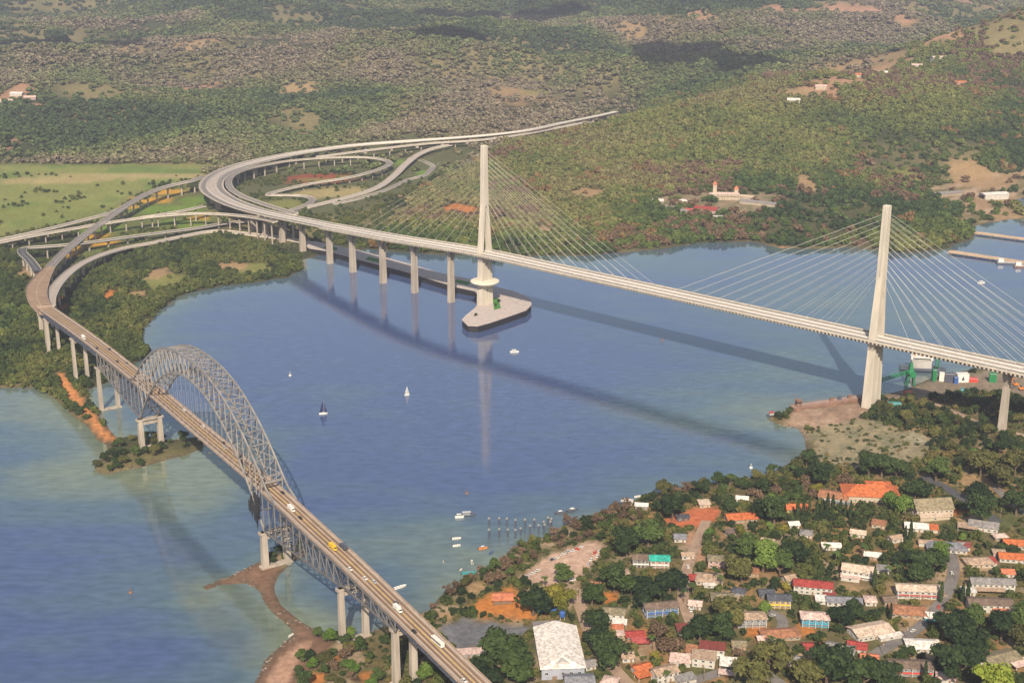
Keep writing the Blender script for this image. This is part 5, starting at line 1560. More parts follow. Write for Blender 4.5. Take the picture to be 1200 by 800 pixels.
def launch(u, v, l, rz, label, hm='white', cm='white'):
    root = thing('launch', label, 'boat', W(u, v, 0), R(rz))
    hull_mesh(l, l * .26, 1.5).build('hull', M[hm], root)
    MB().box(-l * .3, l * .15, -l * .1, l * .1, 1.2, 3.2).build('cabin', M[cm], root)
    MB().box(-l * .305, l * .155, -l * .101, l * .101, 2.1, 2.8).build('window', M['glass'], root)
    MB().box(-l * .33, l * .2, -l * .12, l * .12, 3.2, 3.35).build('cabin_roof', M[cm], root)
    return root
launch(603, 413, 9.5, 5, 'white motor launch out beyond the pylon island')
launch(548, 604, 13, 8, 'low grey launch moored in the open water off the piles', 'steel_dark', 'silver')
launch(538.5, 606.5, 7, 8, 'short white launch tied behind the low grey launch')
launch(1150, 332, 10, 10, 'white launch on the water behind the stay cables')
def sailboat(u, v, l, label, sail, mast):
    root = thing('sailboat', label, 'sailboat', W(u, v, 0), R(15))
    hull_mesh(l, l * .28, 1.1).build('hull', M['white'], root)
    MB().box(-l * .2, l * .12, -l * .09, l * .09, .9, 1.7).build('cabin', M['white'], root)
    MB().tube([(l * .08, 0, .8), (l * .08, 0, mast)], [.16, .08], 6).build('mast', M['rail'], root)
    q = MB(); n = 8; vs = []
    for i in range(n + 1):
        t = i / n; z = 2 + (mast - 2.6) * t; wd = l * .48 * (1 - t) ** .8 + .25
        for s_ in (0, .5, 1): vs.append((l * .06 - wd * s_, .5 * math.sin(s_ * math.pi) * (1 - t), z))
    fs = [(i * 3 + k, i * 3 + k + 1, i * 3 + k + 4, i * 3 + k + 3) for i in range(n) for k in (0, 1)]
    base = [(x, y + .08, z) for x, y, z in vs]
    q.add(vs, fs); q.add(base, [f[::-1] for f in fs]); q.build('mainsail', sail, root)
    q = MB(); q.add([(l * .46, 0, 1.2), (l * .1, .5, 1.8), (l * .09, 0, mast * .88), (l * .46, .07, 1.2), (l * .1, .57, 1.8), (l * .09, .07, mast * .88)], [(0, 1, 2), (5, 4, 3)]); q.build('jib', sail, root)
    return root
navy = mat('navy_sailcloth', (.02, .03, .09), .85, .2, .3)
sailboat(379, 485, 8, 'white-hulled sailboat with dark navy sails', navy, 14)
sailboat(477, 463, 5, 'small sailboat with pale grey sails', M['silver'], 9.5)
for u, v, lab in [(153, 694, 'dark channel buoy alone off the old bridge'), (547, 578, 'dark channel buoy in the open water beyond the low grey launch'), (776, 399, 'tiny dark buoy under the long deck shadow'), (340, 440, 'pale buoy beside the steel arch'), (880, 548, 'pale buoy off the muddy spit')]:
    root = thing('buoy', lab, 'buoy', W(u, v, 0)); k = 'rust' if 'dark' in lab else 'white'
    MB().lathe([(.6, -.6), (1.5, -.2), (1.5, .7), (.9, 1.0)], 14).build('float', M[k], root)
    q = MB()
    for a in range(3): q.beam((.8 * math.cos(a * 2.1), .8 * math.sin(a * 2.1), .9), (0, 0, 4.6), .16)
    q.build('cage', M[k], root); MB().lathe([(.35, 4.4), (.45, 4.8), (.3, 5.3), (.05, 5.5)], 10).build('lamp', M['steel_dark'], root)
# mooring piles
def pile():
    root = thing('mooring_pile', 'dark mooring pile with a pale cap, one of two rows off the town shore', 'pile', (0, 0, 0), 0, 'mooring piles off the shore')
    MB().tube([(0, 0, -3), (0, 0, 6.4)], .8, 10).build('shaft', M['steel_dark'], root)
    MB().lathe([(1.0, 6.3), (1.05, 6.7), (.8, 7.3), (.2, 7.7)], 12).build('cap', M['steel'], root)
    return root
pl0 = pile(); first = True
pls = [(573, 617), (585, 615), (594, 616.5), (604, 618), (615, 619), (626, 619), (637, 620), (573, 631), (585, 630), (595, 629), (604, 630), (610, 627), (621, 626), (631, 625), (638, 625), (645, 621), (642, 616), (646, 617.5)]
for u, v in pls:
    o = pl0 if first else copy_tree(pl0); first = False
    o.location = W(u, v, 0); o.scale = (1, 1, random.uniform(.85, 1.15))

# ------------------------------------------------------------------ vehicles
def wheels(root, xs, y, r=.34):
    for x in xs:
        for sy in (-1, 1):
            q = MB().tube([(x, sy * (y - .12), r), (x, sy * (y + .1), r)], r, 10); q.build('wheel', M['rubber'], root)
def car(mk):
    root = thing('car', 'car', 'car')
    prof = [(-2.2, .35), (2.15, .35), (2.2, .75), (1.2, .95), (-2.1, 1.0), (-2.25, .7)]
    q = MB(); vs = [(x, -.87, z) for x, z in prof] + [(x, .87, z) for x, z in prof]; n = len(prof)
    q.add(vs, [tuple(range(n)), tuple(range(n, 2 * n))[::-1]] + [(i, i + n, (i + 1) % n + n, (i + 1) % n) for i in range(n)]); q.build('body', mk, root)
    q = MB(); q.hexa([(-1.75, -.8, .97), (1.05, -.8, .95), (1.05, .8, .95), (-1.75, .8, .97)], [(-1.3, -.66, 1.46), (.35, -.66, 1.48), (.35, .66, 1.48), (-1.3, .66, 1.46)]); q.build('window', M['glass'], root)
    MB().hexa([(-1.32, -.67, 1.46), (.37, -.67, 1.48), (.37, .67, 1.48), (-1.32, .67, 1.46)], [(-1.25, -.62, 1.54), (.3, -.62, 1.55), (.3, .62, 1.55), (-1.25, .62, 1.54)]).build('roof', mk, root)
    wheels(root, (-1.35, 1.35), .8)
    return root
def truck(mk, cabm=None):
    root = thing('truck', 'truck', 'truck')
    MB().box(-4.2, 3.6, -1.0, 1.0, .6, .95).build('chassis', M['black'], root)
    MB().box(-4.3, 1.5, -1.25, 1.25, .95, 3.4).build('cargo_box', mk, root)
    q = MB(); q.hexa([(1.8, -1.15, .7), (3.9, -1.15, .7), (3.9, 1.15, .7), (1.8, 1.15, .7)], [(1.8, -1.1, 2.8), (3.4, -1.1, 2.8), (3.4, 1.1, 2.8), (1.8, 1.1, 2.8)]); q.build('cab', cabm or mk, root)
    MB().hexa([(3.62, -1, 1.75), (3.72, -1, 1.75), (3.72, 1, 1.75), (3.62, 1, 1.75)], [(3.42, -1, 2.6), (3.5, -1, 2.6), (3.5, 1, 2.6), (3.42, 1, 2.6)]).build('window', M['glass'], root)
    wheels(root, (-3.2, -2.1, 2.7), 1.0, .5)
    return root
def bus(mk):
    root = thing('bus', 'bus', 'bus')
    MB().box(-5.8, 5.8, -1.25, 1.25, .45, 3.1).build('body', mk, root)
    MB().box(-5.5, 5.83, -1.28, 1.28, 1.6, 2.5).build('window', M['glass'], root)
    MB().box(-5.6, 5.6, -1.1, 1.1, 3.1, 3.3).build('roof', M['white'], root)
    wheels(root, (-3.6, 3.4), 1.1, .5)
    return root
head = math.atan2(OA.y, OA.x)
VEH = [(94, 397, 'truck', 'white', 'white truck nearest the approach bend on the old bridge'), (111, 408.5, 'car', 'black', 'dark car behind the white truck, nearest the approach bend'), (128, 409, 'car', 'black', 'dark car in the far lane before the arch'),
       (139, 423.5, 'car', 'black', 'leading dark car of the pair just before the arch'), (147, 425.5, 'car', 'steel_dark', 'dark blue car beside another just before the arch'), (218, 479.5, 'car', 'white', 'white car under the middle of the arch'), (248, 497, 'car', 'white', 'white car under the arch towards its nearer foot'),
       (262, 524, 'car', 'silver', 'silver car leaving the arch'), (332, 576.5, 'car', 'black', 'black car just past the arch portal'), (342, 597, 'truck', 'white', 'white box truck just past the arch portal'), (354, 606, 'car', 'black', 'black car beside the white box truck'),
       (389, 642.5, 'truck', 'yellow', 'yellow lorry halfway down the side span'), (402, 641.5, 'truck', 'steel_dark', 'dark lorry passing the yellow lorry'), (410, 666.5, 'car', 'white', 'white car beside the expansion joint'), (427, 677.5, 'car', 'white', 'white car beside a grey one below the expansion joint'),
       (437, 681.5, 'car', 'silver', 'grey car beside a white one below the expansion joint'), (462, 706.5, 'car', 'steel_dark', 'dark car beside the white van-like truck'), (465, 715, 'truck', 'white', 'white truck beside the dark car on the lower approach'), (486, 739, 'car', 'rubber', 'small black car alone on the lower approach'),
       (513, 753, 'bus', 'white', 'white bus on the lower approach'), (541, 798, 'car', 'white', 'white car lowest on the bridge'), (182, 452, 'car', 'silver', 'silver car entering the arch portal'), (268, 517, 'car', 'rubber', 'black car under the nearer foot of the arch')]
for u, v, kind, mk, lab in VEH:
    z = 58.0
    for _ in range(6):
        p = W(u, v, z); a = (p - OP).dot(OA); z = zdk(a) + .6
    b_ = (p - OP).dot(OB); b_ = max(-4.6, min(4.6, b_)); b_ = min((-4.4, -1.5, 1.5, 4.4), key=lambda q: abs(q - b_))
    o = {'car': car, 'truck': truck, 'bus': bus}[kind](M[mk])
    o.location = OLD(a, b_, zdk(a) + .07); o.rotation_euler = (0, 0, head + (math.pi if b_ > 0 else 0)); o['label'] = lab; o['group'] = 'traffic on the arch bridge'
PARK = [(652.5, 654.5, 30), (660, 650, 30), (666, 647, 30), (672, 645.5, 32), (676, 644, 32), (681, 641.5, 32), (648, 656, 28), (624, 672.5, 35), (630, 669, 35), (617, 676, 35), (700, 652, 70), (693, 656, 70), (690, 661, 70), (686, 668, 75), (697, 648, 70), (703, 646, 70), (663, 679, 10), (671, 680, 10), (655, 664, 40)]
proto = {}
pcol = ['white', 'white', 'silver', 'white', 'red', 'white', 'steel_dark', 'white', 'white', 'silver']
for i, (u, v, rz) in enumerate(PARK):
    mk = pcol[i % 10]
    if mk not in proto: proto[mk] = o = car(M[mk])
    else: o = copy_tree(proto[mk])
    p = G(u, v); o.location = (p.x, p.y, H1(p.x, p.y) + .06); o.rotation_euler = (0, 0, R(rz))
    cname = {'white': 'white', 'silver': 'silver', 'red': 'red', 'steel_dark': 'dark blue'}[mk]
    o['label'] = '%s car parked in the dusty clay-pink parking lot by the shore' % cname; o['group'] = '%s cars in the parking lot' % cname
STREET = [(1070, 740, 'white', 40, 'white car on the wide grey street'), (1100, 712, 'red', 70, 'red car at the bend of the wide grey street'), (1115, 672, 'white', 85, 'white car where the street enters the trees'), (694, 752, 'white', -60, 'white car on the dusty lane beside the great hall'), (702, 762, 'silver', -60, 'silver car behind the white one on the dusty lane'),
          (810, 716, 'white', 80, 'white car on the lane by the blue house'), (803, 692, 'silver', 85, 'silver car on the lane under the trees'), (1140, 592, 'white', -40, 'white car on the dark street by the church-like hall'), (905, 722, 'silver', 20, 'silver car in the yard of the yellow-fronted house'), (850, 787, 'white', 10, 'white car on the street below the white sheds'), (806, 665, 'white', 95, 'white car at the foot of the dusty lane')]
for u, v, mk, rz, lab in STREET:
    o = copy_tree(proto[mk]); p = G(u, v); o.location = (p.x, p.y, H1(p.x, p.y) + .4); o.rotation_euler = (0, 0, R(rz)); o['label'] = lab; o['group'] = 'cars in the town streets'

# ------------------------------------------------------------------ people on the promenade
def person(pose):
    V = [(0, 0, .92), (0, 0, 1.2), (0, 0, 1.45), (0, 0, 1.56), (0, .03, 1.68), (0, .02, 1.78)]
    E = [(0, 1), (1, 2), (2, 3), (3, 4), (4, 5)]
    Rr = [.15, .14, .16, .065, .10, .07]
    for s in (-1, 1):
        st = .22 * s * pose
        n = len(V); V += [(s * .1, 0, .88), (s * .11, st * .5, .48), (s * .11, st, .08), (s * .12, st + .17, .04)]; E += [(0, n), (n, n + 1), (n + 1, n + 2), (n + 2, n + 3)]; Rr += [.11, .075, .05, .045]
        n = len(V); V += [(s * .2, 0, 1.42), (s * .27, -st * .4, 1.14), (s * .27, -st + .06, .88), (s * .26, -st + .1, .78)]; E += [(2, n), (n, n + 1), (n + 1, n + 2), (n + 2, n + 3)]; Rr += [.07, .05, .04, .035]
    me = bpy.data.meshes.new('person'); me.from_pydata(V, E, []); o = bpy.data.objects.new('person', me); COL.objects.link(o)
    md = o.modifiers.new('skin', 'SKIN'); sk = me.skin_vertices[0].data
    for i, r in enumerate(Rr): sk[i].radius = (r, r)
    sk[0].use_root = True
    s2 = o.modifiers.new('sub', 'SUBSURF'); s2.levels = 1; s2.render_levels = 1
    dg = bpy.context.evaluated_depsgraph_get(); nm = bpy.data.meshes.new_from_object(o.evaluated_get(dg)); bpy.data.objects.remove(o)
    nm.name = 'person'
    return nm
try:
    pm = [person(1), person(.2)]
    cloth = [M['skin'], mat('dark_shirt', (.04, .03, .03), .9, .2, 2), mat('navy_clothes', (.03, .04, .09), .9, .2, 2)]
    PEO = [(594, 347), (597.5, 348.5), (599, 346), (602, 354), (605, 355), (608, 353.5), (610, 352), (592, 362), (557, 372), (559, 370), (560, 373), (556.5, 369), (528, 324), (533, 325), (495, 318), (494, 315.5), (506, 320), (463, 311), (425, 302), (545, 341)]
    lab = ['person in dark clothes walking on the island at the pylon foot', 'person in dark clothes standing on the promenade of the pylon island']
    for i, (u, v) in enumerate(PEO):
        me_ = pm[i % 2].copy(); me_.materials.clear(); me_.materials.append(cloth[i % 3])
        o = bpy.data.objects.new('person', me_); COL.objects.link(o); p = W(u, v, PT); o.location = p; o.rotation_euler = (0, 0, random.uniform(0, 6.28))
        tag(o, lab[i % 2], 'person', ('people walking on the promenade', 'people standing on the promenade')[i % 2])
except Exception as ex:
    print('people failed', ex)
# ------------------------------------------------------------------ trees
def crown_mesh(name, seed, r, h, nlobes, nleaf, leaf, m, core=True, sparse=0.0, flat=1.0):
    """a crown of many leaf clumps gathered round limbs; r radius, h height of the crown"""
    g = np.random.default_rng(seed)
    lobes = []
    for i in range(nlobes):
        a = g.uniform(0, 2 * math.pi); d = r * .62 * math.sqrt(g.uniform(0.02, 1)) ; z = h * g.uniform(.22, .84) * (1 - .25 * (d / r) ** 2)
        lobes.append((d * math.cos(a) * 1.1, d * math.sin(a), z, r * g.uniform(.2, .5)))
    lobes.append((0, 0, h * .6, r * .5))
    V = []; F = []
    per = nleaf // len(lobes)
    for (lx, ly, lz, lr) in lobes:
        d = g.normal(size=(per, 3)); d /= np.linalg.norm(d, axis=1)[:, None]
        d[:, 2] = np.where(d[:, 2] < -.35, -d[:, 2], d[:, 2])
        rad = lr * (g.uniform(.5, 1.0, per) + .35 * g.uniform(0, 1, per) ** 4)[:, None]
        c = np.array([lx, ly, lz]) + d * rad * np.array([1, 1, flat * h / (2 * r) * 1.3])
        for i in range(per):
            n = d[i] * .9 + g.normal(size=3) * .55 + np.array([0, 0, .35]); n /= np.linalg.norm(n)
            u = np.cross(n, g.normal(size=3)); u /= np.linalg.norm(u) + 1e-9; w = np.cross(n, u)
            s = leaf * g.uniform(.55, 1.3)
            p = c[i]; k = len(V)
            V += [tuple(p - u * s - w * s * .6), tuple(p + u * s * .3 - w * s * .8 + n * s * .2), tuple(p + u * s + w * s * .5), tuple(p - u * s * .2 + w * s * .9 - n * s * .15)]
            F.append((k, k + 1, k + 2, k + 3))
    if core:
        for (lx, ly, lz, lr) in lobes:
            bm = bmesh.new(); bmesh.ops.create_icosphere(bm, subdivisions=1, radius=lr * .52)
            k = len(V)
            for v in bm.verts:
                q = 1 + g.uniform(-.18, .18); V.append((lx + v.co.x * q, ly + v.co.y * q, lz + v.co.z * q * flat * h / (2 * r) * 1.3))
            bm.verts.index_update()
            for f in bm.faces: F.append(tuple(k + v.index for v in f.verts))
            bm.free()
    me = bpy.data.meshes.new(name); me.from_pydata(V, [], F); me.materials.append(m); me.update()
    return me, lobes

def trunk_mesh(name, lobes, r, z0, branch=.16, bare=False, seed=0):
    g = random.Random(seed)
    q = MB(); top = Vector((g.uniform(-.3, .3), g.uniform(-.3, .3), z0 + .6))
    tr = max(.28, r * .075)
    q.tube([(0, 0, -1.2), (0, 0, .4), tuple(top * .6), tuple(top)], [tr * 1.5, tr * 1.05, tr * .85, tr * .7], 7)
    for (lx, ly, lz, lr) in lobes[:7]:
        e = Vector((lx, ly, z0 + lz * .9)); mid = top.lerp(e, .5) + Vector((lx * .1, ly * .1, .3))
        q.tube([top, mid, e], [tr * .55, tr * .35, tr * .12], 5)
        if bare:
            for _ in range(7):
                d = Vector((g.gauss(0, 1), g.gauss(0, 1), abs(g.gauss(0, .8)))).normalized() * lr * 1.25
                s = mid.lerp(e, g.random()); q.tube([s, s + d * .5 + Vector((0, 0, .3)), s + d], [tr * .2, tr * .12, .03], 4)
    me = bpy.data.meshes.new(name); me.from_pydata(q.v, [], q.f); me.materials.append(M['bark']); me.update()
    return me

LEAF = dict(dark=leaf_mat('dark_foliage', (.010, .022, .007), (.038, .06, .016)), green=leaf_mat('green_foliage', (.022, .04, .009), (.06, .09, .022)),
            light=leaf_mat('light_foliage', (.05, .095, .014), (.11, .16, .03)), olive=leaf_mat('olive_foliage', (.045, .048, .014), (.11, .105, .03)),
            lime=leaf_mat('lime_foliage', (.13, .17, .016), (.22, .25, .035)), brown=leaf_mat('dry_foliage', (.07, .045, .028), (.16, .105, .065)),
            yellow=leaf_mat('yellowing_foliage', (.08, .085, .012), (.2, .17, .025)))
TREE = {}
kinds = dict(dark=3, green=3, light=2, olive=3, lime=1, brown=3, yellow=2)
UR = 6.0
sd_ = 100
for k, nvar in kinds.items():
    for i in range(nvar):
        sd_ += 1
        h = UR * (1.15, 1.4, 1.0)[i % 3]
        if k == 'brown':
            me, lob = crown_mesh('crown', sd_, UR, h, 9, 420, .5, LEAF[k], core=False)
        else:
            me, lob = crown_mesh('crown', sd_, UR, h, (8, 12, 15)[i % 3], 2300, .47, LEAF[k])
        TREE.setdefault(k, []).append((me, trunk_mesh('trunk', lob, UR, h * .3, bare=(k == 'brown'), seed=sd_), h * .3))

NTREE = 0
def tree(x, y, r, kind, label, group, hs_=1.0, name='broadleaf_tree', cat='tree'):
    global NTREE
    me, tm, z0 = TREE[kind][random.randrange(len(TREE[kind]))]
    root = thing(name, label, cat, (x, y, H1(x, y) - .1), random.uniform(0, 6.28), group)
    s = r / UR
    root.scale = (s, s, s * hs_)
    t = bpy.data.objects.new('trunk', tm); COL.objects.link(t); t.parent = root
    c = bpy.data.objects.new('crown', me); COL.objects.link(c); c.parent = root; c.location = (0, 0, z0)
    NTREE += 1
    return root

KLAB = dict(dark='dark green', green='mid-green', light='light green', olive='olive-coloured', lime='bright yellow-green', brown='leafless brown', yellow='yellowing')
PLACED = []     # x, y, r
def free(x, y, r, k=.78):
    for (a, b_, c) in PLACED:
        if (x - a) ** 2 + (y - b_) ** 2 < (k * (r + c)) ** 2: return False
    return True
FA = np.array([f for f in FOOT])
def clear_of_houses(x, y, r):
    for (fx0, fy0, hw, hd, yw) in FOOT:
        dx, dy = x - fx0, y - fy0
        if abs(dx) > 50 or abs(dy) > 50: continue
        c, s = math.cos(yw), math.sin(yw)
        lx, ly = abs(dx * c + dy * s) - hw, abs(-dx * s + dy * c) - hd
        if max(lx, 0) ** 2 + max(ly, 0) ** 2 < (r * .62) ** 2: return False
        # a crown standing before a house must not hide its front: the ground towards the camera stays open
        L_ = math.hypot(fx0, fy0); ux, uy = -fx0 / L_, -fy0 / L_
        along = dx * ux + dy * uy; side = abs(-dx * uy + dy * ux)
        if 0 < along < hd + r * 1.1 + 3 and side < hw * .8: return False
    return True
def clear_of_roads(x, y, m):
    for ln in ROAD_LINES:
        for (a, b_) in ln[::2]:
            if (x - a) ** 2 + (y - b_) ** 2 < m * m: return False
    return True
OPEN = [PARKING, CLAY_YARD, GREY_YARD, CLAY_COURT, SAND_FLAT, QUAY, SAND_PALE]
OPENW = [(w_[0], w_[1], w_[2], w_[3]) for w_, pt in zip(PATCH_W, PATCHES) if pt[1] > 540]
def is_open(x, y):
    X_, Y_ = np.array([x]), np.array([y])
    for P_ in OPEN:
        if inside(P_, X_, Y_)[0]: return True
    for cx, cy, ax, ay in OPENW:
        if ((x - cx) / ax) ** 2 + ((y - cy) / ay) ** 2 < .8: return True
    return False
def zone(x, y):
    best = min(LAND, key=lambda q: (q[0] - x) ** 2 + (q[1] - y) ** 2)
    w_ = best[2].split()
    return best[2]
def put_tree(x, y, r, kind, hs_=1.0, where=None):
    z = where or 'near the ' + zone(x, y)
    lab = '%s tree %s' % (KLAB[kind], z)
    w_ = lab.split()
    if len(w_) > 15: w_ = w_[:15]
    while w_[-1] in ('a', 'the', 'with', 'and', 'by', 'on', 'of', 'an', 'beside', 'behind', 'its', 'to', 'in', 'below', 'under', 'at', 'two', 'small', 'great', 'long', 'dark', 'white', 'red'): w_.pop()
    lab = ' '.join(w_)
    tree(x, y, r, kind, lab, lab, hs_)
    PLACED.append((x, y, r))

# the large trees one can pick out
BIG = [(588, 770, 20, 'dark', 'filling the corner between the old bridge and the great pale hall'), (560, 785, 14, 'dark', 'filling the corner between the old bridge and the great pale hall'), (607, 790, 13, 'green', 'filling the corner between the old bridge and the great pale hall'),
       (625, 703, 15, 'dark', 'spreading beside the clay-roofed shelter'), (644, 700, 11, 'yellow', 'behind the flat grey-roofed shed'), (657, 703, 10, 'yellow', 'behind the flat grey-roofed shed'), (661, 671, 9, 'green', 'standing alone in the parking lot'),
       (716, 757, 15, 'dark', 'towering over the dusty lane by the great hall'), (698, 725, 12, 'dark', 'in the belt along the dusty lane'), (694, 698, 10, 'green', 'in the belt along the dusty lane'), (700, 744, 10, 'dark', 'in the belt along the dusty lane'),
       (1018, 548, 12, 'dark', 'in the wide clump on the mud flat behind the orange hip roof'), (1034, 546, 13, 'dark', 'in the wide clump on the mud flat behind the orange hip roof'), (1051, 549, 11, 'dark', 'in the wide clump on the mud flat behind the orange hip roof'),
       (963, 558, 12, 'dark', 'at the shore edge of the mud flat'), (1098, 551, 13, 'green', 'standing alone past the orange hip roof'), (1073, 572, 13, 'dark', 'between the orange hip roof and the dark street'), (1062, 594, 10, 'light', 'before the orange hip roof'), (1045, 590, 9, 'light', 'before the orange hip roof'),
       (1090, 662, 14, 'dark', 'at the head of the grey street'), (1100, 650, 9, 'light', 'at the head of the grey street'), (1075, 668, 11, 'dark', 'at the head of the grey street'), (1163, 796, 14, 'lime', 'rounded at the bottom edge beside the olive-roofed house'), (1122, 778, 17, 'dark', 'before the bright yellow-green one'), (1118, 735, 14, 'dark', 'beyond the white pyramid roof'), (1140, 745, 14, 'dark', 'beyond the white pyramid roof'), (1145, 722, 10, 'green', 'beyond the white pyramid roof'),
       (760, 625, 14, 'green', 'above the turquoise-roofed house'), (735, 640, 13, 'dark', 'above the turquoise-roofed house'), (788, 598, 11, 'dark', 'at the edge of the clay court'), (855, 590, 9, 'dark', 'at the edge of the clay court'), (908, 600, 13, 'dark', 'between the two orange roofs on the terrace'), (890, 600, 9, 'dark', 'between the two orange roofs on the terrace'),
       (1150, 600, 14, 'dark', 'by the dark street'), (1172, 558, 15, 'olive', 'rising on the slope past the church-like hall'), (1190, 545, 14, 'olive', 'rising on the slope past the church-like hall'), (1150, 545, 13, 'olive', 'rising on the slope past the church-like hall'), (1192, 590, 13, 'dark', 'near the edge of the upper street'), (1145, 573, 12, 'dark', 'on the ochre verge by the dark street'),
       (760, 690, 14, 'dark', 'below the turquoise-roofed house'), (785, 680, 13, 'dark', 'below the turquoise-roofed house'), (740, 685, 12, 'green', 'below the turquoise-roofed house'), (720, 680, 12, 'dark', 'below the turquoise-roofed house'), (870, 668, 13, 'olive', 'beside the olive-brown hip roof'), (895, 655, 13, 'light', 'in the broad wood behind the slate-roofed house'), (915, 662, 12, 'green', 'in the broad wood behind the slate-roofed house'), (880, 640, 12, 'green', 'in the broad wood behind the slate-roofed house'), (930, 645, 13, 'dark', 'in the broad wood behind the slate-roofed house'),
       (820, 735, 12, 'dark', 'in the dark grove before the grey two-storey house'), (845, 735, 12, 'dark', 'in the dark grove before the grey two-storey house'), (862, 725, 10, 'olive', 'in the dark grove before the grey two-storey house'), (850, 715, 10, 'olive', 'in the dark grove before the grey two-storey house'),
       (985, 720, 11, 'dark', 'beside the bright blue house'), (1000, 715, 9, 'dark', 'beside the bright blue house'), (970, 785, 16, 'dark', 'in the shaded grove at the bottom edge'), (940, 790, 14, 'olive', 'in the shaded grove at the bottom edge'), (905, 775, 13, 'olive', 'in the shaded grove at the bottom edge'), (1010, 792, 15, 'dark', 'in the shaded grove at the bottom edge'), (1040, 795, 11, 'dark', 'in the shaded grove at the bottom edge'), (880, 795, 13, 'olive', 'in the shaded grove at the bottom edge'), (770, 745, 10, 'brown', 'beside the small bright red roof'), (785, 755, 10, 'brown', 'beside the small bright red roof'),
       (1175, 735, 13, 'dark', 'below the orange awning'), (1195, 725, 12, 'green', 'below the orange awning'), (1190, 745, 11, 'olive', 'below the orange awning')]
for u, v, r, k, where in BIG:
    p = G(u, v, r * .75)
    put_tree(p.x, p.y, r, k, 1.0, where)
# poplars
q = None
def cypress_mesh():
    g = np.random.default_rng(5); V = []; F = []
    for i in range(420):
        t = g.uniform(0, 1); z = 1 + 12 * t; rr = 1.25 * math.sin(math.pi * min(1, .12 + t * .9)) ** .7 * g.uniform(.5, 1.05); a = g.uniform(0, 6.28)
        p = np.array([rr * math.cos(a), rr * math.sin(a), z]); n = np.array([math.cos(a), math.sin(a), .3]) + g.normal(size=3) * .3; n /= np.linalg.norm(n)
        u = np.cross(n, g.normal(size=3)); u /= np.linalg.norm(u); w_ = np.cross(n, u); s = .42 * g.uniform(.7, 1.3); k = len(V)
        V += [tuple(p - u * s - w_ * s), tuple(p + u * s - w_ * s), tuple(p + u * s + w_ * s), tuple(p - u * s + w_ * s)]; F.append((k, k + 1, k + 2, k + 3))
    me = bpy.data.meshes.new('crown'); me.from_pydata(V, [], F); me.materials.append(LEAF['dark']); return me
cym = cypress_mesh(); ctm = bpy.data.meshes.new('trunk'); q = MB().tube([(0, 0, -1), (0, 0, 11)], [.3, .06], 6); ctm.from_pydata(q.v, [], q.f); ctm.materials.append(M['bark'])
for i, (u, v) in enumerate([(934, 609), (941, 607), (948, 605), (962, 603), (969, 602), (975, 604), (984, 608), (990, 606), (996, 609), (1060, 635), (1066, 636), (1083, 800), (1127, 705), (1133, 706), (957, 607), (1024, 688), (1043, 727), (1102, 706)]):
    p = G(u, v); root = thing('poplar_tree', '', 'tree', (p.x, p.y, p.z), random.uniform(0, 6)); s = random.uniform(.85, 1.3); root.scale = (s, s, s * 1.05)
    near = v < 615
    root['label'] = 'slim dark poplar in the row before the orange roofs' if near else 'slim dark poplar near the ' + zone(p.x, p.y)
    root['group'] = root['label']
    for nm_, m_ in (('trunk', ctm), ('crown', cym)):
        c = bpy.data.objects.new(nm_, m_); COL.objects.link(c); c.parent = root
    PLACED.append((p.x, p.y, 2))

def palm_meshes():
    g = random.Random(4); q = MB(); q.tube([(0, 0, -1), (.3, 0, 4), (.9, .1, 9)], [.28, .2, .15], 6)
    tm = bpy.data.meshes.new('trunk'); tm.from_pydata(q.v, [], q.f); tm.materials.append(M['bark'])
    q = MB()
    for i in range(17):
        a = i * 2.4; el = g.uniform(-.1, .9); Lf = g.uniform(2.8, 3.8); prev = None
        for k in range(6):
            t = k / 5; r = Lf * t * math.cos(el * (1 - t * .3)); z = 9 + Lf * (math.sin(el) * t - .75 * t * t); w_ = .55 * math.sin(math.pi * min(1, .15 + t * .85)) + .03
            c = Vector((.9 + r * math.cos(a), .1 + r * math.sin(a), z)); sd__ = Vector((-math.sin(a), math.cos(a), 0)) * w_
            cur = (c - sd__ - Vector((0, 0, w_ * .5)), c, c + sd__ - Vector((0, 0, w_ * .5)))
            if prev: q.add(list(prev) + list(cur), [(0, 1, 4, 3), (1, 2, 5, 4)])
            prev = cur
    cm_ = bpy.data.meshes.new('fronds'); cm_.from_pydata(q.v, [], q.f); cm_.materials.append(LEAF['green'])
    return tm, cm_
ptm, pcm = palm_meshes()
for u, v in [(835, 684), (843, 690), (801, 706), (812, 700), (640, 690), (583, 672), (575, 678), (1042, 680), (1052, 676), (970, 655), (978, 662), (1112, 655), (905, 762), (765, 762), (1000, 640), (780, 800), (1065, 675), (1010, 655)]:
    p = G(u, v); root = thing('palm_tree', 'palm tree with drooping fronds near the ' + zone(p.x, p.y), 'palm', (p.x, p.y, p.z), random.uniform(0, 6)); root['label'] = ' '.join(root['label'].split()[:14])
    while root['label'].split()[-1] in ('a', 'the', 'with', 'and', 'by', 'on', 'of', 'an', 'beside', 'its', 'in', 'between', 'below', 'deep', 'white', 'brown', 'great', 'facing', 'wide', 'broad', 'dark', 'red', 'cream', 'bright'): root['label'] = ' '.join(root['label'].split()[:-1])
    root['group'] = root['label']
    s_ = random.uniform(.9, 1.3); root.scale = (s_, s_, s_)
    for nm_, m_ in (('trunk', ptm), ('fronds', pcm)):
        c = bpy.data.objects.new(nm_, m_); COL.objects.link(c); c.parent = root
    PLACED.append((p.x, p.y, 2))
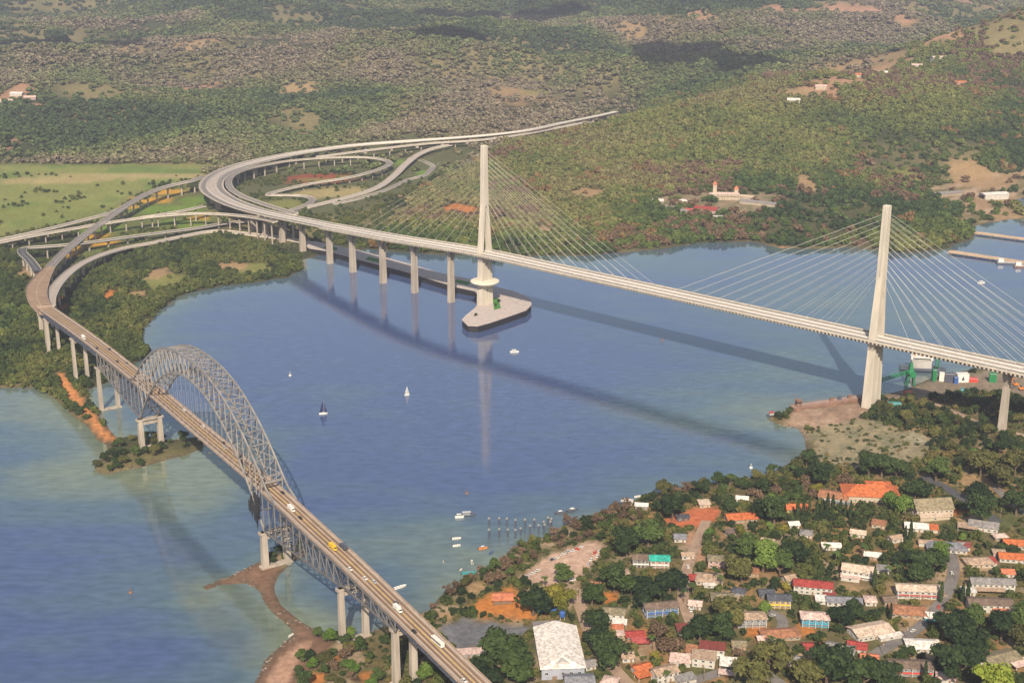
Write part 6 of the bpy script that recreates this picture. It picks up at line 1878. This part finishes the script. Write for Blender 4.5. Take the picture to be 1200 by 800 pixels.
# trees that fill the town, the islet and the spit
def scatter(poly, n, rmin, rmax, kinds_, where=None, maxtry=9000, ntot=None, edge=0, kk=.78):
    x0, y0 = poly.min(0); x1, y1 = poly.max(0); c = 0
    for _ in range(maxtry):
        if c >= n: break
        x, y = random.uniform(x0, x1), random.uniform(y0, y1)
        if not inside(poly, np.array([x]), np.array([y]))[0]: continue
        h = H1(x, y)
        if h < .5: continue
        r = random.uniform(rmin, rmax)
        u, v = pix(x, y, h)
        if u < -10 or u > 1215 or v > 815: continue
        if not free(x, y, r, kk) or is_open(x, y) or not clear_of_houses(x, y, r) or not clear_of_roads(x, y, r * .45 + 3): continue
        k = random.choice(kinds_)
        put_tree(x, y, r, k, random.uniform(.85, 1.2), where(x, y) if callable(where) else where); c += 1
    return c
Z_ISLE = SHORE_ISLE
for u, v, r in [(558, 370, 2.6), (585, 354, 3.0), (581, 359, 2.2)]:
    t_ = tree(0, 0, r, 'dark', 'small dark tree planted on the pylon island', 'small dark trees on the pylon island'); t_.location = W(u, v, PT)
n1 = scatter(Z_ISLE, 30, 3.2, 6.0, ['dark', 'green', 'dark', 'olive'], 'on the green islet under the first arch pier', kk=.6)
scatter(wpoly([(305, 662), (350, 637), (364, 648), (338, 664), (318, 672)]), 9, 3, 5.5, ['dark', 'green', 'dark'], 'by the sand bar under the second arch pier', kk=.55)
Z_SPIT = wpoly([(352, 752), (385, 745), (440, 742), (480, 725), (505, 800), (500, 820), (335, 820), (345, 780)])
n2 = scatter(Z_SPIT, 44, 2.8, 6.4, ['green', 'light', 'dark', 'olive', 'green', 'brown'], 'in the thicket under the old bridge where it lands', kk=.5)
Z_BANK = wpoly([(505, 716), (540, 686), (585, 657), (640, 630), (700, 603), (745, 590), (760, 620), (700, 640), (640, 655), (600, 680), (560, 700), (520, 722)])
n3 = scatter(Z_BANK, 46, 3.2, 6.0, ['brown', 'brown', 'brown', 'olive', 'brown', 'green'], 'on the bank between the parking lot and the moored boats', kk=.62)
Z_SHORE2 = wpoly([(700, 602), (760, 582), (850, 566), (905, 556), (960, 545), (985, 575), (930, 600), (860, 595), (800, 600), (740, 620)])
n4 = scatter(Z_SHORE2, 34, 5, 8.5, ['olive', 'dark', 'brown', 'green', 'dark'], 'along the shore behind the clay court', kk=.66)
Z_HEAD = wpoly([(975, 505), (1000, 478), (1040, 466), (1100, 478), (1200, 480), (1230, 560), (1100, 545), (1085, 515), (1030, 500)])
n5 = scatter(Z_HEAD, 44, 5, 8.5, ['dark', 'green', 'olive', 'dark', 'olive'], 'in the wood round the feet of the pylon and last pier', kk=.6)
Z_TOWN = wpoly([(690, 640), (760, 600), (900, 575), (1000, 560), (1080, 545), (1210, 530), (1215, 815), (680, 815), (690, 700)])
n6 = scatter(Z_TOWN, 300 - NTREE - 3, 3.2, 8.6, ['dark', 'olive', 'green', 'dark', 'olive', 'green', 'light', 'brown', 'yellow', 'brown'], None, 16000, kk=.66)
print('TREES', NTREE, n1, n2, n3, n4, n5, n6)

# ------------------------------------------------------------------ woods one cannot count: instanced crowns on the land
def crown_lib(n, leaf, core, seeds, r=1.0, h=1.5, nl=6, name='crown_form'):
    res = []
    fm = LEAFI
    for s in seeds:
        me, _ = crown_mesh(name, s, r, h, nl, n, leaf, fm, core)
        o = bpy.data.objects.new(name, me)          # only a source of geometry: not linked to the scene
        res.append(o)
    return res
LEAFI = leaf_mat('woodland_foliage', None, None, 'instancer')
def woods(name, label_, P, scl, tint, lib):
    me = bpy.data.meshes.new(name)
    me.from_pydata(P.tolist(), [], [])
    n = len(P)
    a = me.attributes.new('scl', 'FLOAT_VECTOR', 'POINT'); a.data.foreach_set('vector', scl.astype(np.float32).ravel())
    a = me.attributes.new('rot', 'FLOAT_VECTOR', 'POINT'); rr = np.zeros((n, 3)); rr[:, 2] = rng.uniform(0, 6.28, n); a.data.foreach_set('vector', rr.astype(np.float32).ravel())
    a = me.attributes.new('idx', 'INT', 'POINT'); a.data.foreach_set('value', rng.integers(0, len(lib), n).astype(np.int32))
    a = me.attributes.new('tint', 'FLOAT_COLOR', 'POINT'); a.data.foreach_set('color', np.concatenate([tint, np.ones((n, 1))], 1).astype(np.float32).ravel())
    o = bpy.data.objects.new(name, me); COL.objects.link(o); o['kind'] = 'stuff'
    if label_: o['label'] = label_; o['category'] = 'woodland'
    me.materials.append(LEAFI)
    ng = bpy.data.node_groups.new(name + '_growth', 'GeometryNodeTree')
    ng.interface.new_socket('Geometry', in_out='INPUT', socket_type='NodeSocketGeometry'); ng.interface.new_socket('Geometry', in_out='OUTPUT', socket_type='NodeSocketGeometry')
    gi = ng.nodes.new('NodeGroupInput'); go = ng.nodes.new('NodeGroupOutput')
    iop = ng.nodes.new('GeometryNodeInstanceOnPoints'); iop.inputs['Pick Instance'].default_value = True
    g2i = ng.nodes.new('GeometryNodeGeometryToInstance')
    for src in lib[::-1]:
        oi = ng.nodes.new('GeometryNodeObjectInfo'); oi.inputs['Object'].default_value = src; oi.transform_space = 'ORIGINAL'
        ng.links.new(oi.outputs['Geometry'], g2i.inputs[0])
    def attr(nm, ty):
        q = ng.nodes.new('GeometryNodeInputNamedAttribute'); q.data_type = ty; q.inputs['Name'].default_value = nm
        return [s for s in q.outputs if s.enabled and s.name == 'Attribute'][0]
    m2p = ng.nodes.new('GeometryNodeMeshToPoints')
    ng.links.new(gi.outputs[0], m2p.inputs['Mesh'])
    ng.links.new(m2p.outputs[0], iop.inputs['Points']); ng.links.new(g2i.outputs[0], iop.inputs['Instance'])
    ng.links.new(attr('idx', 'INT'), iop.inputs['Instance Index'])
    e2r = ng.nodes.new('FunctionNodeEulerToRotation'); ng.links.new(attr('rot', 'FLOAT_VECTOR'), e2r.inputs[0]); ng.links.new(e2r.outputs[0], iop.inputs['Rotation'])
    ng.links.new(attr('scl', 'FLOAT_VECTOR'), iop.inputs['Scale'])
    ng.links.new(iop.outputs[0], go.inputs[0])
    md = o.modifiers.new('growth', 'NODES'); md.node_group = ng
    return o
LIB_NEAR = crown_lib(260, .2, True, range(900, 905), 1, 1.5, 6)
LIB_FAR = crown_lib(84, .3, True, range(920, 925), 1, 1.4, 5)
LIB_BUSH = crown_lib(60, .28, True, range(940, 943), 1, 1.2, 4)

def jgrid(x0, x1, y0, y1, s):
    xs = np.arange(x0, x1, s); ys_ = np.arange(y0, y1, s)
    X_, Y_ = np.meshgrid(xs, ys_); X_ = X_ + (np.arange(len(ys_)) % 2)[:, None] * s / 2
    X_ = X_.ravel() + rng.uniform(-.42, .42, X_.size) * s; Y_ = Y_.ravel() + rng.uniform(-.42, .42, Y_.size) * s
    return X_, Y_
def in_view(x, y, m=.1):
    return np.abs(x) < (y * (.40 + m) + 60)
ROADPTS = np.array([p for ln in ROAD_LINES for p in ln])
def road_mask(x, y, rad):
    keep = np.ones(x.shape, bool)
    c = 30.0
    key = {}
    for p in ROADPTS: key.setdefault((int(p[0] // c), int(p[1] // c)), []).append(p)
    kx, ky = (x // c).astype(int), (y // c).astype(int)
    near = set()
    for a, b_ in key: 
        for i in (-1, 0, 1):
            for j in (-1, 0, 1): near.add((a + i, b_ + j))
    for i in range(len(x)):
        if (kx[i], ky[i]) in near:
            for a in (-1, 0, 1):
                for b_ in (-1, 0, 1):
                    for p in key.get((kx[i] + a, ky[i] + b_), ()):
                        if (p[0] - x[i]) ** 2 + (p[1] - y[i]) ** 2 < rad * rad: keep[i] = False
    return keep
def clear_mask(x, y, grow=1.0):
    keep = np.ones(x.shape, bool)
    n_ = (fbm(x / 14, y / 14, 51, 3) - .5) * 1.4
    for (cx, cy, ax, ay), pt in zip([w_[:4] for w_ in PATCH_W], PATCHES):
        q_ = ((x - cx) / ax) ** 2 + ((y - cy) / ay) ** 2 + n_
        k_ = (.22 if cy > 2450 else .06) if pt[4] in ('ochre', 'pink', 'field', 'straw', 'clay', 'redbed', 'amber', 'lawn', 'lawn2') else 1
        keep &= ~((q_ < 1 * grow) & (rng.uniform(0, 1, x.size) > k_))
    return keep
def foot_mask(x, y, m):
    keep = np.ones(x.shape, bool)
    for (fx0, fy0, hw, hd, yw) in FOOT:
        dx, dy = x - fx0, y - fy0; c, s = math.cos(yw), math.sin(yw)
        keep &= ~((np.abs(dx * c + dy * s) < hw + m) & (np.abs(-dx * s + dy * c) < hd + m))
        L_ = math.hypot(fx0, fy0); ux, uy = -fx0 / L_, -fy0 / L_
        al = dx * ux + dy * uy; si = np.abs(-dx * uy + dy * ux)
        keep &= ~((al > 0) & (al < hd + m + 4) & (si < hw * .8))
    return keep
def mixc(t, *cols):
    t = np.clip(t, 0, .999) * (len(cols) - 1); i = t.astype(int); f = (t - i)[:, None]
    C_ = np.array(cols)
    return C_[i] * (1 - f) + C_[np.minimum(i + 1, len(cols) - 1)] * f
def tints(x, y, zone_):
    n = x.size
    a = fbm(x / 420, y / 420, 71, 4); b_ = fbm(x / 45, y / 45, 81, 3); r_ = rng.uniform(0, 1, n)
    if zone_ == 'far':
        t = 1.7 * (a - .5) * 2 + .7 * (fbm(x / 110, y / 150, 73, 3) - .5) + .42 + (r_ - .5) * .15
        c = mixc(t, (.042, .066, .025), (.075, .105, .032), (.112, .132, .046), (.145, .135, .07), (.175, .145, .095))
    elif zone_ == 'hill':
        t = 1.2 * (a - .5) * 2 + .8 * (fbm(x / 70, y / 80, 75, 3) - .5) + .42 + (r_ - .5) * .45
        c = mixc(t, (.03, .055, .015), (.055, .085, .02), (.078, .105, .024), (.125, .135, .036), (.16, .145, .055))
        o_ = (b_ > .68) & (r_ > .6)
        c[o_] = np.array((.16, .10, .04))
        yl = sstep(.42, .6, fbm(x / 260, y / 300, 191, 3)) * sstep(2350, 2800, y)
        c = c * (1 - .55 * yl[:, None]) + np.array((.15, .165, .04)) * .55 * yl[:, None]
        br = (fbm(x / 160, y / 160, 97, 3) > .58) & (r_ < .5)
        c[br] = np.array((.13, .085, .05))
    else:
        t = .5 + (b_ - .5) * 1.2 + (r_ - .5) * .5
        c = mixc(t, (.018, .032, .009), (.04, .06, .014), (.075, .092, .02), (.115, .115, .032))
    return c * rng.uniform(.88, 1.12, n)[:, None]

# far and hillside woods
for nm_, lab_, y0, y1, sp, sc, zn, lib in (('hillside_forest', 'mixed green forest on the ridge across the water', 1600, 4100, 10.5, (5.0, 10.5), 'hill', LIB_NEAR), ('distant_forest', 'grey-green forest fading into haze', 2430, 7600, 13.2, (7.0, 15.5), 'far', LIB_FAR)):
    x, y = jgrid(-.52 * y1, .52 * y1, y0, y1, sp)
    k = in_view(x, y); x, y = x[k], y[k]
    # the ridge's woods and the plain beyond are told apart by a line from the viaduct's far end
    right = x > np.interp(y, [1500, 2300, 2700, 3000, 3400], [-260, -150, -10, 215, 400])
    ridge_line = np.interp(x, [r_[0] for r_ in RIDGE], [r_[1] for r_ in RIDGE]) + 260
    k = (right & (y < ridge_line)) if zn == 'hill' else ~(right & (y < ridge_line)) & (y > 2430)
    x, y = x[k], y[k]
    if zn == 'far':
        k = rng.uniform(0, 1, x.size) < np.interp(y, [2400, 4000, 7600], [1, .75, .5]); x, y = x[k], y[k]
    d = sd(SHORE_FAR, x, y)
    rv_ = rng.uniform(0, 1, x.size)
    k = (d > 5) & ~inside(GRASS_PLAIN, x, y) & ~(inside(YARD_E, x, y) & (rv_ > .1 * (y > 2000))) & ~(inside(VILLAGE, x, y) & (rv_ > .25)) & ~(inside(CLOVER, x, y) & (rng.uniform(0, 1, x.size) > .3))
    x, y = x[k], y[k]
    k = rng.uniform(0, 1, x.size) < np.where(fbm(x / 240, y / 300, 175, 4) > .6, .3, 1); x, y = x[k], y[k]
    k = clear_mask(x, y); x, y = x[k], y[k]
    k = foot_mask(x, y, 5); x, y = x[k], y[k]
    k = road_mask(x, y, 20); x, y = x[k], y[k]
    h = land_h(x, y)
    s = rng.uniform(sc[0], sc[1], x.size) * (np.interp(y, [2400, 7600], [.85, 1.35]) if zn == 'far' else 1)
    scl = np.stack([s, s * rng.uniform(.8, 1.2, x.size), s * (rng.uniform(.5, .85, x.size) if zn == 'far' else rng.uniform(.6, 1.05, x.size))], 1)
    print(nm_, len(x))
    woods(nm_, lab_, np.stack([x, y, h - .8], 1), scl, tints(x, y, zn), lib)

# mangroves and thickets of the near left shore and interchange
x, y = jgrid(-1000, 700, 1180, 2440, 6.5)
k = in_view(x, y, .05); x, y = x[k], y[k]
dA = sd(SHORE_FAR, x, y)
k = (dA > 1.5) & ~inside(STRIP, x, y); x, y = x[k], y[k]
mang = wpoly([(-300, 300), (20, 292), (40, 320), (90, 330), (130, 300), (180, 288), (262, 283), (330, 292), (356, 306), (345, 330), (250, 345), (190, 372), (178, 412), (120, 455), (133, 520), (80, 490), (40, 460), (-300, 470)])
inm = inside(mang, x, y)
gp = inside(GRASS_PLAIN, x, y) | inside(FIELD_IN, x, y); cl = inside(CLOVER, x, y)
r_ = rng.uniform(0, 1, x.size); cm = fbm(x / 60, y / 60, 111, 3)
right = x > np.interp(y, [1500, 2300, 2700], [-260, -150, -20])
pr = np.where(inm, .85, np.where(gp, np.where(cm > .62, .22, .01), np.where(cl, np.where(cm > .5, .35, .07), np.where(right, 0.0, .55))))
k = r_ < pr; x, y, inm2 = x[k], y[k], inm[k]
k = clear_mask(x, y, .9); x, y = x[k], y[k]
k = road_mask(x, y, 8.5); x, y = x[k], y[k]
h = land_h(x, y); s = rng.uniform(3.2, 6.2, x.size) * np.where(inside(mang, x, y), 1, .75) * np.where(dist_line([(p.x, p.y) for p in main_line[:40]], x, y) < 26, .45, 1); scl = np.stack([s, s, s * rng.uniform(.7, 1.1, x.size)], 1)
print('shore', len(x))
woods('shore_thicket', 'dense dark mangrove thicket along the inner shore', np.stack([x, y, h - .4], 1), scl, tints(x, y, 'near') * np.where((x < -560) & (y < 1560), 1.5, 1.0)[:, None], LIB_NEAR)
# smaller trees past the three hundred that stand out one by one
x, y = jgrid(-60, 620, 690, 1330, 7.0)
k = in_view(x, y, .05); x, y = x[k], y[k]
h = land_h(x, y); k = (h > 1.2) & (sd(SHORE_TOWN, x, y) > 4); x, y = x[k], y[k]
op = np.zeros(x.shape, bool)
for P_ in OPEN + [PORT, SAND_SPIT]: op |= inside(P_, x, y)
for (a_, b_, c_) in PLACED: op |= (x - a_) ** 2 + (y - b_) ** 2 < (c_ * .7) ** 2
k = ~op & (rng.uniform(0, 1, x.size) < np.where(fbm(x / 55, y / 55, 151, 3) > .42, .95, .5)); x, y = x[k], y[k]
k = clear_mask(x, y, .8); x, y = x[k], y[k]
k = foot_mask(x, y, 2.5); x, y = x[k], y[k]
k = road_mask(x, y, 7.5); x, y = x[k], y[k]
h = land_h(x, y); s = rng.uniform(2.4, 5.0, x.size); scl = np.stack([s, s, s * rng.uniform(.8, 1.25, x.size)], 1)
print('grove', len(x))
tt = mixc(fbm(x / 20, y / 20, 161, 3) * 1.5 - .35 + rng.uniform(-.25, .25, x.size), (.014, .026, .008), (.034, .05, .012), (.075, .085, .02), (.13, .10, .035))
woods('town_grove', 'smaller trees filling the gaps between houses on the town slope', np.stack([x, y, h - .3], 1), scl, tt, LIB_NEAR)
# stones along the waterline
x, y = jgrid(-330, 460, 700, 1330, 1.9)
k = in_view(x, y, .05); x, y = x[k], y[k]
h = land_h(x, y); k = (h > -.15) & (h < .9) & (rng.uniform(0, 1, x.size) < .5 * sstep(.4, .6, fbm(x / 18, y / 18, 201, 3))); x, y, h = x[k], y[k], h[k]
def rock_lib():
    res = []
    for sdd in (1, 2, 3):
        g = np.random.default_rng(sdd); bm = bmesh.new(); bmesh.ops.create_icosphere(bm, subdivisions=2, radius=1)
        for vt in bm.verts: vt.co *= float(g.uniform(.75, 1.15))
        me = bpy.data.meshes.new('stone_form'); bm.to_mesh(me); bm.free(); me.materials.append(LEAFI); res.append(bpy.data.objects.new('stone_form', me))
    return res
s = rng.uniform(.35, 1.15, x.size); scl = np.stack([s * rng.uniform(.8, 1.6, x.size), s, s * .6], 1)
tt = mixc(rng.uniform(0, 1, x.size), (.06, .05, .04), (.14, .11, .085), (.24, .19, .15))
woods('shore_stones', 'dark stones and rubble scattered along the waterline', np.stack([x, y, h], 1), scl, tt, rock_lib())
bpy.data.objects['shore_stones']['category'] = 'stones'
# undergrowth in the town and on the spits
x, y = jgrid(-260, 620, 690, 1330, 4.2)
k = in_view(x, y, .05); x, y = x[k], y[k]
h = land_h(x, y); k = (h > .9) & (sd(SHORE_TOWN, x, y) > 2); x, y = x[k], y[k]
op = np.zeros(x.shape, bool)
for P_ in [p_ for p_ in OPEN if p_ is not SAND_FLAT] + [PORT]: op |= inside(P_, x, y)
op |= inside(SAND_SPIT, x, y)
n_ = fbm(x / 25, y / 25, 131, 3) - .22 * inside(SAND_FLAT, x, y); k = ~op & (rng.uniform(0, 1, x.size) < np.where(n_ > .48, .7, np.where(n_ < .2, .04, .25))); x, y = x[k], y[k]
k = clear_mask(x, y, .8); x, y = x[k], y[k]
k = foot_mask(x, y, 1.5); x, y = x[k], y[k]
k = road_mask(x, y, 6.5); x, y = x[k], y[k]
h = land_h(x, y); s = rng.uniform(.9, 2.8, x.size); scl = np.stack([s, s, s * rng.uniform(.6, 1.0, x.size)], 1)
tt = mixc(fbm(x / 12, y / 12, 141, 3) * 1.6 - .3 + rng.uniform(-.2, .2, x.size), (.02, .034, .01), (.045, .06, .016), (.075, .085, .025), (.15, .11, .04))
print('bush', len(x))
woods('undergrowth', 'low bushes and scrub between the houses and on the banks', np.stack([x, y, h - .1], 1), scl, tt, LIB_BUSH)
